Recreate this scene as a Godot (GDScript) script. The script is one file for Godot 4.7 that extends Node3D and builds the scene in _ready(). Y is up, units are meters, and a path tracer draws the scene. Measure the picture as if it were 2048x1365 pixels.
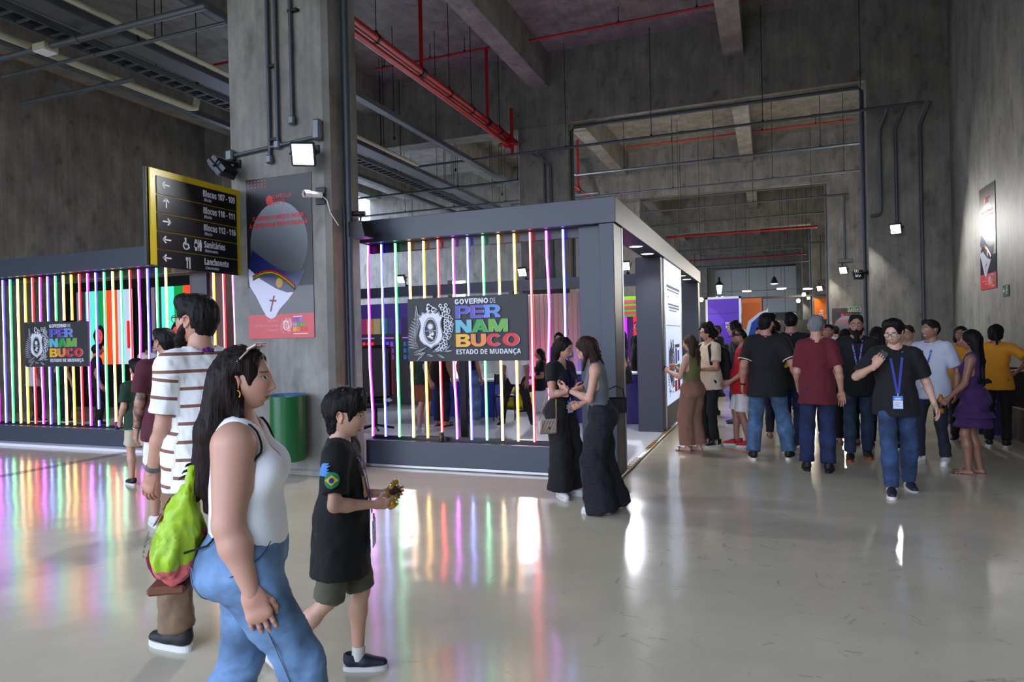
extends Node3D
# An exhibition hall of raw concrete: a stand with coloured light tubes, visitors walking past.
var used := {}
var M := {}
var T := {}

class MB:
	var v := PackedVector3Array()
	var n := PackedVector3Array()
	var uv := PackedVector2Array()
	var col := PackedColorArray()
	var ix := PackedInt32Array()
	var colored := false
	var tint := Color.WHITE
	func p(a: Vector3, b: Vector3, c := Vector2.ZERO) -> int:
		v.push_back(a)
		n.push_back(b)
		uv.push_back(c)
		if colored:
			col.push_back(tint)
		return v.size() - 1
	func t(a: int, b: int, c: int) -> void:
		var f := (v[b] - v[a]).cross(v[c] - v[a])
		if f.dot(n[a] + n[b] + n[c]) > 0.0:
			ix.push_back(a)
			ix.push_back(c)
			ix.push_back(b)
		else:
			ix.push_back(a)
			ix.push_back(b)
			ix.push_back(c)
	func quad(a: Vector3, b: Vector3, c: Vector3, d: Vector3, m: Vector3) -> void:
		var i := p(a, m, Vector2(0, 1))
		var j := p(b, m, Vector2(1, 1))
		var k := p(c, m, Vector2(1, 0))
		var l := p(d, m, Vector2(0, 0))
		t(i, j, k)
		t(i, k, l)
	func box(c: Vector3, s: Vector3, bev := 0.0, B := Basis()) -> MB:
		var h := s * 0.5
		var bb := minf(bev, minf(h.x, minf(h.y, h.z)) * 0.9)
		var P := {}
		for sx in [-1, 1]:
			for sy in [-1, 1]:
				for sz in [-1, 1]:
					for a in 3:
						var q := Vector3(sx * (h.x - bb), sy * (h.y - bb), sz * (h.z - bb))
						q[a] = [sx, sy, sz][a] * h[a]
						P[[sx, sy, sz, a]] = c + B * q
		var S := [-1, 1]
		for a in 3:
			var b1 := (a + 1) % 3
			var c1 := (a + 2) % 3
			for s0 in S:
				var m := Vector3.ZERO
				m[a] = s0
				var qs := []
				for e in [[-1, -1], [1, -1], [1, 1], [-1, 1]]:
					var k := [0, 0, 0, a]
					k[a] = s0
					k[b1] = e[0]
					k[c1] = e[1]
					qs.append(P[k])
				quad(qs[0], qs[1], qs[2], qs[3], B * m)
			if bb > 0.0:
				for s1 in S:
					for s2 in S:
						var qs2 := []
						var m2 := Vector3.ZERO
						m2[b1] = s1
						m2[c1] = s2
						for e in [[-1, b1], [1, b1], [1, c1], [-1, c1]]:
							var k := [0, 0, 0, e[1]]
							k[a] = e[0]
							k[b1] = s1
							k[c1] = s2
							qs2.append(P[k])
						quad(qs2[0], qs2[1], qs2[2], qs2[3], (B * m2).normalized())
		if bb > 0.0:
			for sx in S:
				for sy in S:
					for sz in S:
						var m3 := (B * Vector3(sx, sy, sz)).normalized()
						t(p(P[[sx, sy, sz, 0]], m3), p(P[[sx, sy, sz, 1]], m3), p(P[[sx, sy, sz, 2]], m3))
		return self
	func lo_hi(a: Vector3, b: Vector3, bev := 0.0) -> MB:
		return box((a + b) * 0.5, (b - a).abs(), bev)
	func tube(pts: Array, r, sides := 8, caps := true) -> MB:
		var count := pts.size()
		var up := Vector3.UP
		var prev := Vector3.ZERO
		var rings := []
		var run := 0.0
		for i in count:
			var d: Vector3 = (pts[mini(i + 1, count - 1)] - pts[maxi(i - 1, 0)]).normalized()
			if i == 0:
				up = Vector3.UP if absf(d.y) < 0.9 else Vector3.RIGHT
			else:
				run += (pts[i] - pts[i - 1]).length()
			var side := d.cross(up).normalized()
			up = side.cross(d).normalized()
			var rr: float = r[i] if r is Array else r
			var ring := []
			for k in sides + 1:
				var a := TAU * k / sides
				var m := side * cos(a) + up * sin(a)
				ring.append(p(pts[i] + m * rr, m, Vector2(float(k) / sides, run)))
			rings.append(ring)
			prev = d
			if caps and (i == 0 or i == count - 1):
				var dn := -d if i == 0 else d
				var c := p(pts[i], dn)
				for k in sides:
					t(c, p(v[ring[k]], dn), p(v[ring[k + 1]], dn))
		for i in count - 1:
			for k in sides:
				t(rings[i][k], rings[i][k + 1], rings[i + 1][k + 1])
				t(rings[i][k], rings[i + 1][k + 1], rings[i + 1][k])
		return self
	func lathe(prof: Array, seg := 24, c := Vector3.ZERO, B := Basis(), from := 0.0, to := TAU) -> MB:
		var rings := []
		for i in prof.size():
			var a: Vector2 = prof[maxi(i - 1, 0)]
			var b: Vector2 = prof[mini(i + 1, prof.size() - 1)]
			var tn := (b - a).normalized()
			var ring := []
			for k in seg + 1:
				var an := from + (to - from) * k / seg
				var dir := Vector3(cos(an), 0, sin(an))
				ring.append(p(c + B * (dir * prof[i].x + Vector3(0, prof[i].y, 0)), (B * (dir * tn.y - Vector3(0, tn.x, 0))).normalized(), Vector2(float(k) / seg, float(i) / (prof.size() - 1))))
			rings.append(ring)
		for i in prof.size() - 1:
			for k in seg:
				t(rings[i][k], rings[i][k + 1], rings[i + 1][k + 1])
				t(rings[i][k], rings[i + 1][k + 1], rings[i + 1][k])
		return self
	func prism(poly: PackedVector2Array, z0: float, z1: float, X := Transform3D(), sides := true) -> MB:
		var tri := Geometry2D.triangulate_polygon(poly)
		for s in [[z1, 1.0], [z0, -1.0]]:
			var m: Vector3 = X.basis * Vector3(0, 0, s[1])
			var base := v.size()
			for q in poly:
				p(X * Vector3(q.x, q.y, s[0]), m.normalized(), q)
			for i in range(0, tri.size(), 3):
				t(base + tri[i], base + tri[i + 1], base + tri[i + 2])
		if sides:
			var turn := 1.0 if Geometry2D.is_polygon_clockwise(poly) else -1.0
			for i in poly.size():
				var a := poly[i]
				var b := poly[(i + 1) % poly.size()]
				var e := (b - a).normalized() * turn
				quad(X * Vector3(a.x, a.y, z0), X * Vector3(b.x, b.y, z0), X * Vector3(b.x, b.y, z1), X * Vector3(a.x, a.y, z1), (X.basis * Vector3(-e.y, e.x, 0)).normalized())
		return self
	func add(o: MB, X: Transform3D, flip := false) -> MB:
		var base := v.size()
		for i in o.v.size():
			v.push_back(X * o.v[i])
			n.push_back((X.basis * o.n[i]).normalized())
			uv.push_back(o.uv[i] if o.uv.size() else Vector2.ZERO)
			if colored:
				col.push_back(o.col[i] if o.col.size() else tint)
		for i in range(0, o.ix.size(), 3):
			ix.push_back(base + o.ix[i])
			ix.push_back(base + o.ix[i + (2 if flip else 1)])
			ix.push_back(base + o.ix[i + (1 if flip else 2)])
		return self
	func mesh() -> ArrayMesh:
		var a := []
		a.resize(Mesh.ARRAY_MAX)
		a[Mesh.ARRAY_VERTEX] = v
		a[Mesh.ARRAY_NORMAL] = n
		if uv.size() == v.size():
			a[Mesh.ARRAY_TEX_UV] = uv
		if col.size() == v.size():
			a[Mesh.ARRAY_COLOR] = col
		a[Mesh.ARRAY_INDEX] = ix
		var m := ArrayMesh.new()
		if ix.size():
			m.add_surface_from_arrays(Mesh.PRIMITIVE_TRIANGLES, a)
		return m

func numbered(called: String) -> String:
	if not used.has(called):
		used[called] = 0
		return called
	used[called] += 1
	return "%s_%03d" % [called, used[called]]

func tag(o: Node, label := "", category := "", group := "", kind := "") -> Node:
	if label: o.set_meta("label", label)
	if category: o.set_meta("category", category)
	if group: o.set_meta("group", group)
	if kind: o.set_meta("kind", kind)
	return o

func thing(called: String, label: String, category: String, at := Vector3.ZERO, turn := 0.0, group := "") -> Node3D:
	var o := Node3D.new()
	o.name = numbered(called)
	add_child(o)
	o.position = at
	o.rotation.y = turn
	tag(o, label, category, group)
	return o

func obj(called: String, mb, m: Material, parent: Node = null, label := "") -> MeshInstance3D:
	var o := MeshInstance3D.new()
	o.mesh = mb.mesh() if mb is MB else mb
	o.material_override = m
	if parent:
		o.name = called
		parent.add_child(o, true)
	else:
		o.name = numbered(called)
		add_child(o)
	if label: o.set_meta("label", label)
	return o

func struct(called: String, mb, m: Material, label := "") -> MeshInstance3D:
	var o := obj(called, mb, m)
	tag(o, label, "", "", "structure")
	return o

func dup(o: Node3D, label := "", at := Vector3.INF, group := "") -> Node3D:
	var r: Node3D = o.duplicate()
	r.name = numbered(String(o.name).rstrip("0123456789").rstrip("_"))
	add_child(r)
	if at != Vector3.INF: r.position = at
	tag(r, label, "", group)
	return r

func bx(c: Vector3, s: Vector3, b := 0.0) -> MB:
	return MB.new().box(c, s, b)

func lin(r: float, g: float, b: float) -> Color:
	return Color(r, g, b).srgb_to_linear()

func mat(key: String, c: Color, rough := 0.7, metal := 0.0) -> StandardMaterial3D:
	if M.has(key): return M[key]
	var m := StandardMaterial3D.new()
	m.albedo_color = c
	m.roughness = rough
	m.metallic = metal
	M[key] = m
	return m

func glow(key: String, c: Color, power: float) -> StandardMaterial3D:
	if M.has(key): return M[key]
	var m := mat(key, c, 0.5)
	m.emission_enabled = true
	m.emission = c
	m.emission_energy_multiplier = power
	return m

func font(kind := "Droid Sans", weight := 400, bold := 0.0) -> Font:
	var f := SystemFont.new()
	f.font_names = PackedStringArray([kind])
	f.font_weight = weight
	if bold == 0.0: return f
	var w := FontVariation.new()
	w.base_font = f
	w.variation_embolden = bold
	return w

func text(said: String, height: float, depth: float, f: Font, stretch := 1.0, align := HORIZONTAL_ALIGNMENT_LEFT) -> ArrayMesh:
	# lettering whose capitals are `height` tall, starting at x = 0 on the baseline, facing +z
	var tm := TextMesh.new()
	tm.text = said
	tm.font = f
	tm.font_size = 64
	tm.pixel_size = height / 46.0
	tm.depth = depth
	tm.curve_step = 2.0
	tm.horizontal_alignment = align
	tm.vertical_alignment = VERTICAL_ALIGNMENT_CENTER
	var a := tm.get_mesh_arrays()
	var pts: PackedVector3Array = a[Mesh.ARRAY_VERTEX]
	var lo := 1e9
	for q in pts: lo = minf(lo, q.x)
	if align == HORIZONTAL_ALIGNMENT_CENTER or align == HORIZONTAL_ALIGNMENT_RIGHT: lo = 0.0
	for i in pts.size():
		pts[i] = Vector3((pts[i].x - lo) * stretch, pts[i].y + height * 0.478, pts[i].z)
	a[Mesh.ARRAY_VERTEX] = pts
	var m := ArrayMesh.new()
	m.add_surface_from_arrays(Mesh.PRIMITIVE_TRIANGLES, a)
	return m

func noise(kind: int, freq: float, oct: int, s: int, w := 512, h := 512) -> PackedByteArray:
	var f := FastNoiseLite.new()
	f.noise_type = kind
	f.frequency = freq
	f.fractal_octaves = oct
	f.seed = s
	return f.get_seamless_image(w, h).get_data()

func waves(n: int, f0: int, f1: int, s: int) -> ImageTexture:
	# smooth rolling relief that repeats, kept in floats so that it has no steps
	var rng := RandomNumberGenerator.new()
	rng.seed = s
	var w := []
	for k in 18:
		var fx := rng.randi_range(-f1, f1)
		var fy := rng.randi_range(f0, f1)
		w.append([fx, fy, rng.randf_range(0, TAU), 1.0 / (1.0 + sqrt(fx * fx + fy * fy))])
	var d := PackedFloat32Array()
	d.resize(n * n)
	for y in n:
		for x in n:
			var h := 0.0
			for q in w: h += q[3] * sin(TAU * (q[0] * x + q[1] * y) / n + q[2])
			d[y * n + x] = 0.5 + h * 0.2
	return tex(Image.create_from_data(n, n, false, Image.FORMAT_RF, d.to_byte_array()))

func tex(im: Image) -> ImageTexture:
	return ImageTexture.create_from_image(im)

func make_textures() -> void:
	var S := 512
	# concrete: cloudy patches, vertical formwork streaks, pin holes, darker stains
	var cloud := noise(FastNoiseLite.TYPE_SIMPLEX_SMOOTH, 0.008, 4, 3)
	var fine := noise(FastNoiseLite.TYPE_SIMPLEX_SMOOTH, 0.06, 3, 7)
	var stain := noise(FastNoiseLite.TYPE_SIMPLEX_SMOOTH, 0.014, 5, 21)
	var st := noise(FastNoiseLite.TYPE_SIMPLEX_SMOOTH, 0.05, 3, 11, 512, 32)
	var pits := noise(FastNoiseLite.TYPE_CELLULAR, 0.09, 1, 5)
	var data := PackedByteArray()
	var hd := PackedByteArray()
	data.resize(S * S * 3)
	hd.resize(S * S)
	for y in S:
		for x in S:
			var i := y * S + x
			var k := st[((y >> 4) % 32) * 512 + x] * 0.5 + st[(((y >> 4) + 1) % 32) * 512 + x] * 0.5
			var val := 172.0 + (cloud[i] - 128) * 0.2 + (fine[i] - 128) * 0.07 + (k - 128) * 0.09
			var s := maxf(0.0, stain[i] - 165.0)
			val -= s * 0.45
			if pits[i] < 8: val -= 14.0
			data[i * 3] = clampi(int(val), 0, 255)
			data[i * 3 + 1] = clampi(int(val * 0.985), 0, 255)
			data[i * 3 + 2] = clampi(int(val * 0.95 - s * 0.05), 0, 255)
			hd[i] = clampi(int(128 + (fine[i] - 128) * 0.4 + (k - 128) * 0.5 - (40 if pits[i] < 8 else 0)), 0, 255)
	T.concrete = tex(Image.create_from_data(S, S, false, Image.FORMAT_RGB8, data))
	T.concrete_h = tex(Image.create_from_data(S, S, false, Image.FORMAT_L8, hd))
	# polished floor: gentle clouds in cream and grey, fine grit
	var fi := waves(S, 1, 14, 31).get_image().get_data().to_float32_array()
	var fj := waves(S, 6, 40, 37).get_image().get_data().to_float32_array()
	for i in S * S:
		var val := 206.0 + (fi[i] - 0.5) * 22.0 + (fj[i] - 0.5) * 14.0 + (hash(i) % 7) - 3
		data[i * 3] = clampi(int(val), 0, 255)
		data[i * 3 + 1] = clampi(int(val * 0.972), 0, 255)
		data[i * 3 + 2] = clampi(int(val * 0.905), 0, 255)
		hd[i] = clampi(int(36 + (fi[i] - 0.5) * 18.0 + (fj[i] - 0.5) * 12.0), 0, 255)
	T.floor = tex(Image.create_from_data(S, S, false, Image.FORMAT_RGB8, data))
	T.floor_r = tex(Image.create_from_data(S, S, false, Image.FORMAT_L8, hd))
	T.floor_h = waves(256, 1, 7, 5)
	# scuffs and drips on the floor, drawn where they lie: x -8..6 m, z -12..0 m, 1 px = 11.7 mm
	var sc := Image.create_empty(1200, 1024, false, Image.FORMAT_RGBA8)
	sc.fill(Color(0.2, 0.2, 0.21, 0.0))
	var rng := RandomNumberGenerator.new()
	rng.seed = 77
	for k in 520:
		var cx := rng.randf_range(-7.5, 5.5)
		var cz := rng.randf_range(-9.5, -0.6)
		if k > 200:
			cx = rng.randf_range(-1.0, 3.6)
			cz = rng.randf_range(-5.8, -1.8)
		var L := rng.randf_range(0.005, 0.12) * (2.0 if rng.randf() > 0.93 else 1.0)
		scuff(sc, rng, cx, cz, rng.randf_range(0, TAU), L, rng.randf_range(0.08, 0.4))
	for k in 46: # the long curved tyre mark and the one crossing it
		var u := k / 45.0
		scuff(sc, rng, 0.62 + u * 1.0, -3.38 - 0.33 * sin(u * 1.9), 0.5 - u * 0.9, 0.05, 0.5 * rng.randf() + 0.12)
		if k % 2 == 0: scuff(sc, rng, 1.0 + u * 0.32, -3.52 + u * 1.1, 1.3, 0.05, 0.4 * rng.randf() * (1.0 - u * 0.6))
	for k in 40:
		scuff(sc, rng, rng.randf_range(0.1, 0.9), rng.randf_range(-2.75, -2.45), rng.randf_range(-0.5, 0.6), rng.randf_range(0.01, 0.05), rng.randf_range(0.1, 0.5))
	for k in 60:
		scuff(sc, rng, rng.randf_range(-0.9, 1.9), -5.1 + rng.randf_range(-0.5, 0.5), rng.randf_range(0, TAU), rng.randf_range(0.01, 0.07), rng.randf_range(0.1, 0.6))
	T.scuff = tex(sc)
	# denim
	var dn := noise(FastNoiseLite.TYPE_SIMPLEX_SMOOTH, 0.01, 4, 51, 256, 256)
	var dw := PackedByteArray()
	dw.resize(256 * 256 * 3)
	var dh := PackedByteArray()
	dh.resize(256 * 256)
	for y in 256:
		for x in 256:
			var i := y * 256 + x
			var tw := 8.0 if (x + y) % 4 < 2 else -8.0
			var val := 205.0 + (dn[i] - 128) * 0.5 + tw + (hash(i * 7 + 3) % 17) - 8
			for c in 3: dw[i * 3 + c] = clampi(int(val * [0.97, 0.99, 1.0][c]), 0, 255)
			dh[i] = clampi(int(128 + tw * 4 + (dn[i] - 128) * 0.3), 0, 255)
	T.denim = tex(Image.create_from_data(256, 256, false, Image.FORMAT_RGB8, dw))
	T.weave_h = tex(Image.create_from_data(256, 256, false, Image.FORMAT_L8, dh))
	# strands of hair: stretched along v
	var hs := noise(FastNoiseLite.TYPE_SIMPLEX_SMOOTH, 0.09, 3, 61, 512, 16)
	var hb := PackedByteArray()
	hb.resize(512 * 256)
	var hc := PackedByteArray()
	hc.resize(512 * 256 * 3)
	for y in 256:
		for x in 512:
			var f := fmod(y / 16.0, 1.0)
			var a := hs[(y >> 4) % 16 * 512 + x] * (1.0 - f) + hs[((y >> 4) + 1) % 16 * 512 + x] * f
			hb[y * 512 + x] = int(a)
			for c in 3: hc[(y * 512 + x) * 3 + c] = clampi(int(150 + (a - 128) * 0.75), 0, 255)
	T.hair_h = tex(Image.create_from_data(512, 256, false, Image.FORMAT_L8, hb))
	T.hair = tex(Image.create_from_data(512, 256, false, Image.FORMAT_RGB8, hc))
	# soft wrinkles for cloth
	T.cloth_h = waves(192, 1, 9, 8)
	# dark plaid
	var pl := Image.create_empty(128, 128, false, Image.FORMAT_RGB8)
	pl.fill(Color(0.055, 0.06, 0.075))
	for k in [[10, 3, 0.05], [40, 12, 0.02], [70, 3, 0.06], [100, 14, 0.02]]:
		for y in 128:
			for x in k[1]:
				for q in [[k[0] + x, y], [y, k[0] + x]]:
					var c := pl.get_pixel(q[0], q[1])
					pl.set_pixel(q[0], q[1], Color(c.r + k[2], c.g + k[2], c.b + k[2] * 1.5))
	T.plaid = tex(pl)
	# brown stripes on white jersey: one stripe every repeat
	var sp := Image.create_empty(8, 128, false, Image.FORMAT_RGB8)
	sp.fill(Color(0.92, 0.915, 0.90))
	sp.fill_rect(Rect2i(0, 52, 8, 24), Color(0.50, 0.34, 0.29))
	T.stripes = tex(sp)

func scuff(im: Image, rng: RandomNumberGenerator, x: float, z: float, a: float, L: float, alpha: float) -> void:
	var n := maxi(1, int(L / 0.006))
	for k in n:
		var u := (k / float(n) - 0.5) * L
		var px := int((x + cos(a) * u + 8.0) / 14.0 * 1200)
		var py := int((z + sin(a) * u + 12.0) / 12.0 * 1024)
		if px > 0 and py > 0 and px < 1199 and py < 1023 and rng.randf() < 0.8:
			var c := im.get_pixel(px, py)
			im.set_pixel(px, py, Color(0.17, 0.17, 0.19, maxf(c.a, alpha * rng.randf_range(0.5, 1.0))))

func make_materials() -> void:
	for q in [["concrete", Color(0.71, 0.71, 0.695), 0.62]]:
		var m := mat(q[0], q[1], q[2])
		m.albedo_texture = T.concrete
		m.uv1_triplanar = true
		m.uv1_world_triplanar = true
		m.uv1_scale = Vector3(0.31, 0.17, 0.31)
		m.heightmap_enabled = true
		m.heightmap_texture = T.concrete_h
		m.heightmap_scale = 0.2
	var f := mat("floor", Color(0.95, 0.93, 0.87), 1.0)
	f.albedo_texture = T.floor
	f.roughness_texture = T.floor_r
	f.roughness_texture_channel = BaseMaterial3D.TEXTURE_CHANNEL_RED
	f.heightmap_enabled = true
	f.heightmap_texture = T.floor_h
	f.heightmap_scale = 0.4
	f.uv1_triplanar = true
	f.uv1_world_triplanar = true
	f.uv1_scale = Vector3(0.41, 0.41, 0.41)
	f.detail_enabled = true
	f.detail_albedo = T.scuff
	f.detail_blend_mode = BaseMaterial3D.BLEND_MODE_MIX
	f.detail_uv_layer = BaseMaterial3D.DETAIL_UV_2
	mat("galvanised", Color(0.42, 0.44, 0.46), 0.45, 0.7)
	mat("conduit", Color(0.30, 0.33, 0.36), 0.5, 0.4)
	mat("dark_steel", Color(0.09, 0.095, 0.1), 0.5, 0.3)
	mat("tray", Color(0.33, 0.36, 0.38), 0.5, 0.5)
	mat("red_pipe", Color(0.62, 0.07, 0.09), 0.4)
	mat("cream_pipe", Color(0.66, 0.66, 0.55), 0.5)
	mat("yellow_pipe", Color(0.72, 0.45, 0.03), 0.5)
	mat("stand_grey", Color(0.21, 0.235, 0.285), 0.42)
	mat("stand_black", Color(0.02, 0.02, 0.025), 0.35)
	mat("alu", Color(0.75, 0.76, 0.77), 0.35, 0.6)
	mat("deck", Color(0.86, 0.87, 0.9), 0.25)
	mat("white", Color(0.9, 0.9, 0.9), 0.5)
	mat("black", Color(0.012, 0.012, 0.014), 0.5)
	mat("matte_black", Color(0.02, 0.02, 0.022), 0.85)

const FR := [4.4, -6.6, -17.6, -28.6, -39.6, -50.6, -61.6] # front faces of the concrete frames
const LEFT := -17.8
const RIGHT := 3.86
const SLAB := 9.4

func build_setting() -> void:
	var C: Material = M.concrete
	# floor
	var fm := ArrayMesh.new()
	var a := []
	a.resize(Mesh.ARRAY_MAX)
	var F := MB.new()
	F.box(Vector3(-6.9, -0.15, -22.0), Vector3(23.2, 0.3, 92.0))
	var uv2 := PackedVector2Array()
	for q in F.v: uv2.push_back(Vector2((q.x + 8.0) / 14.0, (q.z + 12.0) / 12.0))
	a[Mesh.ARRAY_VERTEX] = F.v
	a[Mesh.ARRAY_NORMAL] = F.n
	a[Mesh.ARRAY_TEX_UV] = F.uv
	a[Mesh.ARRAY_TEX_UV2] = uv2
	a[Mesh.ARRAY_INDEX] = F.ix
	fm.add_surface_from_arrays(Mesh.PRIMITIVE_TRIANGLES, a)
	var fl := struct("floor", fm, M.floor, "polished cream concrete floor with scuff marks")
	for k in 3:
		obj("expansion_joint", bx(Vector3(-8.94 - k * 0.07, 0.0, -2.6), Vector3(0.014, 0.004, 9.6)), M.matte_black, fl)
	struct("ceiling", MB.new().lo_hi(Vector3(LEFT - 0.6, SLAB, 4.4), Vector3(RIGHT + 0.6, SLAB + 0.4, -66.6)), C, "grey concrete ceiling slab")
	struct("wall_right", bx(Vector3(RIGHT + 0.3, 4.7, -22.0), Vector3(0.6, 9.4, 92.0)), M.concrete, "right concrete wall with satin cast surface")
	# the left wall: open between frames where daylight comes in
	var wl := MB.new()
	wl.lo_hi(Vector3(LEFT - 0.6, 0, 4.4), Vector3(LEFT, SLAB, -18.2))
	struct("wall_left", wl, M.concrete, "dark left concrete wall above the stand")
	var wl2 := MB.new()
	wl2.lo_hi(Vector3(LEFT - 0.6, 8.6, -18.2), Vector3(LEFT, SLAB, -62.0))
	for z in [-28.6, -39.6, -50.6, -61.6]:
		wl2.lo_hi(Vector3(LEFT - 0.6, 0, z), Vector3(LEFT, 8.7, z - 0.8))
	struct("wall_left_upper", wl2, C, "concrete lintel and posts over the open bays")
	struct("bounce_yard", MB.new().lo_hi(Vector3(LEFT - 0.6, -0.3, -18.0), Vector3(LEFT - 26.0, -0.02, -62.0)), M.bounce_yard, "unseen pale yard outside the open bays")  # unseen ground slab, added to throw skylight up into the open bays
	struct("wall_back", MB.new().lo_hi(Vector3(LEFT - 0.6, 0, -66.0), Vector3(RIGHT + 0.6, SLAB, -66.6)), M.concrete, "pale far end wall")
	# frames: column pair, pier by the right wall and the deep cross beam
	for i in FR.size():
		var z: float = FR[i]
		var w := MB.new()
		w.lo_hi(Vector3(2.2, 0, z), Vector3(RIGHT + 0.1, 7.42, z - 0.62))
		w.lo_hi(Vector3(LEFT, 7.42, z), Vector3(RIGHT + 0.1, SLAB + 0.05, z - 0.62))
		if i >= 2:
			w.lo_hi(Vector3(-6.45, 0, z + 0.02), Vector3(-5.04, 7.42, z - 0.64), 0.02)
			w.lo_hi(Vector3(LEFT, 0, z), Vector3(LEFT + 0.7, 7.42, z - 0.62))
		if i == 3: # the daylit cross wall seen through the stand, with two openings
			var cw := MB.new().lo_hi(Vector3(LEFT - 3.0, 4.4, z + 0.01), Vector3(-6.45, 7.42, z - 0.5))
			for r in [[LEFT - 3.0, -14.2], [-13.2, -10.6], [-9.2, -6.4]]:
				cw.lo_hi(Vector3(r[0], 0, z + 0.01), Vector3(r[1], 4.4, z - 0.5))
			struct("wall_cross", cw, M.concrete, "daylit concrete cross wall behind the stand")
		if i == 4:
			w.lo_hi(Vector3(LEFT, 0, z), Vector3(-6.4, 7.42, z - 0.5))
		struct("concrete_frame" if i > 1 else "cross_beam", w, C, ["deep concrete edge beam behind the viewer", "deep concrete cross beam over the foreground", "nearest concrete portal beyond the stand", "second concrete portal, pale with daylight", "third concrete portal", "fourth concrete portal", "last concrete portal"][i])
	# the big column the sign and poster hang on
	var poly := PackedVector2Array([Vector2(-6.17, -6.51), Vector2(-4.80, -6.51), Vector2(-4.735, -6.56), Vector2(-4.735, -7.11), Vector2(-6.17, -7.11)])
	var col := MB.new().prism(poly, -SLAB, 0.0, Transform3D(Basis(Vector3(1, 0, 0), Vector3(0, 0, 1), Vector3(0, -1, 0)), Vector3.ZERO))
	col.lo_hi(Vector3(-6.19, 0, -6.49), Vector3(-4.715, 0.09, -7.12), 0.02)
	struct("column", col, M.concrete, "large square concrete column with chamfered edge")
	for z in [4.4]:
		struct("column", MB.new().lo_hi(Vector3(-6.17, 0, z), Vector3(-4.74, 7.5, z - 0.6), 0.04), M.concrete, "concrete column behind the viewer")
	# beams under the slab, running down the hall
	for x in [-16.2, -11.0, -5.75, -0.7]:
		struct("ceiling_beam", MB.new().lo_hi(Vector3(x - 0.24, 8.44, 4.4), Vector3(x + 0.24, SLAB + 0.05, -66.0)), C, "long concrete ceiling beam")
	# pale cladding panels on the far end wall
	var far := thing("panel_wall", "row of pale rectangular wall panels at the far end", "wall panels", Vector3(0, 0, -62.4))
	far.set_meta("kind", "structure")
	for k in 6:
		for r in 2:
			obj("panel", bx(Vector3(-5.2 + k * 1.45, 4.3 + r * 2.0, 0), Vector3(1.42, 1.96, 0.06), 0.01), M.white_panel, far)

func rod(m: MB, x: float, z: float, y0: float, y1 := SLAB) -> void:
	m.tube([Vector3(x, y0, z), Vector3(x, y1, z)], 0.009, 5)
	m.box(Vector3(x, y0 + 0.02, z), Vector3(0.05, 0.09, 0.05), 0.005)

func x_conduit(label: String, z: float, y: float, x0: float, x1: float, r: float, m: Material, rods := [], called := "conduit", cat := "conduit", g := "") -> Node3D:
	var o := thing(called, label, cat, Vector3.ZERO, 0.0, g)
	obj("pipe", MB.new().tube([Vector3(x0, y, z), Vector3(x1, y, z)], r, 8), m, o)
	for x in rods:
		var h := MB.new()
		rod(h, x, z, y)
		obj("hanger_rod", h, M.dark_steel, o)
	var x := x0 + 2.2
	while x < x1:
		obj("coupling", MB.new().tube([Vector3(x, y, z), Vector3(x + 0.12, y, z)], r * 1.35, 8), m, o)
		x += 3.0
	return o

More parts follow.
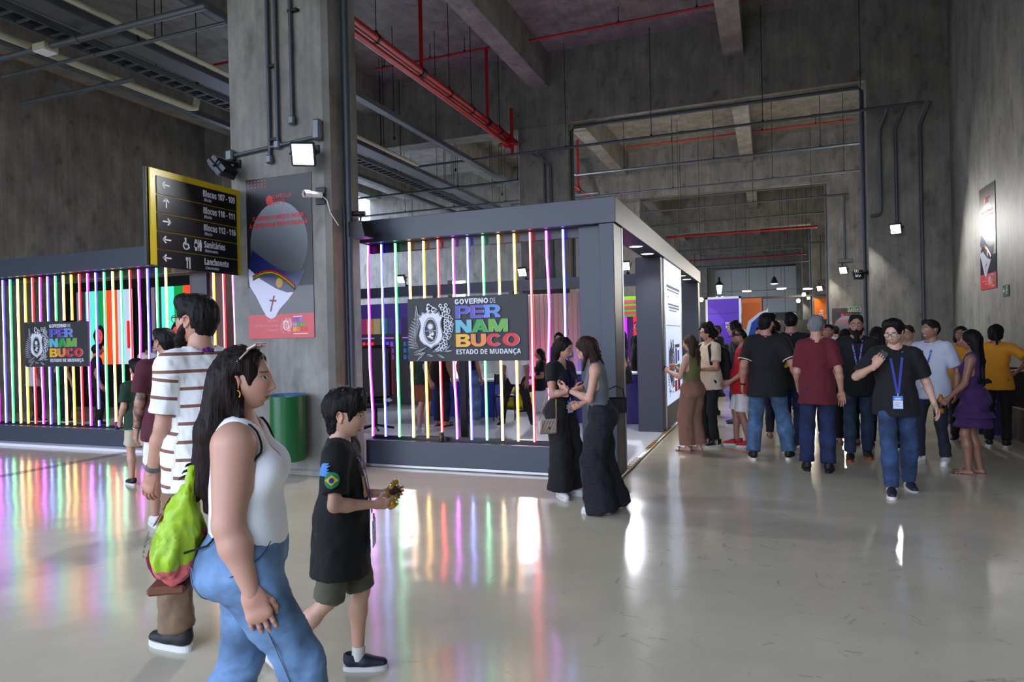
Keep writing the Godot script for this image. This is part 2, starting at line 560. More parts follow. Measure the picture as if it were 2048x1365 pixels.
func build_services() -> void:
	# red sprinkler mains along the hall
	var o := thing("sprinkler_main", "pair of thick red pipes under the ceiling beside the column", "pipe")
	obj("pipe", MB.new().tube([Vector3(-6.6, 7.12, -1.0), Vector3(-6.6, 7.12, -40.0)], 0.085, 12), M.red_pipe, o)
	obj("pipe", MB.new().tube([Vector3(-6.6, 6.93, -1.0), Vector3(-6.6, 6.93, -17.3)], 0.06, 12), M.red_pipe, o)
	for z in [-12.316, -15.79, -24.5]:
		obj("riser", MB.new().tube([Vector3(-6.6, 7.12, z), Vector3(-6.6, 9.0, z)], 0.045, 8), M.red_pipe, o)
		obj("clamp", MB.new().tube([Vector3(-6.6, 7.12, z - 0.07), Vector3(-6.6, 7.12, z + 0.07)], 0.105, 12), M.dark_steel, o)
	for z in [-10.6, -13.6, -14.8, -16.6]:
		obj("clamp", MB.new().tube([Vector3(-6.6, 7.12, z - 0.03), Vector3(-6.6, 7.12, z + 0.03)], 0.1, 10), M.dark_steel, o)
		var hr := MB.new()
		rod(hr, -6.6, z, 7.2)
		obj("hanger_rod", hr, M.dark_steel, o)
	obj("valve", MB.new().box(Vector3(-6.62, 6.93, -17.2), Vector3(0.2, 0.24, 0.2), 0.04).tube([Vector3(-6.85, 6.93, -17.2), Vector3(-6.4, 6.93, -17.2)], 0.05, 8).tube([Vector3(-6.5, 6.6, -17.25), Vector3(-6.5, 7.9, -17.25)], 0.05, 8), M.red_pipe, o)
	x_conduit("thin red sprinkler branch crossing above the stand, left of the long beam", -15.79, 9.0, -9.9, -6.35, 0.032, M.red_pipe, [-9.6, -8.2, -7.2], "sprinkler_branch", "pipe")
	x_conduit("thin red sprinkler branch near the top edge, right of the long beam", -15.83, 9.0, -5.45, 3.4, 0.032, M.red_pipe, [-3.2, -1.4, 1.6], "sprinkler_branch", "pipe")
	x_conduit("thin red sprinkler branch just inside the nearest portal", -23.3, 9.08, -5.2, 3.3, 0.03, M.red_pipe, [-4.0, -1.5, 1.8], "sprinkler_branch", "pipe")
	x_conduit("thin red sprinkler branch deeper in the second bay", -26.6, 9.08, -5.2, 2.9, 0.03, M.red_pipe, [-3.4, -0.1, 1.7], "sprinkler_branch", "pipe")
	x_conduit("red pipe crossing the third bay under the beam", -36.0, 6.72, -5.0, 2.3, 0.06, M.red_pipe, [-3.0, 1.0], "sprinkler_branch", "pipe")
	x_conduit("dark red pipe crossing the fourth bay", -47.0, 6.6, -5.0, 2.3, 0.05, M.red_pipe, [-2.0], "sprinkler_branch", "pipe")
	x_conduit("short red sprinkler branch with a step, left of the column", -14.0, 9.1, -14.6, -10.3, 0.035, M.red_pipe, [-12.0], "sprinkler_branch", "pipe")
	# grey conduits hung across the corridor
	x_conduit("grey conduit hung across the front of the nearest portal", -17.2, 6.62, -10.2, 3.3, 0.035, M.conduit, [-4.95, -2.7, -0.05, 2.05], "conduit", "conduit")
	x_conduit("grey conduit hung just behind the nearest portal", -20.2, 6.62, -9.6, 3.8, 0.035, M.conduit, [-4.0, -1.4, 1.4, 3.0])
	x_conduit("grey conduit hung in the middle of the second bay", -23.6, 6.62, -9.0, 3.8, 0.035, M.conduit, [-3.0, 0.2, 2.3])
	x_conduit("grey conduit in front of the second portal", -28.2, 6.74, -5.0, 2.9, 0.035, M.conduit, [-3.3, -0.5, 1.6])
	x_conduit("grey conduit behind the second portal", -31.2, 6.62, -5.0, 3.0, 0.035, M.conduit, [-2.6, 0.6])
	x_conduit("grey conduit at the third portal", -38.8, 6.3, -5.0, 3.0, 0.035, M.conduit, [-1.6, 1.0])
	x_conduit("pale grey conduit at the fourth portal", -45.5, 6.0, -5.0, 3.0, 0.04, M.galvanised, [-1.6, 1.0])
	for q in [[-19.0, -9.0, "first grey conduit crossing left of the pilaster"], [-21.8, -10.5, "second grey conduit crossing left of the pilaster"], [-25.0, -12.0, "farthest grey conduit crossing left of the pilaster"]]:
		x_conduit(q[2], q[0], 6.35, q[1] - 4.0, -5.2, 0.035, M.conduit, [q[1] - 2.0, q[1], q[1] + 2.0])
	# frame edge conduit running round the inside of the nearest portal
	obj("conduit", MB.new().tube([Vector3(-4.98, 3.2, -17.9), Vector3(-4.98, 7.25, -17.9), Vector3(-4.9, 7.36, -17.9), Vector3(2.08, 7.36, -17.9), Vector3(2.14, 7.28, -17.9), Vector3(2.14, 0.1, -17.9)], 0.05, 8), M.conduit)
	tag(get_child(-1), "grey conduit running round the inner edge of the nearest portal", "conduit")
	obj("conduit", MB.new().tube([Vector3(-4.98, 3.0, -28.9), Vector3(-4.98, 7.34, -28.9), Vector3(2.14, 7.34, -28.9), Vector3(2.14, 0.1, -28.9)], 0.05, 8), M.conduit)
	tag(get_child(-1), "dark conduit running round the inner edge of the second portal", "conduit")
	obj("conduit", MB.new().tube([Vector3(2.14, 7.3, -39.9), Vector3(2.14, 0.1, -39.9)], 0.05, 8), M.conduit)
	tag(get_child(-1), "dark conduit down the third portal's right jamb", "conduit")
	# drops on the pier and the pilaster
	for q in [[2.46, 4.35, "left vertical conduit with a bent foot on the right pier"], [2.78, 4.05, "middle vertical conduit on the right pier, above the floodlight"], [3.27, 0.3, "rightmost tall vertical conduit on the right pier"]]:
		var pts := [Vector3(q[0] + 0.14, 6.62, -17.2), Vector3(q[0], 6.2, -17.53), Vector3(q[0], q[1], -17.53)]
		if q[0] < 2.5: pts.append_array([Vector3(q[0] - 0.03, q[1] - 0.1, -17.53), Vector3(q[0] - 0.22, q[1] - 0.12, -17.53)])
		tag(obj("conduit", MB.new().tube(pts, 0.035, 8), M.conduit), q[2], "conduit")
	for q in [[-5.68, 6.45, "left short conduit drop on the pilaster behind the stand"], [-5.5, 6.25, "right short conduit drop on the pilaster behind the stand"]]:
		tag(obj("conduit", MB.new().tube([Vector3(q[0] - 0.3, 6.62, -17.25), Vector3(q[0], q[1], -17.53), Vector3(q[0], 3.1, -17.53)], 0.035, 8), M.conduit), q[2], "conduit")
	for q in [[2.75, -28.55, "conduit drop to the second floodlight"], [2.62, -39.55, "conduit drop to the third floodlight"], [2.7, -50.55, "conduit drop to the fourth floodlight"]]:
		tag(obj("conduit", MB.new().tube([Vector3(q[0], 6.7, q[1] + 0.3), Vector3(q[0], 6.5, q[1]), Vector3(q[0], 4.3, q[1])], 0.035, 8), M.conduit), q[2], "conduit")
	# cable trays and channels running down the hall on the left
	tray("perforated steel cable tray nearest the column", -7.75, 6.6, 0.16, 3)
	tray("wide dark steel cable channel left of the column", -9.75, 6.6, 0.42, 0)
	tray("ladder cable tray with open rungs left of the column", -10.35, 6.55, 0.36, 1)
	tray("narrow cable channel high on the left", -12.4, 7.0, 0.14, 3)
	tag(obj("drain_pipe", MB.new().tube([Vector3(-11.1, 6.5, 2.0), Vector3(-11.1, 6.5, -10.6), Vector3(-11.1, 6.55, -10.75), Vector3(-11.1, 6.75, -10.8)], 0.065, 10), M.cream_pipe), "cream plastic pipe ending in an elbow left of the column", "pipe")
	tag(obj("drain_pipe", MB.new().tube([Vector3(-9.2, 6.55, 2.0), Vector3(-9.2, 6.55, -16.8)], 0.045, 10), M.cream_pipe), "long pale pipe beside the cable channel at upper left", "pipe")
	tag(obj("conduit", MB.new().tube([Vector3(LEFT + 0.08, 9.0, 3.0), Vector3(LEFT + 0.08, 9.0, -17.5)], 0.05, 8), M.yellow_pipe), "thin yellow gas line along the dark left wall", "pipe")
	for q in [[-7.4, -12.3, -7.4, 0.05, "thick grey conduit crossing the trays at upper left"], [-8.9, -13.6, -10.6, 0.045, "lower grey conduit crossing toward the dark wall"], [-7.9, -12.6, -7.5, 0.03, "thin grey conduit crossing the trays at upper left"]]:
		x_conduit(q[4], q[0], 6.42, q[1], q[2], q[3], M.galvanised)
	var jb := thing("junction_box", "pale square junction box on the conduit at upper left", "box", Vector3(-10.75, 6.4, -7.4))
	obj("body", bx(Vector3.ZERO, Vector3(0.28, 0.12, 0.24), 0.01), M.cream_pipe, jb)
	obj("lid", bx(Vector3(0, -0.065, 0), Vector3(0.26, 0.012, 0.22), 0.004), M.white, jb)
	# hanger rods over the stand
	var rng := RandomNumberGenerator.new()
	rng.seed = 5
	for k in 26:
		var hx := [-7.75, -9.55, -9.95, -10.5, -10.2, -8.6][k % 6] as float
		var hz := -7.6 - k * 0.62 + rng.randf_range(-0.2, 0.2)
		var h := MB.new()
		rod(h, hx, hz, 6.6)
		tag(obj("hanger_rod", h, M.dark_steel), "thin black threaded rod hanging from the slab to the cable trays", "rod", "threaded rods above the stand")
	# column conduits, boxes
	var cc := thing("column_conduit", "grey conduits with junction boxes on the front of the large column", "conduit")
	for q in [[-5.54, 3.82], [-5.42, 3.98], [-5.2, 4.24]]:
		obj("pipe", MB.new().tube([Vector3(q[0], 9.4, -6.475), Vector3(q[0], q[1], -6.475)], 0.022, 8), M.conduit, cc)
		obj("junction_box", MB.new().box(Vector3(q[0], q[1] - 0.03, -6.47), Vector3(0.085, 0.1, 0.07), 0.015), M.galvanised, cc)
	obj("pipe", MB.new().tube([Vector3(-6.12, 3.9, -6.475), Vector3(-4.82, 3.98, -6.475)], 0.022, 8), M.conduit, cc)
	for q in [Vector3(-6.13, 3.9, -6.46), Vector3(-4.84, 4.0, -6.46), Vector3(-4.84, 4.1, -6.46)]:
		obj("junction_box", bx(q, Vector3(0.11, 0.14, 0.08), 0.02), M.galvanised, cc)
	for q in [Vector3(-5.48, 4.9, -6.48), Vector3(-5.16, 5.5, -6.48), Vector3(-5.48, 4.02, -6.48)]:
		obj("clip", bx(q, Vector3(0.14, 0.035, 0.05), 0.005), M.dark_steel, cc)
	tag(obj("conduit", MB.new().tube([Vector3(-4.69, 7.41, -6.83), Vector3(-4.69, 0.4, -6.83)], 0.045, 10).tube([Vector3(-4.715, 3.2, -6.77), Vector3(-4.70, 0.5, -6.77)], 0.012, 6), M.conduit), "thick grey conduit down the right side of the large column", "conduit")

func tray(label: String, x: float, y: float, w: float, style: int) -> void:
	var o := thing("cable_tray", label, "cable tray")
	for s in [-1, 1]:
		obj("side_rail", MB.new().lo_hi(Vector3(x + s * w * 0.5 - 0.012, y - 0.05, 2.0), Vector3(x + s * w * 0.5 + 0.012, y + 0.06, -27.5)), M.tray, o)
	if style == 0 or style == 3:
		obj("tray_floor", MB.new().lo_hi(Vector3(x - w * 0.5, y - 0.05, 2.0), Vector3(x + w * 0.5, y - 0.035, -27.5)), M.tray, o)
	else:
		var m := MB.new()
		for k in 110:
			m.box(Vector3(x, y - 0.02, 1.5 - k * 0.26), Vector3(w, 0.03, 0.035))
		tag(obj("rung", m, M.tray, o), "", "", "", "stuff")
		obj("cable", MB.new().tube([Vector3(x - 0.06, y + 0.02, 2.0), Vector3(x - 0.06, y + 0.02, -27.5)], 0.03, 6).tube([Vector3(x + 0.03, y + 0.01, 2.0), Vector3(x + 0.03, y + 0.01, -27.5)], 0.022, 6), M.matte_black, o)

func floodlight(label: String, at: Vector3, aim: Vector3, size: float, power: float, warm: Color, on := true, mount := Vector3.ZERO) -> void:
	var o := thing("floodlight", label, "floodlight", at)
	var B := Basis.looking_at((aim - at).normalized(), Vector3.UP)
	var X := Transform3D(B, Vector3.ZERO)
	var b := MB.new()
	b.box(Vector3.ZERO, Vector3(size, size, 0.07), 0.015, B)
	for k in 6:
		b.box(B * Vector3((k - 2.5) * size * 0.16, 0, 0.06), Vector3(0.012, size * 0.9, 0.06), 0.0, B)
	obj("housing", b, M.flood_grey, o)
	obj("lens", MB.new().box(B * Vector3(0, 0, -0.04), Vector3(size * 0.82, size * 0.82, 0.012), 0.003, B), glow("flood_lens_%d" % int(power), Color(1, 0.99, 0.97), 9.0 if power > 2.0 else 2.0) if on else M.flood_off, o)
	obj("bracket", MB.new().tube([X * Vector3(-size * 0.54, 0, 0), X * Vector3(-size * 0.54, 0, 0.12), X * Vector3(size * 0.54, 0, 0.12), X * Vector3(size * 0.54, 0, 0)], 0.012, 6), M.dark_steel, o)
	if mount != Vector3.ZERO: obj("arm", MB.new().tube([X * Vector3(0, 0, 0.12), mount], 0.018, 6).box(mount, Vector3(0.1, 0.1, 0.03), 0.004), M.dark_steel, o)
	if on:
		var l := AreaLight3D.new()
		l.name = "floodlight_beam"
		l.area_size = Vector2(size * 0.8, size * 0.8)
		l.light_energy = power
		l.light_color = warm
		l.shadow_enabled = true
		l.area_range = 60.0
		o.add_child(l)
		l.transform = Transform3D(B, B * Vector3(0, 0, -0.055))

const HUES := [[Color(0.22, 0.22, 1.0), Color(0.80, 0.83, 1.0)], [Color(0.02, 0.75, 0.32), Color(0.82, 1.0, 0.92)], [Color(1.0, 0.72, 0.33), Color(1.0, 0.97, 0.88)], [Color(1.0, 0.55, 0.03), Color(1.0, 0.93, 0.68)], [Color(1.0, 0.03, 0.09), Color(1.0, 0.5, 0.46)], [Color(0.78, 0.08, 0.95), Color(0.96, 0.62, 1.0)]]
const HUE_NAMES := ["blue", "green", "warm white", "amber", "red", "magenta"]

func light_tube(label: String, x: float, z: float, y0: float, y1: float, h: int, split: Array, bend: float, light: bool) -> void:
	var o := thing("light_tube", label, "light tube", Vector3(x, y0, z))
	var H: Array = HUES[h]
	var runs := [[0.0, y1 - y0]]
	if split.size(): runs = [[0.0, split[0] - y0], [split[1] - y0, y1 - y0]]
	for r in runs:
		var pts := []
		var core := []
		for k in 9:
			var u: float = lerpf(r[0], r[1], k / 8.0)
			var off := bend * sin(u * 2.3 + x) * 0.5 + bend * 0.3 * sin(u * 5.1)
			pts.append(Vector3(off, u, 0))
			core.append(Vector3(off, u, 0.0105))
		obj("glow_tube", MB.new().tube(pts, 0.0165, 8), glow("tube_%d" % h, H[0], 2.3), o)  # coloured outer tube, widened to draw the halo around the white core
		obj("core", MB.new().tube(core, 0.0105, 8), glow("tube_core_%d" % h, H[1], 3.4), o)
	if light:
		var l := AreaLight3D.new()
		l.name = "tube_light"
		l.area_size = Vector2(0.02, y1 - y0)
		l.light_color = H[0].lerp(H[1], 0.25)
		l.light_energy = 0.05
		l.shadow_enabled = true
		l.area_range = 40.0
		o.add_child(l)
		l.position = Vector3(0, (y1 - y0) * 0.5, 0.03)
		l.rotation.y = PI

func emblem(parent: Node3D, at: Vector3, s: float, light: Material, dark: Material, d: float) -> void:
	# a crest: shield with an oval, sun and star, cane leaves left, cotton right, ribbon below; s = height in metres
	var W := MB.new()
	var K := MB.new()
	var X := Transform3D(Basis().scaled(Vector3(s, s, 1)), at)
	var half := [[0.0, 0.30], [0.06, 0.335], [0.10, 0.30], [0.16, 0.32], [0.185, 0.26], [0.235, 0.235], [0.20, 0.16], [0.195, 0.08], [0.215, 0.0], [0.235, -0.08], [0.21, -0.17], [0.14, -0.235], [0.06, -0.265], [0.0, -0.31]]
	var sh := func(k: float) -> PackedVector2Array:
		var pts := PackedVector2Array()
		for q in half: pts.push_back(Vector2(q[0] * k - 0.02, q[1] * k))
		for i in range(half.size() - 2, 0, -1): pts.push_back(Vector2(-half[i][0] * k - 0.02, half[i][1] * k))
		return pts
	K.prism(sh.call(1.13), 0, d * 0.5, X)
	W.prism(sh.call(1.06), 0, d * 0.62, X)
	K.prism(sh.call(1.03), 0, d * 0.72, X)
	W.prism(sh.call(1.0), 0, d, X)
	var oval := func(rx: float, ry: float) -> PackedVector2Array:
		var pts := PackedVector2Array()
		for k in 36: pts.push_back(Vector2(cos(TAU * k / 36) * rx - 0.02, sin(TAU * k / 36) * ry))
		return pts
	K.prism(oval.call(0.118, 0.205), 0, d * 1.15, X)
	for k in 44: # beads round the oval
		var a := TAU * k / 44
		K.prism(PackedVector2Array([Vector2(cos(a - 0.035) * 0.148 - 0.02, sin(a - 0.035) * 0.245), Vector2(cos(a + 0.035) * 0.148 - 0.02, sin(a + 0.035) * 0.245), Vector2(cos(a + 0.035) * 0.128 - 0.02, sin(a + 0.035) * 0.218), Vector2(cos(a - 0.035) * 0.128 - 0.02, sin(a - 0.035) * 0.218)]), 0, d * 1.12, X, false)
	var star := PackedVector2Array()
	for k in 32:
		var r := 0.075 if k % 2 == 0 else 0.038
		star.push_back(Vector2(cos(TAU * k / 32) * r - 0.02, sin(TAU * k / 32) * r + 0.075))
	W.prism(star, 0, d * 1.3, X)
	W.prism(PackedVector2Array([Vector2(-0.13, 0.0), Vector2(0.09, 0.0), Vector2(0.09, -0.008), Vector2(-0.13, -0.008)]), 0, d * 1.25, X)
	for q in [[0.02, -0.06, 0.03, 12], [-0.03, -0.03, 0.013, 8], [-0.025, -0.07, 0.02, 6], [-0.07, -0.11, 0.013, 6], [0.02, -0.13, 0.013, 6]]:
		var b := PackedVector2Array()
		for k in int(q[3]): b.push_back(Vector2(q[0] + cos(TAU * k / q[3]) * q[2], q[1] + sin(TAU * k / q[3]) * q[2] * 1.1))
		W.prism(b, 0, d * 1.3, X)
	W.prism(PackedVector2Array([Vector2(-0.03, -0.06), Vector2(0.03, -0.16), Vector2(0.02, -0.165), Vector2(-0.07, -0.11)]), 0, d * 1.28, X)
	# the lion on top
	for q in [[-0.05, 0.40, 0.055], [-0.06, 0.46, 0.035], [0.03, 0.385, 0.05], [0.09, 0.375, 0.03], [-0.01, 0.43, 0.03]]:
		var b := PackedVector2Array()
		for k in 14: b.push_back(Vector2(q[0] + cos(TAU * k / 14) * q[2], q[1] + sin(TAU * k / 14) * q[2]))
		W.prism(b, 0, d * 0.9, X)
		var b2 := PackedVector2Array()
		for k in 10: b2.push_back(Vector2(q[0] + 0.008 + cos(TAU * k / 10) * q[2] * 0.5, q[1] - 0.005 + sin(TAU * k / 10) * q[2] * 0.45))
		K.prism(b2, 0, d * 0.95, X, false)
	# leaves: white rim, dark blade
	var leaf := func(x: float, y: float, a: float, L: float, w: float, lift: float) -> void:
		for pass_ in 2:
			var pts := PackedVector2Array()
			var ww := w * (1.0 if pass_ == 0 else 0.55)
			var ll := L * (1.0 if pass_ == 0 else 0.9)
			for k in 7:
				var u := k / 6.0
				pts.push_back(Vector2(x, y) + Vector2(u * ll, sin(u * PI) * ww + u * u * 0.25 * ll).rotated(a))
			for k in range(5, 0, -1):
				var u := k / 6.0
				pts.push_back(Vector2(x, y) + Vector2(u * ll, -sin(u * PI) * ww * 0.6 + u * u * 0.25 * ll).rotated(a))
			(W if pass_ == 0 else K).prism(pts, 0, d * (0.5 + lift + pass_ * 0.12), X, pass_ == 0)
	for k in 13:
		var u := k / 12.0
		leaf.call(-0.30 + 0.10 * u * u - 0.04 * sin(u * PI), -0.33 + u * 0.5, 2.75 - u * 0.85, 0.19, 0.016, 0.02 * k)
		leaf.call(-0.29 + 0.10 * u * u - 0.04 * sin(u * PI), -0.33 + u * 0.5, 1.75 - u * 0.3, 0.17, 0.015, 0.01 * k)
	leaf.call(-0.34, 0.12, 1.25, 0.34, 0.03, 0.3)
	# cotton: curls in a climbing band
	for k in 46:
		var u := k / 45.0
		var x := 0.235 + 0.13 * sin(u * PI) + 0.065 * sin(k * 2.4) - 0.10 * (1.0 - u) * (1.0 - u)
		var y := -0.36 + u * 0.80 + 0.03 * cos(k * 1.7)
		for pass_ in 2:
			var b := PackedVector2Array()
			for j in 9:
				var r := (0.036 if pass_ == 0 else 0.02) * (1.0 + 0.25 * sin(j * 3.0 + k))
				b.push_back(Vector2(x + cos(TAU * j / 9) * r + pass_ * 0.005, y + sin(TAU * j / 9) * r))
			(W if pass_ == 0 else K).prism(b, 0, d * (0.5 + 0.008 * k + pass_ * 0.1), X, pass_ == 0)
	# ribbon
	for q in [[-0.40, -0.40, 0.1, 0.3], [-0.40, -0.43, -0.1, 0.26], [-0.12, -0.43, -0.5, 0.14], [0.10, -0.43, -0.7, 0.16], [0.14, -0.40, 0.25, 0.26], [-0.14, -0.40, 3.6, 0.22], [0.0, -0.39, 0.1, 0.16], [0.2, -0.36, -0.3, 0.2]]:
		leaf.call(q[0], q[1], q[2], q[3], 0.02, 0.4)
	obj("emblem", W, light, parent)
	obj("emblem_dark", K, dark, parent)  # the dark parts of the crest design

func bow(m: MB, cx: float, cy: float, rx: float, ry: float, ix: float, iy: float, a0: float, a1: float, d: float) -> void:
	var n := maxi(4, int(absf(a1 - a0) / 18.0))
	for k in n:
		var a := deg_to_rad(lerpf(a0, a1, k / float(n)))
		var b := deg_to_rad(lerpf(a0, a1, (k + 1.0) / n))
		m.prism(PackedVector2Array([Vector2(cx + cos(a) * rx, cy + sin(a) * ry), Vector2(cx + cos(b) * rx, cy + sin(b) * ry), Vector2(cx + cos(b) * ix, cy + sin(b) * iy), Vector2(cx + cos(a) * ix, cy + sin(a) * iy)]), -d, d)

func heavy(ch: String, d: float) -> MB:
	# wide, heavy capitals in a 1 x 1 cell
	var m := MB.new()
	var r := func(x0: float, y0: float, x1: float, y1: float) -> void: m.lo_hi(Vector3(x0, y0, -d), Vector3(x1, y1, d))
	var q := func(a: Array) -> void:
		var pts := PackedVector2Array()
		for i in range(0, a.size(), 2): pts.push_back(Vector2(a[i], a[i + 1]))
		m.prism(pts, -d, d)
	match ch:
		"P", "R", "B":
			r.call(0.0, 0.0, 0.29, 1.0)
			r.call(0.29, 0.79, 0.62, 1.0)
			if ch == "B":
				r.call(0.29, 0.41, 0.62, 0.60)
				r.call(0.29, 0.0, 0.62, 0.21)
				bow(m, 0.62, 0.745, 0.32, 0.255, 0.06, 0.06, -90, 90, d)
				bow(m, 0.62, 0.275, 0.38, 0.275, 0.09, 0.075, -90, 90, d)
			else:
				r.call(0.29, 0.34, 0.60, 0.54)
				bow(m, 0.6, 0.67, 0.40, 0.33, 0.12, 0.125, -90, 90, d)
				if ch == "R": q.call([0.42, 0.40, 0.72, 0.40, 1.0, 0.12, 1.0, 0.0, 0.70, 0.0, 0.68, 0.22])
		"E":
			r.call(0.0, 0.0, 0.3, 1.0)
			for y in [0.0, 0.395, 0.79]: r.call(0.3, y, 1.0 if y != 0.395 else 0.94, y + 0.21)
		"N":
			r.call(0.0, 0.0, 0.27, 1.0)
			r.call(0.73, 0.0, 1.0, 1.0)
			q.call([0.0, 1.0, 0.32, 1.0, 1.0, 0.0, 0.68, 0.0])
		"A":
			q.call([0.0, 0.0, 0.29, 0.0, 0.64, 1.0, 0.34, 1.0])
			q.call([1.0, 0.0, 0.71, 0.0, 0.36, 1.0, 0.66, 1.0])
			r.call(0.22, 0.17, 0.78, 0.36)
		"M":
			r.call(0.0, 0.0, 0.22, 1.0)
			r.call(0.78, 0.0, 1.0, 1.0)
			q.call([0.0, 1.0, 0.3, 1.0, 0.62, 0.0, 0.38, 0.0])
			q.call([1.0, 1.0, 0.7, 1.0, 0.38, 0.0, 0.62, 0.0])
		"U":
			r.call(0.0, 0.4, 0.29, 1.0)
			r.call(0.71, 0.4, 1.0, 1.0)
			bow(m, 0.5, 0.4, 0.5, 0.4, 0.21, 0.18, 180, 360, d)
		"C", "G": bow(m, 0.5, 0.5, 0.5, 0.5, 0.21, 0.27, 38 if ch == "C" else 40, 322, d)
		"O": bow(m, 0.5, 0.5, 0.5, 0.5, 0.22, 0.27, 0, 360, d)
		"V":
			q.call([0.0, 1.0, 0.3, 1.0, 0.64, 0.0, 0.36, 0.0])
			q.call([1.0, 1.0, 0.7, 1.0, 0.36, 0.0, 0.64, 0.0])
	if ch == "G":
		r.call(0.55, 0.3, 1.0, 0.52)
		r.call(0.74, 0.1, 1.0, 0.5)
	return m

func word(parent: Node3D, said: String, x: float, y: float, width: float, cap: float, colors: Array, z: float, depth: float, _bold: float, side: Material) -> void:
	var natural := 0.0
	var wide := {"M": 1.25, "O": 1.12, "N": 1.05, "A": 1.1, "E": 0.95, "B": 1.0, "C": 1.06}
	for ch in said: natural += wide.get(ch, 1.0)
	var gap := width * 0.014
	var k := (width - gap * (said.length() - 1)) / natural
	for i in said.length():
		var w: float = wide.get(said[i], 1.0) * k
		if not M.has("glyph_" + said[i]): M["glyph_" + said[i]] = heavy(said[i], 0.5).mesh()
		var o := obj("letter", M["glyph_" + said[i]], colors[i], parent)
		o.transform = Transform3D(Basis().scaled(Vector3(w, cap, depth)), Vector3(x, y, z + depth * 0.5))
		if side:
			var s := obj("letter_side", M["glyph_" + said[i]], side, parent)
			s.transform = Transform3D(Basis().scaled(Vector3(w, cap, depth * 0.9)), Vector3(x + 0.006, y - 0.001, z + depth * 0.45))
		x += w + gap

func state_board(label: String, at: Vector3, w: float) -> void:
	# the grey name board hung in front of the tubes; built 1.555 m wide
	var o := thing("name_board", label, "sign board", at)
	o.scale = Vector3.ONE * (w / 1.555)
	obj("panel", bx(Vector3(0.7775, 0.3825, 0), Vector3(1.555, 0.765, 0.04), 0.004), M.board_grey, o)
	for x in [0.3, 1.25]: obj("bracket", bx(Vector3(x, 0.7, -0.09), Vector3(0.04, 0.06, 0.15), 0.004), M.dark_steel, o)
	emblem(o, Vector3(0.335, 0.37, 0.02), 0.66, M.sign_white, M.black, 0.02)
	var W := M.sign_white as Material
	word(o, "GOVERNO", 0.648, 0.672, 0.43, 0.063, [W, W, W, W, W, W, W], 0.02, 0.016, 1.4, null)
	var de := obj("letter", text("DE", 0.056, 0.012, font("Droid Sans", 400), 0.85), W, o)
	de.position = Vector3(1.10, 0.674, 0.026)
	var cs := []
	for c in [Color(0.27, 0.28, 0.68), Color(0.34, 0.25, 0.67), Color(0.33, 0.5, 0.82), Color(0.33, 0.67, 0.76), Color(0.05, 0.58, 0.2), Color(0.36, 0.64, 0.17), Color(0.9, 0.66, 0.06), Color(0.9, 0.5, 0.08), Color(0.80, 0.06, 0.1), Color(0.82, 0.06, 0.1)]:
		cs.append(mat("letter_%d" % cs.size() if o.name == "name_board" else "letter_%d" % cs.size(), c, 0.45))
	word(o, "PER", 0.655, 0.505, 0.565, 0.150, cs.slice(0, 3), 0.02, 0.022, 2.0, W)
	word(o, "NAM", 0.655, 0.337, 0.655, 0.150, cs.slice(3, 6), 0.02, 0.022, 2.0, W)
	word(o, "BUCO", 0.655, 0.168, 0.80, 0.150, cs.slice(6, 10), 0.02, 0.022, 2.0, W)
	var em := obj("letter", text("ESTADO DE MUDANÇA", 0.056, 0.014, font("Droid Sans", 700)), W, o)
	var ew: float = em.mesh.get_aabb().size.x
	em.transform = Transform3D(Basis().scaled(Vector3(0.815 / ew, 1, 1)), Vector3(0.655, 0.082, 0.027))

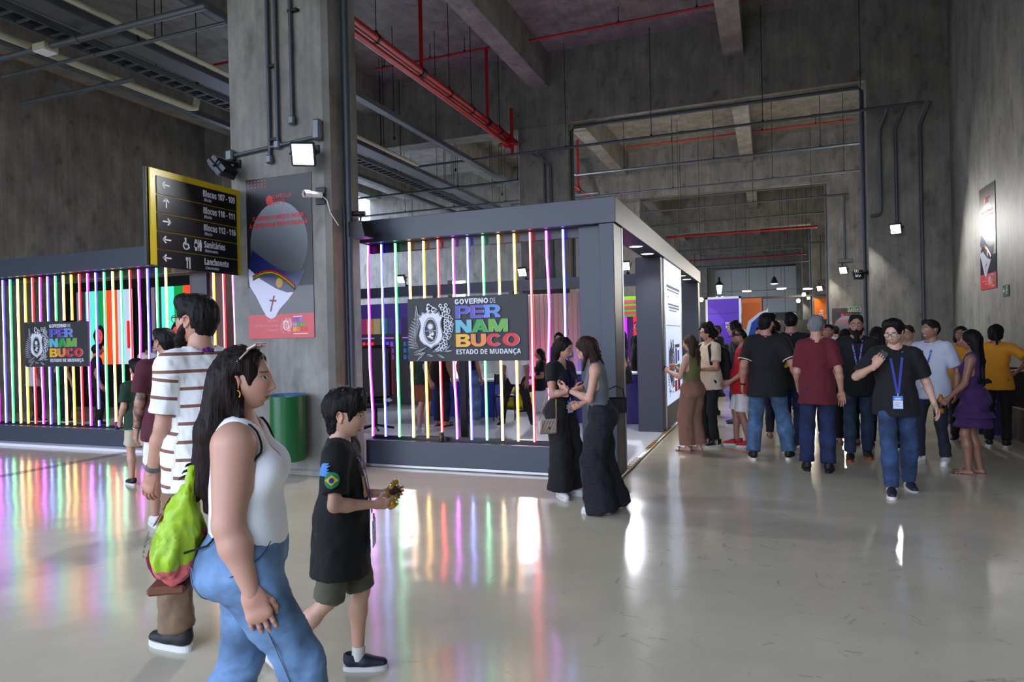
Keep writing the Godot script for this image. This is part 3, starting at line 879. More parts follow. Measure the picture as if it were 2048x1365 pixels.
func build_stand() -> void:
	var G: Material = M.stand_grey
	var o := thing("stand_deck", "white raised floor of the exhibition stand with metal edge", "platform")
	obj("deck_board", MB.new().lo_hi(Vector3(-13.4, 0, -7.3), Vector3(-1.60, 0.04, -16.9)), M.deck, o)
	obj("edge_profile", MB.new().lo_hi(Vector3(-1.60, 0.006, -7.25), Vector3(-1.545, 0.04, -16.95), 0.006), M.alu, o)
	obj("edge_profile", MB.new().lo_hi(Vector3(-4.82, 0.006, -7.25), Vector3(-1.545, 0.04, -7.31), 0.006), M.alu, o)
	obj("edge_profile", MB.new().lo_hi(Vector3(-13.4, 0.006, -7.48), Vector3(-6.3, 0.04, -7.55), 0.006), M.alu, o)
	for q in [[-7.72, -8.42], [-9.1, -9.85], [-10.55, -11.3]]:
		var n := 10
		for k in n:
			obj("hazard_tape", MB.new().lo_hi(Vector3(-1.602, 0.040, lerpf(q[0], q[1], k / float(n))), Vector3(-1.543, 0.0465, lerpf(q[0], q[1], (k + 1.0) / n))), M.hazard_yellow if k % 2 == 0 else M.black, o)
	# front right: plinth, corner post, fascia
	o = thing("exhibition_booth", "dark grey front frame of the stand around the right light tubes", "stand wall")
	obj("plinth", MB.new().lo_hi(Vector3(-4.81, 0.04, -7.26), Vector3(-1.99, 0.335, -7.62), 0.006), G, o)
	obj("tube_rail", MB.new().lo_hi(Vector3(-4.81, 0.335, -7.42), Vector3(-1.99, 0.375, -7.5)), M.stand_black, o)
	obj("tube_rail", MB.new().lo_hi(Vector3(-4.81, 2.72, -7.42), Vector3(-1.99, 2.83, -7.5)), M.stand_black, o)
	obj("fascia", MB.new().lo_hi(Vector3(-4.83, 2.83, -7.25), Vector3(-1.545, 3.11, -7.62), 0.004), G, o)
	obj("corner_post", MB.new().lo_hi(Vector3(-2.0, 0.04, -7.36), Vector3(-1.7, 2.83, -7.72), 0.006), G, o)
	obj("corner_post", MB.new().lo_hi(Vector3(-1.74, 0.04, -7.27), Vector3(-1.575, 2.83, -7.72), 0.006), G, o)
	obj("post_trim", MB.new().lo_hi(Vector3(-1.578, 0.04, -7.68), Vector3(-1.568, 2.83, -7.724)), M.alu, o)
	obj("speaker_bracket", bx(Vector3(-3.35, 3.13, -7.5), Vector3(0.36, 0.045, 0.2), 0.01), M.black, o)
	# right flank
	o = thing("exhibition_booth", "long grey flank of the stand with posts and pale fascia", "stand wall")
	obj("fascia", MB.new().lo_hi(Vector3(-1.86, 2.83, -7.625), Vector3(-1.547, 3.11, -16.95), 0.004), G, o)
	for q in [[-10.75, -11.04], [-13.3, -13.36]]:
		obj("post", MB.new().lo_hi(Vector3(-1.99, 0.04, q[0]), Vector3(-1.59, 2.83, q[1]), 0.006), G, o)
	obj("post", MB.new().lo_hi(Vector3(-1.99, 0.04, -16.5), Vector3(-1.57, 2.83, -16.9), 0.006), G, o)
	obj("screen_base", MB.new().lo_hi(Vector3(-1.72, 0.04, -11.0), Vector3(-1.585, 0.42, -13.35), 0.004), G, o)
	obj("post_trim", MB.new().lo_hi(Vector3(-1.60, 0.04, -11.0), Vector3(-1.572, 2.83, -11.06)), M.alu, o)
	obj("post_trim", MB.new().lo_hi(Vector3(-1.60, 0.04, -13.14), Vector3(-1.572, 2.83, -13.24)), M.alu, o)
	for z in [-9.36, -10.3, -14.5, -15.5]:
		var d := thing("downlight", "round recessed downlight under the pale fascia, %s" % {-9.36: "nearest the corner post", -10.3: "second from the corner post", -14.5: "third, past the lit panel", -15.5: "last before the end post"}[z], "downlight", Vector3(-1.715, 2.83, z), 0.0, "downlights in the flank soffit")
		obj("rim", MB.new().lathe([Vector2(0.105, 0.0), Vector2(0.105, -0.008), Vector2(0.092, -0.01)], 24), M.white, d)
		obj("lamp_face", MB.new().lathe([Vector2(0.094, -0.006), Vector2(0.0, -0.007)], 24), glow("downlight_face", Color(1, 0.99, 0.97), 3.0), d)
		var l := SpotLight3D.new()
		l.name = "downlight_beam"
		l.light_energy = 1.3
		l.light_size = 0.08
		l.spot_angle = 65.0
		l.spot_range = 20.0
		l.shadow_enabled = true
		d.add_child(l)
		l.position.y = -0.02
		l.rotation.x = -PI / 2
	lit_panel()
	# rear fascia on slim posts
	o = thing("exhibition_booth", "grey rear beam of the stand carrying floodlights", "stand wall")
	obj("fascia", MB.new().lo_hi(Vector3(-13.4, 2.83, -16.5), Vector3(-2.0, 3.11, -16.8)), G, o)
	for x in [-11.6, -8.6, -6.35]:
		obj("post", MB.new().lo_hi(Vector3(x - 0.06, 0.04, -16.5), Vector3(x + 0.06, 2.83, -16.62)), M.stand_black, o)
	# left front
	o = thing("exhibition_booth", "grey front frame of the stand around the left light tubes", "stand wall")
	obj("plinth", MB.new().lo_hi(Vector3(-13.4, 0.04, -7.5), Vector3(-6.3, 0.30, -7.86), 0.006), G, o)
	obj("tube_rail", MB.new().lo_hi(Vector3(-13.4, 0.30, -7.68), Vector3(-6.3, 0.335, -7.76)), M.stand_black, o)
	obj("tube_rail", MB.new().lo_hi(Vector3(-13.4, 2.7, -7.68), Vector3(-6.3, 2.81, -7.76)), M.stand_black, o)
	obj("fascia", MB.new().lo_hi(Vector3(-13.4, 2.81, -7.5), Vector3(-6.3, 3.11, -7.86), 0.004), G, o)
	obj("post", MB.new().lo_hi(Vector3(-8.36, 0.3, -7.9), Vector3(-8.02, 2.81, -8.2)), G, o)
	obj("post", MB.new().lo_hi(Vector3(-8.02, 0.3, -7.95), Vector3(-7.74, 2.81, -8.2)), M.post_red, o)
	# tubes
	for k in 14:
		var h := (k + 5) % 6
		var x := -4.775 + 0.2 * k
		var hid := k >= 3 and k <= 10
		light_tube("%s vertical light tube in the right front, %s" % [HUE_NAMES[h], ["first, beside the column", "second from the column", "third from the column", "first behind the board's left edge", "over and under the board's emblem", "above the emblem's right edge", "bent one above the word", "above the board's middle", "right of the board's middle", "near the board's right half", "last behind the board", "just right of the board", "second right of the board", "last, beside the corner post"][k]], x, -7.36, 0.372, 2.81, h, [1.32, 2.1] if hid else [], 0.022 if h == 5 else 0.004, true)
	var seq := [5, 0, 1, 2, 3, 4, 5, 0, 1, 2, 3, 4, 5, 0, 1, 2, 1, 4, 5, 0, 1, 2, -1, -1, -1, -1, 3, 4, 5]
	var pos := ["at the picture's left edge", "second from the left edge", "third from the left edge", "fourth from the left edge", "behind the small board's left edge", "above the small emblem", "right of the small emblem", "above the small board's middle", "over the coloured word", "near the small board's right half", "before its right end", "last behind the small board", "just right of the small board", "with a broken lower end", "third right of the small board", "fourth right of the small board", "beside the drinks can", "left of the screen portrait", "right of the portrait", "under the direction sign's left edge", "second under the sign", "third under the sign", "", "", "", "", "right of the bearded man", "second right of the bearded man", "third right of the bearded man"]
	for k in seq.size():
		if seq[k] < 0: continue
		light_tube("%s vertical light tube in the left front, %s" % [HUE_NAMES[seq[k]], pos[k]], -12.46 + 0.187 * k, -7.62, 0.33, 2.78, seq[k], [1.3, 2.04] if k >= 4 and k <= 11 else ([0.42, 0.6] if k == 13 else []), 0.012 if seq[k] == 5 else 0.003, k % 2 == 0)
	state_board("grey name board with crest and rainbow letters on the right front", Vector3(-4.118, 1.326, -7.20), 1.555)
	state_board("smaller-looking grey name board with crest on the left front", Vector3(-11.47, 1.29, -7.46), 1.455)
	stand_inside()

func lit_panel() -> void:
	# the tall luminous screen on the flank, faces +x
	var o := thing("display_screen", "tall white luminous screen with crest on the stand's flank", "screen", Vector3(-1.583, 0.42, -11.06), PI / 2)
	obj("screen", bx(Vector3(1.03, 1.2, 0), Vector3(2.06, 2.4, 0.02)), glow("screen_white", Color(0.80, 0.86, 1.0), 0.42), o)
	var ink := M.print_grey as Material
	obj("rule", bx(Vector3(1.0, 1.32, 0.0115), Vector3(1.8, 0.012, 0.002)), ink, o)
	var rng := RandomNumberGenerator.new()
	rng.seed = 9
	for r in 6:
		var y: float = [1.98, 1.92, 1.80, 1.68, 1.63, 1.58][r]
		var hgt: float = [0.045, 0.02, 0.016, 0.03, 0.03, 0.02][r]
		var x := 0.2 + 0.05 * r
		var m := MB.new()
		while x < [1.8, 1.75, 0.35, 1.75, 1.8, 1.3][r]:
			var w := rng.randf_range(0.04, 0.16)
			m.box(Vector3(x + w * 0.5, y, 0.0115), Vector3(w, hgt, 0.002))
			x += w + 0.03
		obj("printed_line", m, ink, o)
	emblem(o, Vector3(0.62, 0.62, 0.0105), 0.95, M.print_grey, M.print_dark, 0.002)
	for q in [[1.1, 0.96, 0.62, 0.06, Color(0.1, 0.12, 0.2)], [1.12, 0.78, 0.22, 0.28, Color(0.35, 0.25, 0.85)], [1.42, 0.78, 0.22, 0.2, Color(0.3, 0.35, 0.9)], [1.12, 0.5, 0.6, 0.25, Color(0.1, 0.75, 0.45)], [1.0, 0.25, 0.3, 0.2, Color(0.85, 0.1, 0.15)], [1.4, 0.25, 0.3, 0.2, Color(0.85, 0.1, 0.15)]]:
		obj("printed_block", bx(Vector3(q[0] + q[2] * 0.5, q[1], 0.0115), Vector3(q[2], q[3], 0.002)), mat("print_%s" % q[4].to_html(), q[4], 0.5), o)
	var l := AreaLight3D.new()
	l.name = "screen_light"
	l.area_size = Vector2(2.0, 2.3)
	l.light_color = Color(0.85, 0.9, 1.0)
	l.light_energy = 0.35
	l.shadow_enabled = true
	l.area_range = 30.0
	o.add_child(l)
	l.position = Vector3(1.03, 1.2, 0.02)
	l.rotation.y = PI

func stand_inside() -> void:
	for q in [[-9.52, "left one on the stand's rear beam", 3.3], [-5.93, "middle one on the stand's rear beam", 3.3], [-3.25, "right one on the stand's rear beam", 3.3]]:
		floodlight("bright white floodlight, %s" % q[1], Vector3(q[0], q[2], -16.3), Vector3(q[0], 0.2, -11.2), 0.24, 4.6 if q[0] > -9.0 else 1.5, Color(0.93, 0.95, 1.0), true, Vector3(0, -0.19, -0.3))
	# boarded back wall lit by coloured tubes
	var o := thing("plank_wall", "tall boarded back wall washed with pink and orange light", "wall", Vector3(-6.0, 0.04, -16.35))
	for k in 13:
		obj("plank", bx(Vector3(k * 0.125 + 0.06, 1.33, 0), Vector3(0.118, 2.66, 0.03), 0.006), M.plank if k % 3 else M.plank_b, o)
	for q in [[-5.9, Color(0.75, 0.15, 1.0), "magenta"], [-5.3, Color(1.0, 0.4, 0.1), "orange"], [-4.5, Color(0.2, 0.35, 1.0), "blue"]]:
		var u := thing("uplight", "small %s uplight at the foot of the boarded wall" % q[2], "uplight", Vector3(q[0], 0.04, -15.9))
		obj("body", MB.new().lathe([Vector2(0.0, 0.0), Vector2(0.07, 0.0), Vector2(0.07, 0.12), Vector2(0.06, 0.13)], 14), M.black, u)
		obj("lamp_face", MB.new().lathe([Vector2(0.06, 0.125), Vector2(0, 0.126)], 14), glow("uplight_%s" % q[2], q[1], 1.5), u)
		var l := SpotLight3D.new()
		l.name = "uplight_beam"
		l.light_color = q[1]
		l.light_energy = 1.8
		l.light_size = 0.05
		l.spot_angle = 60
		l.spot_range = 12
		l.shadow_enabled = true
		u.add_child(l)
		l.position.y = 0.14
		l.rotation = Vector3(PI / 2 - 0.3, 0, 0)
	# the lime notice and glowing stripes behind the counter
	o = thing("notice_board", "lime green notice board with pink bars and purple arrows", "sign board", Vector3(-3.35, 2.05, -16.4))
	obj("panel", bx(Vector3(0.3, 0.25, 0), Vector3(0.72, 0.5, 0.03)), mat("lime", Color(0.55, 0.85, 0.12), 0.5), o)
	for k in 3:
		obj("bar", bx(Vector3(0.26, 0.1 + k * 0.14, 0.018), Vector3(0.62, 0.06, 0.006)), mat("pink_bar", Color(0.95, 0.25, 0.5), 0.5), o)
	for y in [0.1, 0.38]:
		obj("arrow", MB.new().prism(PackedVector2Array([Vector2(0.5, y - 0.05), Vector2(0.62, y), Vector2(0.5, y + 0.05)]), 0.02, 0.026), mat("purple_ink", Color(0.25, 0.05, 0.5), 0.5), o)
	for q in [[-3.28, Color(0.55, 0.1, 1.0), "purple"], [-3.05, Color(1.0, 0.05, 0.15), "red"], [-2.82, Color(1.0, 0.55, 0.05), "amber"]]:
		o = thing("light_tube", "%s glowing light tube standing behind the purple counter" % q[2], "light tube", Vector3(q[0], 0.04, -16.3))
		obj("glow_tube", MB.new().tube([Vector3(0, 0.0, 0), Vector3(0, 2.0, 0)], 0.035, 8), glow("back_tube_%s" % q[2], q[1], 1.6), o)
	obj("back_panel", MB.new().lo_hi(Vector3(-4.0, 0.04, -16.42), Vector3(-2.0, 2.05, -16.46)), mat("back_panel", Color(0.25, 0.2, 0.32), 0.6))
	tag(get_child(-1), "dim purple back panel behind the counter", "panel")
	# purple counter
	o = thing("counter", "purple reception counter with white top", "counter", Vector3(-2.75, 0.04, -11.95))
	obj("body", bx(Vector3(0, 0.43, 0), Vector3(1.3, 0.86, 0.6), 0.01), mat("purple", Color(0.16, 0.07, 0.42), 0.4), o)
	obj("rim", bx(Vector3(0, 0.80, 0), Vector3(1.32, 0.1, 0.62), 0.008), M.purple, o)
	obj("top", bx(Vector3(0, 0.88, 0), Vector3(1.34, 0.03, 0.64), 0.008), M.white, o)
	# gaming wall on the left with posters and coloured header
	o = thing("gaming_wall", "black gaming wall with glowing red and violet posters", "wall", Vector3(-10.3, 0.04, -14.2))
	obj("panel", bx(Vector3(1.5, 0.86, 0), Vector3(3.4, 1.72, 0.06)), M.stand_black, o)
	var hues := [Color(0.8, 0.1, 0.5), Color(0.95, 0.6, 0.05), Color(0.85, 0.75, 0.5), Color(0.1, 0.6, 0.45), Color(0.3, 0.25, 0.6), Color(0.4, 0.2, 0.75), Color(0.25, 0.12, 0.4), Color(0.5, 0.3, 0.2)]
	for k in 8:
		obj("header_panel", bx(Vector3(0.9 + k * 0.2, 1.9, 0.0), Vector3(0.19, 0.4, 0.04)), mat("header_%d" % k, hues[k], 0.5), o)
	for q in [[1.05, Color(0.8, 0.08, 0.15), "red"], [1.6, Color(0.35, 0.2, 0.8), "violet"], [2.2, Color(0.05, 0.3, 0.5), "blue"]]:
		var pm := MB.new()
		for j in 9:
			pm.box(Vector3(q[0] + (j % 3 - 1) * 0.12, 1.15 + (j / 3) * 0.16, 0.034), Vector3(0.08, 0.11, 0.004), 0.002)
		obj("poster_art", pm, glow("art_%s" % q[2], q[1], 0.5), o)
		obj("poster_title", bx(Vector3(q[0], 1.62, 0.034), Vector3(0.36, 0.03, 0.004)), glow("art_title", Color(0.6, 0.3, 0.8), 0.5), o)
	# violet cube behind
	tag(obj("backdrop", MB.new().lo_hi(Vector3(-11.8, 0.04, -15.8), Vector3(-8.2, 2.6, -15.9)), mat("violet_cloth", Color(0.38, 0.28, 0.68), 0.7)), "pale violet backdrop behind the gaming wall", "backdrop")
	# blue table with keyboard stand
	o = thing("folding_table", "table with white top and blue cloth front inside the stand", "table", Vector3(-6.0, 0.04, -12.4))
	obj("cloth_front", bx(Vector3(0.2, 0.35, 0), Vector3(1.5, 0.7, 0.55), 0.01), mat("blue_cloth", Color(0.12, 0.2, 0.6), 0.7), o)
	obj("top", bx(Vector3(0.2, 0.72, 0), Vector3(1.6, 0.035, 0.6), 0.008), M.white, o)
	o = thing("folding_chair", "black folding chair beside the blue table", "chair", Vector3(-4.75, 0.04, -11.9), 0.3)
	obj("seat", bx(Vector3(0, 0.45, 0), Vector3(0.42, 0.03, 0.4), 0.01), M.black, o)
	obj("backrest", bx(Vector3(0, 0.75, -0.2), Vector3(0.4, 0.2, 0.025), 0.01), M.black, o)
	for s in [-1, 1]:
		obj("leg", MB.new().tube([Vector3(s * 0.2, 0.0, 0.22), Vector3(s * 0.2, 0.45, 0.0), Vector3(s * 0.2, 0.86, -0.21)], 0.012, 6), M.black, o)
		obj("leg", MB.new().tube([Vector3(s * 0.18, 0.0, -0.24), Vector3(s * 0.18, 0.45, 0.1)], 0.012, 6), M.black, o)
	o = thing("tripod_stand", "black upright pole stand inside the right front", "stand", Vector3(-4.05, 0.04, -8.6))
	obj("pole", MB.new().lo_hi(Vector3(-0.05, 0, -0.04), Vector3(0.05, 2.0, 0.04), 0.006), M.stand_black, o)
	obj("foot", bx(Vector3(0, 0.01, 0), Vector3(0.3, 0.02, 0.3), 0.004), M.stand_black, o)
	# bean bag
	var bb := MB.new().lathe([Vector2(0.0, 0.0), Vector2(0.36, 0.01), Vector2(0.43, 0.12), Vector2(0.38, 0.26), Vector2(0.25, 0.4), Vector2(0.12, 0.47), Vector2(0.0, 0.48)], 22)
	o = thing("bean_bag", "yellow bean bag on the white stand floor", "bean bag", Vector3(-5.2, 0.04, -14.0))
	obj("bag", bb, mat("bean_yellow", Color(0.85, 0.75, 0.03), 0.6), o)
	obj("seam", MB.new().tube([Vector3(0, 0.49, 0), Vector3(0.2, 0.45, 0.02), Vector3(0.39, 0.27, 0.03), Vector3(0.44, 0.12, 0.03)], 0.008, 5), M.bean_yellow, o)
	# drinks cans on the ledges
	for q in [[Vector3(-3.77, 0.335, -7.33), Color(0.05, 0.25, 0.1), "dark green drinks can on the right plinth"], [Vector3(-9.56, 0.30, -7.56), Color(0.08, 0.15, 0.4), "blue drinks can on the left plinth"]]:
		o = thing("drinks_can", q[2], "can", q[0])
		obj("body", MB.new().lathe([Vector2(0.0, 0.0), Vector2(0.024, 0.0), Vector2(0.032, 0.008), Vector2(0.032, 0.108), Vector2(0.027, 0.118)], 18), mat(q[2], q[1], 0.3, 0.4), o)
		obj("lid", MB.new().lathe([Vector2(0.027, 0.118), Vector2(0.026, 0.121), Vector2(0.0, 0.119)], 18), M.alu, o)
		obj("logo", MB.new().lathe([Vector2(0.0325, 0.05), Vector2(0.0325, 0.08)], 6, Vector3.ZERO, Basis(), 1.0, 2.0), mat("can_red", Color(0.7, 0.05, 0.08), 0.4), o)
	# gaming chair beside the column
	o = thing("gaming_chair", "black gaming chair with red edge behind the first tubes", "chair", Vector3(-6.5, 0.04, -10.2), 0.4)
	obj("backrest", bx(Vector3(0, 1.0, 0), Vector3(0.55, 0.95, 0.12), 0.05), M.black, o)
	obj("seat", bx(Vector3(0, 0.48, 0.28), Vector3(0.55, 0.14, 0.55), 0.05), M.black, o)
	obj("edge", MB.new().tube([Vector3(-0.28, 0.6, 0.05), Vector3(-0.28, 1.45, 0.05), Vector3(0.28, 1.45, 0.05), Vector3(0.28, 0.6, 0.05)], 0.012, 6), mat("chair_red", Color(0.7, 0.05, 0.06), 0.5), o)
	obj("post", MB.new().tube([Vector3(0, 0.06, 0.25), Vector3(0, 0.42, 0.25)], 0.04, 8), M.black, o)
	for k in 5:
		obj("leg", MB.new().tube([Vector3(0, 0.1, 0.25), Vector3(cos(k * TAU / 5) * 0.32, 0.04, 0.25 + sin(k * TAU / 5) * 0.32)], 0.022, 6), M.black, o)
	# left part: black wall with two bright screens
	tag(obj("dark_wall", MB.new().lo_hi(Vector3(-17.6, 0.04, -12.4), Vector3(-10.9, 3.3, -12.5)), M.stand_black), "glossy black inner wall behind the left tubes", "wall")
	for q in [[-17.0, "larger bright video screen with green and orange bands, far left", false], [-14.35, "bright video screen with a portrait, green and orange bands", true]]:
		o = thing("video_screen", q[1], "screen", Vector3(q[0], 1.15, -12.36))
		obj("bezel", bx(Vector3(1.0, 0.95, -0.02), Vector3(2.06, 1.96, 0.03)), M.black, o)
		var X0 := 0.0
		for b in [[0.12, Color(0.35, 0.3, 0.35)], [0.22, Color(0.12, 0.12, 0.16)], [0.42, Color(0.25, 0.85, 0.65)], [0.3, Color(0.02, 0.45, 0.2)], [0.42, Color(1.0, 0.22, 0.1)], [0.52, Color(0.55, 0.62, 0.68)]]:
			obj("band", MB.new().lo_hi(Vector3(X0, 0.0, -0.004), Vector3(X0 + b[0], 1.9, 0.002)), glow("band_%s" % b[1].to_html(), b[1], 0.85), o)
			X0 += b[0]
		for k in 3:
			obj("line", bx(Vector3(0.3, 0.35 + k * 0.07, 0.004), Vector3(0.55, 0.012, 0.002)), glow("screen_line", Color(0.6, 0.55, 0.65), 0.7), o)
		obj("red_bar", bx(Vector3(1.86, 0.75, 0.004), Vector3(0.12, 0.7, 0.002)), glow("screen_red", Color(0.9, 0.04, 0.04), 0.9), o)
		var pm := MB.new()
		var face := PackedVector2Array()
		var hair := PackedVector2Array()
		for k in 28:
			face.push_back(Vector2(0.8 + cos(TAU * k / 28) * 0.13, 0.72 + sin(TAU * k / 28) * 0.19))
			hair.push_back(Vector2(0.82 + cos(TAU * k / 28) * (0.22 + 0.02 * sin(k * 5.0)), 0.72 + sin(TAU * k / 28) * (0.30 + 0.02 * cos(k * 4.0))))
		obj("portrait_hair", MB.new().prism(hair, 0.003, 0.004), M.black, o)
		obj("portrait_face", pm.prism(face, 0.004, 0.0055), glow("portrait_skin", Color(0.75, 0.25, 0.22), 0.55), o)
		var fm := MB.new()
		for e in [[0.745, 0.76, 0.028, 0.009], [0.855, 0.76, 0.028, 0.009], [0.745, 0.795, 0.035, 0.007], [0.855, 0.795, 0.035, 0.007], [0.8, 0.625, 0.04, 0.012], [0.8, 0.68, 0.018, 0.01]]:
			var ee := PackedVector2Array()
			for k in 10: ee.push_back(Vector2(e[0] + cos(TAU * k / 10) * e[2], e[1] + sin(TAU * k / 10) * e[3]))
			fm.prism(ee, 0.0055, 0.0065)
		obj("portrait_features", fm, M.black, o)
		obj("portrait_shirt", MB.new().prism(PackedVector2Array([Vector2(0.5, 0.0), Vector2(1.12, 0.0), Vector2(1.05, 0.4), Vector2(0.9, 0.5), Vector2(0.7, 0.5), Vector2(0.56, 0.38)]), 0.0055, 0.0062), glow("portrait_orange", Color(0.9, 0.35, 0.1), 0.6), o)
		var l := AreaLight3D.new()
		l.name = "screen_light"
		l.area_size = Vector2(1.9, 1.8)
		l.light_color = Color(0.9, 0.9, 0.8)
		l.light_energy = 0.25
		l.shadow_enabled = true
		l.area_range = 30.0
		o.add_child(l)
		l.position = Vector3(1.0, 0.95, 0.03)
		l.rotation.y = PI

func poster(label: String, X: Transform3D) -> void:
	# tall event poster 0.965 x 1.94 m: black, grey oval, flag, red footer; the costumed figure is left out
	var o := thing("poster", label, "poster")
	o.transform = X
	obj("sheet", bx(Vector3(0.4825, 0.97, 0), Vector3(0.965, 1.94, 0.006)), M.poster_black, o)
	var oval := PackedVector2Array()
	for k in 40: oval.push_back(Vector2(0.475 + cos(TAU * k / 40) * 0.425, 1.13 + sin(TAU * k / 40) * 0.51))
	var om := mat("poster_oval", Color.WHITE, 0.4)
	if om.albedo_texture == null: # the printed oval runs from pale grey to near black
		var gt := GradientTexture2D.new()
		gt.gradient = Gradient.new()
		gt.gradient.colors = PackedColorArray([Color(0.55, 0.57, 0.59), Color(0.05, 0.055, 0.07)])
		gt.fill_to = Vector2(0, 1)
		gt.width = 16
		gt.height = 128
		om.albedo_texture = gt
		om.uv1_scale = Vector3(1, -1.0 / 1.06, 1)
		om.uv1_offset = Vector3(0, 1.66 / 1.06, 0)
	obj("grey_oval", MB.new().prism(oval, 0.003, 0.0042), om, o)
	obj("footer", MB.new().lo_hi(Vector3(0, 0, 0.003), Vector3(0.965, 0.29, 0.005)), mat("poster_red", Color(0.74, 0.20, 0.23), 0.35), o)
	obj("lower_field", MB.new().lo_hi(Vector3(0, 0.29, 0.003), Vector3(0.965, 0.62, 0.0036)), mat("poster_slate", Color(0.12, 0.125, 0.16), 0.25), o)
	var dots := MB.new()
	for r in 3:
		for c in 6: dots.prism(PackedVector2Array([Vector2(0.03 + c * 0.052, 1.83 + r * 0.038), Vector2(0.044 + c * 0.052, 1.83 + r * 0.038), Vector2(0.044 + c * 0.052, 1.844 + r * 0.038), Vector2(0.03 + c * 0.052, 1.844 + r * 0.038)]), 0.003, 0.0045)
	obj("dot_grid", dots, mat("poster_coral", Color(0.78, 0.16, 0.18), 0.4), o)
	var disc := PackedVector2Array()
	for k in 22: disc.push_back(Vector2(0.355 + cos(TAU * k / 22) * 0.052, 1.665 + sin(TAU * k / 22) * 0.06))
	obj("logo_disc", MB.new().prism(disc, 0.0042, 0.006), M.poster_coral, o)
	for q in [["campus", 0.41, 1.68, 0.058], ["party", 0.41, 1.615, 0.058]]:
		var tx := obj("logo_text", text(q[0], q[3], 0.002, font("Droid Sans", 400)), M.poster_coral, o)
		tx.position = Vector3(q[1], q[2], 0.0055)
	for q in [["O FUTURO COMEÇOU ONTEM", 0.10, 1.43, 0.75], ["A GENTE OLHA PARA O AMANHÃ!", 0.045, 1.345, 0.87]]:
		var tm := text(q[0], 0.05, 0.003, font("Droid Sans", 700))
		var tx := obj("slogan", tm, M.poster_coral, o)
		tx.transform = Transform3D(Basis().scaled(Vector3(q[3] / tm.get_aabb().size.x, 1, 1)), Vector3(q[1], q[2], 0.006))
	# the state flag hanging: blue field, rainbow, sun, white lower half with a red cross
	var P := func(a: Array) -> PackedVector2Array:
		var r := PackedVector2Array()
		for q in a: r.push_back(Vector2(q[0], q[1]))
		return r
	obj("flag_blue", MB.new().prism(P.call([[0.02, 0.86], [0.08, 1.08], [0.2, 1.0], [0.38, 0.88], [0.55, 0.80], [0.7, 0.78], [0.86, 0.80], [0.78, 0.66], [0.68, 0.55], [0.45, 0.55], [0.2, 0.66]]), 0.0042, 0.0058), mat("flag_blue", Color(0.05, 0.07, 0.3), 0.3), o)
	obj("flag_white", MB.new().prism(P.call([[0.01, 0.80], [0.02, 0.86], [0.2, 0.72], [0.42, 0.60], [0.58, 0.545], [0.68, 0.545], [0.60, 0.46], [0.47, 0.35], [0.40, 0.255], [0.34, 0.235], [0.27, 0.27], [0.2, 0.38], [0.12, 0.52], [0.03, 0.64]]), 0.0045, 0.0062), mat("flag_white", Color(0.74, 0.74, 0.82), 0.3), o)
	for q in [[0.0, Color(0.65, 0.08, 0.08)], [0.022, Color(0.72, 0.55, 0.06)], [0.044, Color(0.05, 0.35, 0.15)]]:
		var arc := []
		for k in 11:
			var u := k / 10.0
			arc.append(Vector3(0.08 + 0.62 * u, 0.735 + 0.14 * sin(u * PI * 0.9 + 0.2) - 0.13 * u - q[0], 0.0062))
		obj("flag_rainbow", MB.new().tube(arc, 0.011, 4), mat("rainbow_%s" % q[1].to_html(), q[1], 0.4), o)
	var sun := PackedVector2Array()
	for k in 20: sun.push_back(Vector2(0.475 + cos(TAU * k / 20) * 0.05, 0.665 + sin(TAU * k / 20) * 0.06))
	obj("flag_sun", MB.new().prism(sun, 0.005, 0.0075), mat("flag_gold", Color(0.7, 0.52, 0.12), 0.4), o)
	var cr := MB.new()
	cr.box(Vector3(0.365, 0.42, 0.0066), Vector3(0.022, 0.20, 0.001), 0.0, Basis(Vector3.BACK, -0.3))
	cr.box(Vector3(0.375, 0.455, 0.0068), Vector3(0.10, 0.022, 0.001), 0.0, Basis(Vector3.BACK, -0.1))
	obj("flag_cross", cr, mat("flag_cross", Color(0.45, 0.12, 0.10), 0.4), o)
	# footer lettering
	var W := M.sign_white as Material
	for q in [["Secretaria", 0.20], ["de Ciência, Tecnologia", 0.145], ["e Inovação", 0.09]]:
		var tm := text(q[0], 0.026, 0.002, font("Droid Sans", 400))
		var tx := obj("footer_text", tm, mat("poster_pale", Color(0.88, 0.6, 0.6), 0.5), o)
		tx.position = Vector3(0.45 - tm.get_aabb().size.x, q[1], 0.006)
	emblem(o, Vector3(0.565, 0.15, 0.005), 0.19, mat("poster_pale2", Color(0.9, 0.75, 0.75), 0.5), M.poster_red, 0.002)
	var cs := []
	for k in 10: cs.append(M["letter_%d" % k])
	word(o, "PER", 0.665, 0.19, 0.14, 0.05, cs.slice(0, 3), 0.005, 0.002, 2.0, null)
	word(o, "NAM", 0.665, 0.135, 0.165, 0.05, cs.slice(3, 6), 0.005, 0.002, 2.0, null)
	word(o, "BUCO", 0.665, 0.08, 0.21, 0.05, cs.slice(6, 10), 0.005, 0.002, 2.0, null)
	for q in [[0.255, 0.13], [0.05, 0.21]]:
		obj("footer_line", bx(Vector3(0.665 + q[1] * 0.5, q[0], 0.0055), Vector3(q[1], 0.012, 0.001)), M.poster_pale2, o)

func arrow(o: Node3D, at: Vector3, turn: float, s: float) -> void:
	var m := MB.new()
	var B := Basis(Vector3.BACK, turn)
	m.box(at, Vector3(s, s * 0.16, 0.004), 0.0, B)
	for a in [0.78, -0.78]:
		m.box(at + B * (Vector3(-s * 0.5, 0, 0) + Vector3(cos(a), sin(a), 0) * s * 0.24), Vector3(s * 0.55, s * 0.16, 0.004), 0.0, B * Basis(Vector3.BACK, a))
	obj("arrow", m, M.sign_white, o)

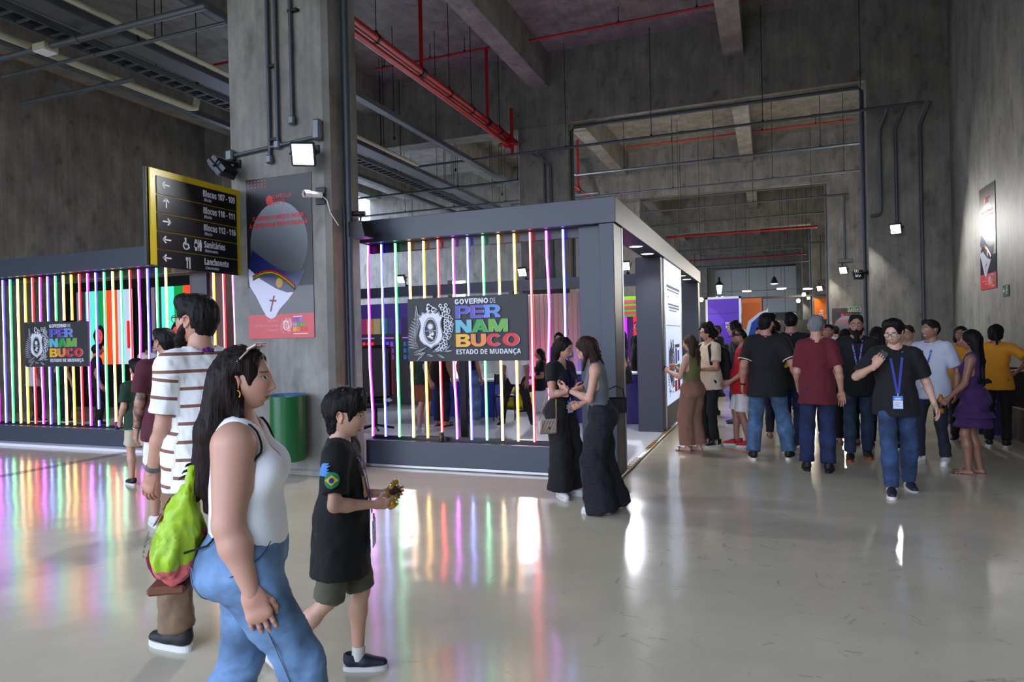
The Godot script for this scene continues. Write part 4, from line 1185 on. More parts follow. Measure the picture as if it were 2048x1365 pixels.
func build_signs() -> void:
	# direction sign: hangs off the column's left edge, its plane runs down the hall, faces +x
	var o := thing("direction_sign", "black and yellow direction sign with five rows on the column", "sign", Vector3(-6.05, 2.41, -5.23), PI / 2)
	# local x runs to the back of the hall, y up
	var L := 1.30
	obj("yellow_frame", bx(Vector3(L * 0.5, 0.55, -0.012), Vector3(L, 1.03, 0.02), 0.003), mat("sign_yellow", Color(0.80, 0.70, 0.02), 0.35), o)
	obj("back_frame", bx(Vector3(L * 0.5 - 0.02, 0.55, -0.045), Vector3(L + 0.03, 1.04, 0.04), 0.004), M.black, o)
	var rows := [["Blocos 107 - 109", "Blocks", 0.0], ["Blocos 110 - 111", "Blocks", -PI / 2], ["Blocos 112 - 116", "Blocks", PI], ["Sanitários", "Restrooms", 0.0], ["Lanchonete", "Concession", 0.0]]
	for k in 5:
		var y := 0.80 - k * 0.196
		var h := 0.186
		obj("row_panel", MB.new().lo_hi(Vector3(0.075, y, -0.002), Vector3(L - 0.085, y + h + (0.0 if k else 0.005), 0.008), 0.001), M.sign_black, o)
		arrow(o, Vector3(0.19, y + 0.105, 0.011), rows[k][2], 0.10)
		var f := font("Droid Sans", 700)
		var tm := text(rows[k][0], 0.066, 0.004, f)
		var tx := obj("row_text", tm, M.sign_white, o)
		tx.transform = Transform3D(Basis().scaled(Vector3(0.72, 1.12, 1)), Vector3(0.70, y + 0.084, 0.011))
		var sm := obj("row_text", text(rows[k][1], 0.034, 0.003, font("Droid Sans", 400)), M.sign_white, o)
		sm.transform = Transform3D(Basis(Vector3(0.85, 0, 0), Vector3(0.16, 1, 0), Vector3(0, 0, 1)), Vector3(0.71, y + 0.033, 0.0105))
	# pictograms
	var pm := MB.new()
	var disc := func(m: MB, x: float, y: float, r: float) -> void:
		var q := PackedVector2Array()
		for k in 14: q.push_back(Vector2(x + cos(TAU * k / 14) * r, y + sin(TAU * k / 14) * r))
		m.prism(q, 0.008, 0.012)
	disc.call(pm, 0.435, 0.363, 0.012)
	pm.box(Vector3(0.437, 0.322, 0.01), Vector3(0.018, 0.06, 0.004))
	pm.box(Vector3(0.452, 0.305, 0.01), Vector3(0.042, 0.014, 0.004))
	pm.box(Vector3(0.478, 0.282, 0.01), Vector3(0.014, 0.05, 0.004), 0.0, Basis(Vector3.BACK, 0.3))
	for k in 14:
		var a := 1.9 + k * 0.29
		pm.box(Vector3(0.443 + cos(a) * 0.038, 0.285 + sin(a) * 0.038, 0.01), Vector3(0.013, 0.013, 0.004))
	obj("wheelchair_symbol", pm, M.sign_white, o)
	var rm := MB.new()
	for s in [-1, 1]:
		disc.call(rm, 0.612 + s * 0.033, 0.362, 0.012)
		rm.box(Vector3(0.612 + s * 0.033, 0.318, 0.01), Vector3(0.036, 0.06, 0.004))
		rm.box(Vector3(0.612 + s * 0.033, 0.27, 0.01), Vector3(0.024, 0.05, 0.004))
	rm.prism(PackedVector2Array([Vector2(0.579 - 0.03, 0.285), Vector2(0.579 + 0.03, 0.285), Vector2(0.579, 0.345)]), 0.008, 0.012)
	rm.box(Vector3(0.612, 0.31, 0.01), Vector3(0.008, 0.13, 0.004))
	obj("restroom_symbol", rm, M.sign_white, o)
	var fm := MB.new()
	fm.box(Vector3(0.452, 0.085, 0.01), Vector3(0.012, 0.10, 0.004))
	for k in 3: fm.box(Vector3(0.440 + k * 0.012, 0.142, 0.01), Vector3(0.007, 0.03, 0.004))
	fm.box(Vector3(0.452, 0.126, 0.01), Vector3(0.032, 0.014, 0.004))
	fm.box(Vector3(0.488, 0.095, 0.01), Vector3(0.014, 0.13, 0.004))
	obj("cutlery_symbol", fm, M.sign_white, o)
	obj("wall_bracket", MB.new().lo_hi(Vector3(0.95, 0.3, -0.05), Vector3(1.35, 0.36, -0.1)).lo_hi(Vector3(0.95, 0.75, -0.05), Vector3(1.35, 0.81, -0.1)), M.dark_steel, o)
	poster("tall black event poster with flag on the large column", Transform3D(Basis(), Vector3(-5.94, 1.645, -6.503)))
	poster("tall black event poster with flag on the right wall", Transform3D(Basis(Vector3.UP, -PI / 2), Vector3(RIGHT - 0.007, 2.31, -15.43)))
	poster("far event poster behind the crowd on the second portal's pier", Transform3D(Basis(), Vector3(2.27, 0.52, -28.59)))
	# emergency exit signs
	o = thing("exit_sign", "small green exit sign reading SAÍDA on the far pier", "exit sign", Vector3(2.85, 2.33, -28.58))
	obj("plate", bx(Vector3(0.18, 0.07, 0), Vector3(0.42, 0.18, 0.012), 0.002), mat("exit_pale", Color(0.7, 0.8, 0.72), 0.5), o)
	obj("border", bx(Vector3(0.18, 0.07, 0.004), Vector3(0.39, 0.15, 0.008)), mat("exit_green", Color(0.02, 0.25, 0.14), 0.5), o)
	var st := obj("lettering", text("SAÍDA", 0.085, 0.004, font("Droid Sans", 700)), M.exit_pale, o)
	st.position = Vector3(0.005, 0.02, 0.011)
	o = thing("exit_sign", "small black and green escape pictogram on the right wall", "exit sign", Vector3(RIGHT - 0.006, 2.13, -14.12), -PI / 2)
	obj("plate", bx(Vector3(0.15, 0.09, 0), Vector3(0.32, 0.2, 0.01), 0.002), M.exit_green, o)
	arrow(o, Vector3(0.09, 0.09, 0.008), 0.0, 0.1)
	obj("runner", MB.new().box(Vector3(0.22, 0.09, 0.007), Vector3(0.03, 0.08, 0.004)).box(Vector3(0.22, 0.155, 0.007), Vector3(0.03, 0.03, 0.004)).box(Vector3(0.2, 0.04, 0.007), Vector3(0.05, 0.02, 0.004)).box(Vector3(0.24, 0.10, 0.007), Vector3(0.06, 0.018, 0.004)), M.exit_pale, o)
	# litter bin hung on the column
	o = thing("litter_bin", "green half-round metal litter bin hung on the column", "bin", Vector3(-5.2, 0.235, -6.27))
	obj("drum", MB.new().lathe([Vector2(0.0, 0.0), Vector2(0.185, 0.0), Vector2(0.2, 0.02), Vector2(0.205, 0.73), Vector2(0.212, 0.74), Vector2(0.205, 0.75), Vector2(0.195, 0.745), Vector2(0.19, 0.2)], 30), mat("bin_green", Color(0.02, 0.36, 0.17), 0.35), o)
	obj("bag_liner", MB.new().lathe([Vector2(0.207, 0.735), Vector2(0.2, 0.762), Vector2(0.18, 0.72)], 24), mat("liner_blue", Color(0.2, 0.35, 0.55), 0.5), o)
	obj("hanger", MB.new().lo_hi(Vector3(-0.04, 0.3, -0.24), Vector3(0.04, 0.6, -0.19)), M.dark_steel, o)
	# camera and loudspeaker on the column's edge
	o = thing("security_camera", "white bullet security camera on a black plate on the column", "camera", Vector3(-4.87, 3.29, -6.42))
	obj("plate", bx(Vector3(0.03, 0, -0.075), Vector3(0.13, 0.2, 0.02), 0.004), M.black, o)
	obj("body", MB.new().tube([Vector3(0.06, 0.0, -0.05), Vector3(-0.02, -0.005, 0.10)], 0.035, 14), M.white, o)
	obj("hood", MB.new().tube([Vector3(-0.01, 0.0, 0.07), Vector3(-0.04, -0.008, 0.14)], 0.042, 14, false), M.white, o)
	obj("lens", MB.new().tube([Vector3(-0.03, -0.005, 0.10), Vector3(-0.034, -0.006, 0.115)], 0.028, 14), M.black, o)
	obj("cable", MB.new().tube([Vector3(0.06, 0, -0.05), Vector3(0.12, -0.06, -0.07), Vector3(0.14, -0.2, -0.1), Vector3(0.18, -0.34, -0.2)], 0.006, 5), M.white, o)
	o = thing("loudspeaker", "dark box loudspeaker on the column's right edge", "loudspeaker", Vector3(-4.58, 2.93, -6.9))
	obj("cabinet", MB.new().prism(PackedVector2Array([Vector2(-0.1, -0.09), Vector2(0.13, -0.09), Vector2(0.09, 0.09), Vector2(-0.1, 0.09)]), -0.11, 0.11), M.black, o)
	obj("grille", bx(Vector3(0.015, -0.094, 0), Vector3(0.21, 0.008, 0.2)), mat("grille", Color(0.25, 0.25, 0.3), 0.5), o)
	obj("bracket", MB.new().tube([Vector3(-0.1, 0.2, 0.02), Vector3(0.06, 0.2, -0.02)], 0.03, 8).tube([Vector3(0.02, 0.2, 0), Vector3(0.0, 0.09, 0)], 0.012, 6), M.dark_steel, o)
	floodlight("lit square floodlight on the large column", Vector3(-4.88, 3.72, -6.25), Vector3(-0.6, 0.0, 1.6), 0.27, 4.2, Color(0.97, 0.98, 1.0), true, Vector3(-0.02, 0.12, -0.26))
	floodlight("unlit dark floodlight at the column's left corner", Vector3(-6.12, 3.7, -6.3), Vector3(-9.5, 0.6, -6.0), 0.27, 0.0, Color.WHITE, false, Vector3(0.06, 0.1, -0.2))
	floodlight("brilliant white floodlight on the nearest right pier", Vector3(2.72, 3.87, -17.3), Vector3(-0.8, 0.4, -9.5), 0.24, 7.5, Color(1, 0.99, 0.97), true, Vector3(0, 0.05, -0.3))
	floodlight("second floodlight down the right piers", Vector3(2.67, 3.9, -28.3), Vector3(-0.5, 0.5, -22.0), 0.3, 7.5, Color(1, 0.97, 0.92), true, Vector3(0, 0.05, -0.3))
	floodlight("third floodlight down the right piers", Vector3(2.56, 3.9, -39.3), Vector3(-0.5, 0.5, -33.0), 0.3, 7.5, Color(1, 0.95, 0.88), true, Vector3(0, 0.05, -0.3))
	floodlight("fourth floodlight down the right piers", Vector3(2.58, 3.95, -50.3), Vector3(-0.5, 0.5, -44.0), 0.3, 7.5, Color(1, 0.95, 0.88), true, Vector3(0, 0.05, -0.3))
	floodlight("unseen floodlight on the back of the nearest right pier, added to light the second bay", Vector3(2.9, 4.3, -18.5), Vector3(0.5, 5.2, -28.6), 0.27, 8.0, Color(0.98, 0.97, 1.0), true, Vector3(0, 0.0, 0.25))  # lamp out of view, added to light the second bay and its pier
	floodlight("unseen floodlight on the back of the pilaster, added to brighten the second bay", Vector3(-5.7, 4.6, -18.5), Vector3(-2.5, 7.2, -28.6), 0.27, 12.0, Color(0.96, 0.95, 1.0), true, Vector3(0, 0.0, 0.24))  # added lamp hidden from view, daylight-tinted, brightens the second bay
	floodlight("unlit black floodlight on the second pier's edge", Vector3(1.98, 2.9, -17.8), Vector3(0.5, 1.0, -22.0), 0.22, 0.0, Color.WHITE, false, Vector3(0.24, 0.05, 0.0))
	for q in [[2.75, -28.35, "second"], [2.62, -39.35, "third"], [2.6, -50.35, "fourth"]]:
		o = thing("control_box", "grey gear box above the %s floodlight" % q[2], "box", Vector3(q[0], 4.25, q[1]))
		obj("body", bx(Vector3.ZERO, Vector3(0.5, 0.13, 0.22), 0.01), M.conduit, o)
		obj("bracket", bx(Vector3(-0.1, -0.1, -0.1), Vector3(0.05, 0.2, 0.05), 0.005), M.dark_steel, o)
	far_stands()
	crates()

func far_stands() -> void:
	# purple booth panel
	var o := thing("banner_panel", "tall purple banner panel in an aluminium frame, mid corridor", "banner", Vector3(-2.15, 0, -26.0))
	obj("sheet", bx(Vector3(0.57, 1.46, 0), Vector3(1.12, 2.86, 0.03)), mat("banner_purple", Color(0.30, 0.14, 0.72), 0.4), o)
	obj("frame", MB.new().lo_hi(Vector3(-0.06, 0, -0.03), Vector3(0.02, 2.95, 0.04)).lo_hi(Vector3(1.12, 0, -0.03), Vector3(1.2, 2.95, 0.04)).lo_hi(Vector3(-0.06, 2.87, -0.03), Vector3(1.2, 2.95, 0.04)), M.alu, o)
	for q in [["mpus", 0.64, 1.92], ["ture", 0.64, 1.78], ["ng", 0.76, 1.55]]:
		var tx := obj("lettering", text(q[0], 0.11, 0.006, font("Droid Sans", 700)), M.sign_white, o)
		tx.position = Vector3(q[1], q[2], 0.02)
	obj("panel_joint", bx(Vector3(0.57, 2.33, 0.017), Vector3(1.12, 0.02, 0.004)), mat("purple_dark", Color(0.18, 0.07, 0.5), 0.4), o)
	obj("print_shape", MB.new().prism(PackedVector2Array([Vector2(0.03, 2.6), Vector2(0.3, 2.45), Vector2(0.5, 2.2), Vector2(0.62, 2.0), Vector2(0.4, 1.9), Vector2(0.03, 1.6)]), 0.0155, 0.0175), mat("purple_pale", Color(0.34, 0.22, 0.80), 0.4), o)
	o = thing("banner_panel", "orange banner panel beside the purple one", "banner", Vector3(-0.95, 0, -27.0))
	obj("sheet", bx(Vector3(0.35, 1.45, 0), Vector3(0.7, 2.9, 0.05)), mat("banner_orange", Color(0.85, 0.42, 0.07), 0.5), o)
	obj("edge", bx(Vector3(0.72, 1.45, -0.02), Vector3(0.04, 2.9, 0.1)), M.black, o)
	o = thing("banner_panel", "orange hanging banner with white lettering on the far pier", "banner", Vector3(2.28, 1.7, -39.57))
	obj("sheet", bx(Vector3(0.42, 0.8, 0), Vector3(0.84, 1.7, 0.04)), M.banner_orange, o)
	for q in [["ência", 0.42], ["ria!", 0.72]]:
		var tx := obj("lettering", text(q[0], 0.2, 0.01, font("Droid Sans", 700)), M.sign_white, o)
		tx.transform = Transform3D(Basis(Vector3.BACK, PI / 2), Vector3(q[1], 0.35, 0.025))
	o = thing("feather_flag", "blue and white feather flag beyond the crowd", "flag", Vector3(-0.75, 0, -22.0))
	obj("cloth", MB.new().prism(PackedVector2Array([Vector2(0.0, 1.4), Vector2(0.5, 1.4), Vector2(0.62, 1.9), Vector2(0.72, 2.3), Vector2(0.45, 2.2), Vector2(0.15, 1.95)]), -0.004, 0.004), mat("flag_pale", Color(0.75, 0.8, 0.85), 0.6), o)
	obj("print", MB.new().prism(PackedVector2Array([Vector2(0.12, 1.42), Vector2(0.5, 1.42), Vector2(0.6, 1.9), Vector2(0.66, 2.18), Vector2(0.46, 2.1), Vector2(0.24, 1.9)]), -0.006, 0.006), mat("flag_sky", Color(0.05, 0.25, 0.62), 0.6), o)
	obj("pole", MB.new().tube([Vector3(0.64, 0, 0), Vector3(0.66, 1.8, 0), Vector3(0.72, 2.35, 0)], 0.012, 6), M.white, o)
	o = thing("lamp_post", "ornamental black lamp post beyond the purple panel", "lamp post", Vector3(-2.1, 0, -32.0))
	obj("post", MB.new().tube([Vector3(0, 0, 0), Vector3(0, 3.3, 0)], [0.07, 0.05], 8), M.black, o)
	obj("lantern_glass", MB.new().lathe([Vector2(0.08, 3.4), Vector2(0.13, 3.75), Vector2(0.13, 3.8)], 8), glow("lantern", Color(0.85, 0.92, 1.0), 1.6), o)
	obj("lantern_cap", MB.new().lathe([Vector2(0.2, 3.8), Vector2(0.16, 3.86), Vector2(0.05, 4.0), Vector2(0.05, 4.15), Vector2(0.0, 4.2)], 8), M.black, o)
	obj("spot_head", MB.new().lathe([Vector2(0.09, 3.2), Vector2(0.05, 3.28)], 8, Vector3(-0.12, 0, 0)).lathe([Vector2(0.09, 3.2), Vector2(0.05, 3.28)], 8, Vector3(0.12, 0, 0)), M.lantern, o)
	# truss stand with lights far behind
	o = thing("far_stand", "dark booth with a long header far down the corridor", "stand", Vector3(-3.4, 0, -36.0))
	obj("header", bx(Vector3(3.2, 3.35, 0), Vector3(6.4, 0.10, 0.3)), M.stand_black, o)
	obj("back_wall", bx(Vector3(3.2, 1.1, -0.9), Vector3(6.4, 2.2, 0.1)), M.stand_black, o)
	for x in [0.0, 6.35]: obj("post", bx(Vector3(x, 1.65, 0), Vector3(0.1, 3.3, 0.1)), M.stand_black, o)
	for q in [[-0.95, -33.0, 3.55, "left"], [0.55, -33.0, 3.6, "right"], [1.7, -34.0, 3.6, "far right"]]:
		var d := thing("ring_lamp", "small round ceiling lamp hanging far down the corridor, %s" % q[3], "lamp", Vector3(q[0], q[2], q[1]))
		obj("lamp_face", MB.new().lathe([Vector2(0.0, -0.04), Vector2(0.2, -0.04), Vector2(0.2, 0.0)], 16), glow("ring_glow", Color(1, 1, 1), 2.2), d)
		obj("cap", MB.new().lathe([Vector2(0.21, 0.0), Vector2(0.21, 0.04), Vector2(0.0, 0.06)], 16), M.white, d)
		obj("cord", MB.new().tube([Vector3(0, 0.06, 0), Vector3(0, SLAB - q[2], 0)], 0.008, 5), M.black, d)
	for q in [[-2.5, 2.95, -27.5, "left of the purple panel"], [1.25, 3.0, -33.0, "above the crowd, left"], [1.55, 3.35, -34.5, "above the crowd, right"], [-3.0, 2.0, -25.0, "low by the stand's end"]]:
		var d := thing("bulb_lamp", "bare glowing bulb %s" % q[3], "bulb", Vector3(q[0], q[1], q[2]))
		obj("bulb", MB.new().lathe([Vector2(0.0, -0.09), Vector2(0.06, -0.075), Vector2(0.09, 0.0), Vector2(0.06, 0.075), Vector2(0.0, 0.09)], 12), glow("bulb_glow", Color(1.0, 0.93, 0.75), 6.0), d)
		obj("cord", MB.new().tube([Vector3(0, 0.09, 0), Vector3(0, SLAB - q[1], 0)], 0.008, 5), M.black, d)
		var l := OmniLight3D.new()
		l.name = "bulb_light"
		l.light_energy = 1.2
		l.light_color = Color(1.0, 0.9, 0.72)
		l.light_size = 0.08
		l.omni_range = 30.0
		l.shadow_enabled = true
		d.add_child(l)
	o = thing("pendant_lamp", "small pendant spotlight hanging before the pale panels", "lamp", Vector3(0.3, 4.3, -40.0))
	obj("shade", MB.new().lathe([Vector2(0.22, 0.0), Vector2(0.12, 0.25), Vector2(0.05, 0.4)], 12), M.black, o)
	obj("lamp_face", MB.new().lathe([Vector2(0.2, 0.0), Vector2(0.0, -0.06)], 12), glow("pendant_glow", Color(1, 1, 1), 3.0), o)
	obj("cord", MB.new().tube([Vector3(0, 0.4, 0), Vector3(0, SLAB - 4.3, 0)], 0.01, 5), M.black, o)

func crates() -> void:
	# cardboard boxes and purple roll-up panels along the right wall
	var k := 0
	for q in [[3.45, 0.0, -12.3, 0.7, 0.5, 0.8, "large dark cardboard box low at the right edge"], [3.5, 0.5, -12.3, 0.62, 0.42, 0.7, "dark cardboard box stacked on the large one at the right edge"], [3.45, 0.0, -13.4, 0.7, 0.85, 0.8, "tall dark cardboard box by the right wall"], [3.48, 0.85, -13.4, 0.6, 0.08, 0.7, "flat folded carton on the tall box"], [3.5, 0.0, -11.2, 0.6, 0.45, 0.7, "dark cardboard box cut by the right picture edge"]]:
		var o := thing("cardboard_box", q[6], "box", Vector3(q[0], q[1], q[2]))
		obj("body", bx(Vector3(0, q[4] * 0.5, 0), Vector3(q[3], q[4], q[5]), 0.006), M.cardboard, o)
		obj("tape", bx(Vector3(0, q[4] * 0.5, 0), Vector3(q[3] + 0.004, q[4] - 0.01, 0.06), 0.003), M.tape, o)
	for q in [[2.88, -12.9, "purple cardboard stand-up panel beside the boxes"], [3.02, -11.75, "nearer purple stand-up panel at the right edge"]]:
		var o := thing("standup_panel", q[2], "panel", Vector3(q[0], 0, q[1]), -0.5)
		obj("sheet", bx(Vector3(0, 0.42, 0), Vector3(0.30, 0.84, 0.02), 0.004), mat("standup_purple", Color(0.13, 0.08, 0.40), 0.5), o)
		for j in 4: obj("printed_line", bx(Vector3(0, 0.72 - j * 0.11, 0.0115), Vector3(0.16 - 0.02 * (j % 2), 0.035, 0.002)), mat("standup_ink", Color(0.5, 0.5, 0.7), 0.5), o)
		obj("foot", bx(Vector3(0, 0.05, -0.09), Vector3(0.2, 0.1, 0.16), 0.004), M.standup_purple, o)
	var o := thing("carton", "small teal carton lying on the floor by the boxes", "carton", Vector3(2.75, 0, -12.2), 0.4)
	obj("body", bx(Vector3(0, 0.05, 0), Vector3(0.16, 0.1, 0.12), 0.004), mat("teal", Color(0.05, 0.35, 0.35), 0.5), o)
	obj("flap", bx(Vector3(0.05, 0.105, 0), Vector3(0.08, 0.006, 0.11)), M.teal, o)

# ---- soft bodies: tapered capsules joined by a smooth minimum and meshed as surface nets ----
class Soft:
	var q := PackedFloat32Array()
	var rows := 0
	# a, b: ends; r1, r2: radii there; sx, sz: stretch across x and z; k: softness; cut: subtract; flat: 1 ends square at b, 2 at a
	func cap(a: Vector3, b: Vector3, r1: float, r2: float, sx := 1.0, sz := 1.0, k := 0.03, cut := 0, flat := 0) -> Soft:
		q.append_array([a.x, a.y, a.z, b.x, b.y, b.z, r1, r2, sx, sz, k, cut, flat])
		rows += 1
		return self
	func ball(c: Vector3, r: float, sx := 1.0, sz := 1.0, k := 0.03, cut := 0) -> Soft:
		return cap(c, c + Vector3(0, 0.0005, 0), r, r, sx, sz, k, cut, 0)
	func at(p: Vector3) -> float:
		var f := 9.0
		for j in rows:
			var o := j * 13
			var isx := 1.0 / q[o + 8]
			var isz := 1.0 / q[o + 9]
			var a := Vector3(q[o] * isx, q[o + 1], q[o + 2] * isz)
			var ba := Vector3(q[o + 3] * isx, q[o + 4], q[o + 5] * isz) - a
			var pa := Vector3(p.x * isx, p.y, p.z * isz) - a
			var h := pa.dot(ba) / maxf(ba.length_squared(), 1e-8)
			var hc := clampf(h, 0.0, 1.0)
			var d := ((pa - ba * hc).length() - lerpf(q[o + 6], q[o + 7], hc)) * minf(1.0, minf(q[o + 8], q[o + 9]))
			var fl := int(q[o + 12])
			if fl & 1: d = maxf(d, (h - 1.0) * ba.length())
			if fl & 2: d = maxf(d, -h * ba.length())
			var k := q[o + 10]
			if q[o + 11] > 0.5:
				var e := k - absf(f + d)
				f = maxf(f, -d) + (e * e * 0.25 / k if e > 0.0 else 0.0)
			else:
				var e := k - absf(f - d)
				f = minf(f, d) - (e * e * 0.25 / k if e > 0.0 else 0.0)
		return f
	func onto(p: Vector3, dir: Vector3, off := 0.0) -> Vector3:
		# walks from p along dir to the surface
		var u := 0.0
		for i in 40:
			var d := at(p + dir * u) - off
			if absf(d) < 0.0005: break
			u += d * 0.9
			if u > 0.8: break
		return p + dir * u
	func net(cell: float) -> MB:
		var lo := Vector3.INF
		var hi := -Vector3.INF
		for j in rows:
			var o := j * 13
			if q[o + 11] > 0.5: continue
			var r := maxf(q[o + 6], q[o + 7])
			var e := Vector3(r * q[o + 8], r, r * q[o + 9])
			var a := Vector3(q[o], q[o + 1], q[o + 2])
			var b := Vector3(q[o + 3], q[o + 4], q[o + 5])
			lo = lo.min(a.min(b) - e)
			hi = hi.max(a.max(b) + e)
		lo -= Vector3.ONE * cell * 4.0
		hi += Vector3.ONE * cell * 4.0
		var nx := int((hi.x - lo.x) / cell) + 2
		var ny := int((hi.y - lo.y) / cell) + 2
		var nz := int((hi.z - lo.z) / cell) + 2
		var F := PackedFloat32Array()
		F.resize(nx * ny * nz)
		F.fill(9.0)
		var mark := PackedByteArray()
		mark.resize(nx * ny * nz)
		var cand := PackedInt32Array()
		var thr := cell * 2.2
		for j in rows:
			var o := j * 13
			var sx := q[o + 8]
			var sz := q[o + 9]
			var isx := 1.0 / sx
			var isz := 1.0 / sz
			var k := q[o + 10]
			var ik := 0.25 / k
			var cut := q[o + 11] > 0.5
			var fl := int(q[o + 12])
			var r1 := q[o + 6]
			var dr := q[o + 7] - r1
			var rr := maxf(r1, q[o + 7])
			var sc := minf(1.0, minf(sx, sz))
			var mg := k / sc + cell * 3.0
			var ax := q[o] * isx
			var ay := q[o + 1]
			var az := q[o + 2] * isz
			var bx := q[o + 3] * isx - ax
			var by := q[o + 4] - ay
			var bz := q[o + 5] * isz - az
			var bb := maxf(bx * bx + by * by + bz * bz, 1e-8)
			var ibb := 1.0 / bb
			var L := sqrt(bb)
			var x0 := clampi(int((minf(q[o], q[o + 3]) - rr * sx - mg - lo.x) / cell), 0, nx - 1)
			var x1 := clampi(int((maxf(q[o], q[o + 3]) + rr * sx + mg - lo.x) / cell) + 1, 0, nx)
			var y0 := clampi(int((minf(q[o + 1], q[o + 4]) - rr - mg - lo.y) / cell), 0, ny - 1)
			var y1 := clampi(int((maxf(q[o + 1], q[o + 4]) + rr + mg - lo.y) / cell) + 1, 0, ny)
			var z0 := clampi(int((minf(q[o + 2], q[o + 5]) - rr * sz - mg - lo.z) / cell), 0, nz - 1)
			var z1 := clampi(int((maxf(q[o + 2], q[o + 5]) + rr * sz + mg - lo.z) / cell) + 1, 0, nz)
			var step := cell * isx
			for iz in range(z0, z1):
				var pz := (lo.z + iz * cell) * isz - az
				for iy in range(y0, y1):
					var py := lo.y + iy * cell - ay
					var i := (iz * ny + iy) * nx + x0
					var px := (lo.x + x0 * cell) * isx - ax
					var yz := py * by + pz * bz
					for ix in range(x0, x1):
						var h := (px * bx + yz) * ibb
						var hc := clampf(h, 0.0, 1.0)
						var dx := px - bx * hc
						var dy := py - by * hc
						var dz := pz - bz * hc
						var d := (sqrt(dx * dx + dy * dy + dz * dz) - r1 - dr * hc) * sc
						if fl:
							if fl & 1: d = maxf(d, (h - 1.0) * L)
							if fl & 2: d = maxf(d, -h * L)
						var f := F[i]
						if cut:
							var e := k - absf(f + d)
							f = maxf(f, -d)
							if e > 0.0: f += e * e * ik
						else:
							var e := k - absf(f - d)
							f = minf(f, d)
							if e > 0.0: f -= e * e * ik
						F[i] = f
						if f < thr and f > -thr and mark[i] == 0:
							mark[i] = 1
							cand.push_back(i)
						i += 1
						px += step
		var sy := nx
		var sz2 := nx * ny
		var total := nx * ny * nz
		var last := total - sz2 - sy - 2
		var at_ := PackedInt32Array()
		at_.resize(total)
		at_.fill(-1)
		var m := MB.new()
		for i in cand:
			if i > last: continue
			var a := F[i]
			var b := F[i + 1]
			var c := F[i + sy]
			var d := F[i + sy + 1]
			var e := F[i + sz2]
			var f := F[i + sz2 + 1]
			var g := F[i + sz2 + sy]
			var h := F[i + sz2 + sy + 1]
			if a < 0.0:
				if b < 0.0 and c < 0.0 and d < 0.0 and e < 0.0 and f < 0.0 and g < 0.0 and h < 0.0: continue
			elif b >= 0.0 and c >= 0.0 and d >= 0.0 and e >= 0.0 and f >= 0.0 and g >= 0.0 and h >= 0.0: continue
			var gx := (b + d + f + h) - (a + c + e + g)
			var gy := (c + d + g + h) - (a + b + e + f)
			var gz := (e + f + g + h) - (a + b + c + d)
			var gg := maxf(gx * gx + gy * gy + gz * gz, 1e-9)
			var u := -(a + b + c + d + e + f + g + h) * 0.5 / gg
			var ix := i % nx
			var iy := (i / nx) % ny
			var iz := i / sz2
			at_[i] = m.v.size()
			m.v.push_back(lo + Vector3(ix + 0.5 + clampf(gx * u, -0.6, 0.6), iy + 0.5 + clampf(gy * u, -0.6, 0.6), iz + 0.5 + clampf(gz * u, -0.6, 0.6)) * cell)
			m.n.push_back(Vector3(gx, gy, gz) / sqrt(gg))
		for i in cand:
			if i > last or i < sz2 + sy + 1: continue
			var inside := F[i] < 0.0
			for ax in 3:
				var s0 := 1 if ax == 0 else (sy if ax == 1 else sz2)
				if (F[i + s0] < 0.0) == inside: continue
				var s1 := sy if ax == 0 else (sz2 if ax == 1 else 1)
				var s2 := sz2 if ax == 0 else (1 if ax == 1 else sy)
				var p0 := at_[i]
				var p1 := at_[i - s1]
				var p2 := at_[i - s1 - s2]
				var p3 := at_[i - s2]
				if p0 < 0 or p1 < 0 or p2 < 0 or p3 < 0: continue
				if inside: m.ix.append_array([p0, p2, p1, p0, p3, p2])
				else: m.ix.append_array([p0, p1, p2, p0, p2, p3])
		return m

func ripple(m: MB, amp: float, sc: Vector3, s: int, f := 3.0) -> MB:
	# folds: pushes the surface in and out a few millimetres
	var no := FastNoiseLite.new()
	no.seed = s
	no.frequency = f
	no.fractal_octaves = 2
	var old := m.v.duplicate()
	for i in m.v.size():
		var p := old[i] * sc
		m.v[i] = old[i] + m.n[i] * no.get_noise_3dv(p) * amp
	renormal(m)
	return m

func renormal(m: MB) -> void:
	var acc := PackedVector3Array()
	acc.resize(m.v.size())
	for t in range(0, m.ix.size(), 3):
		var a := m.ix[t]
		var b := m.ix[t + 1]
		var c := m.ix[t + 2]
		var f := (m.v[c] - m.v[a]).cross(m.v[b] - m.v[a])
		acc[a] += f
		acc[b] += f
		acc[c] += f
	for i in acc.size():
		if acc[i].length_squared() > 1e-16: m.n[i] = acc[i].normalized()

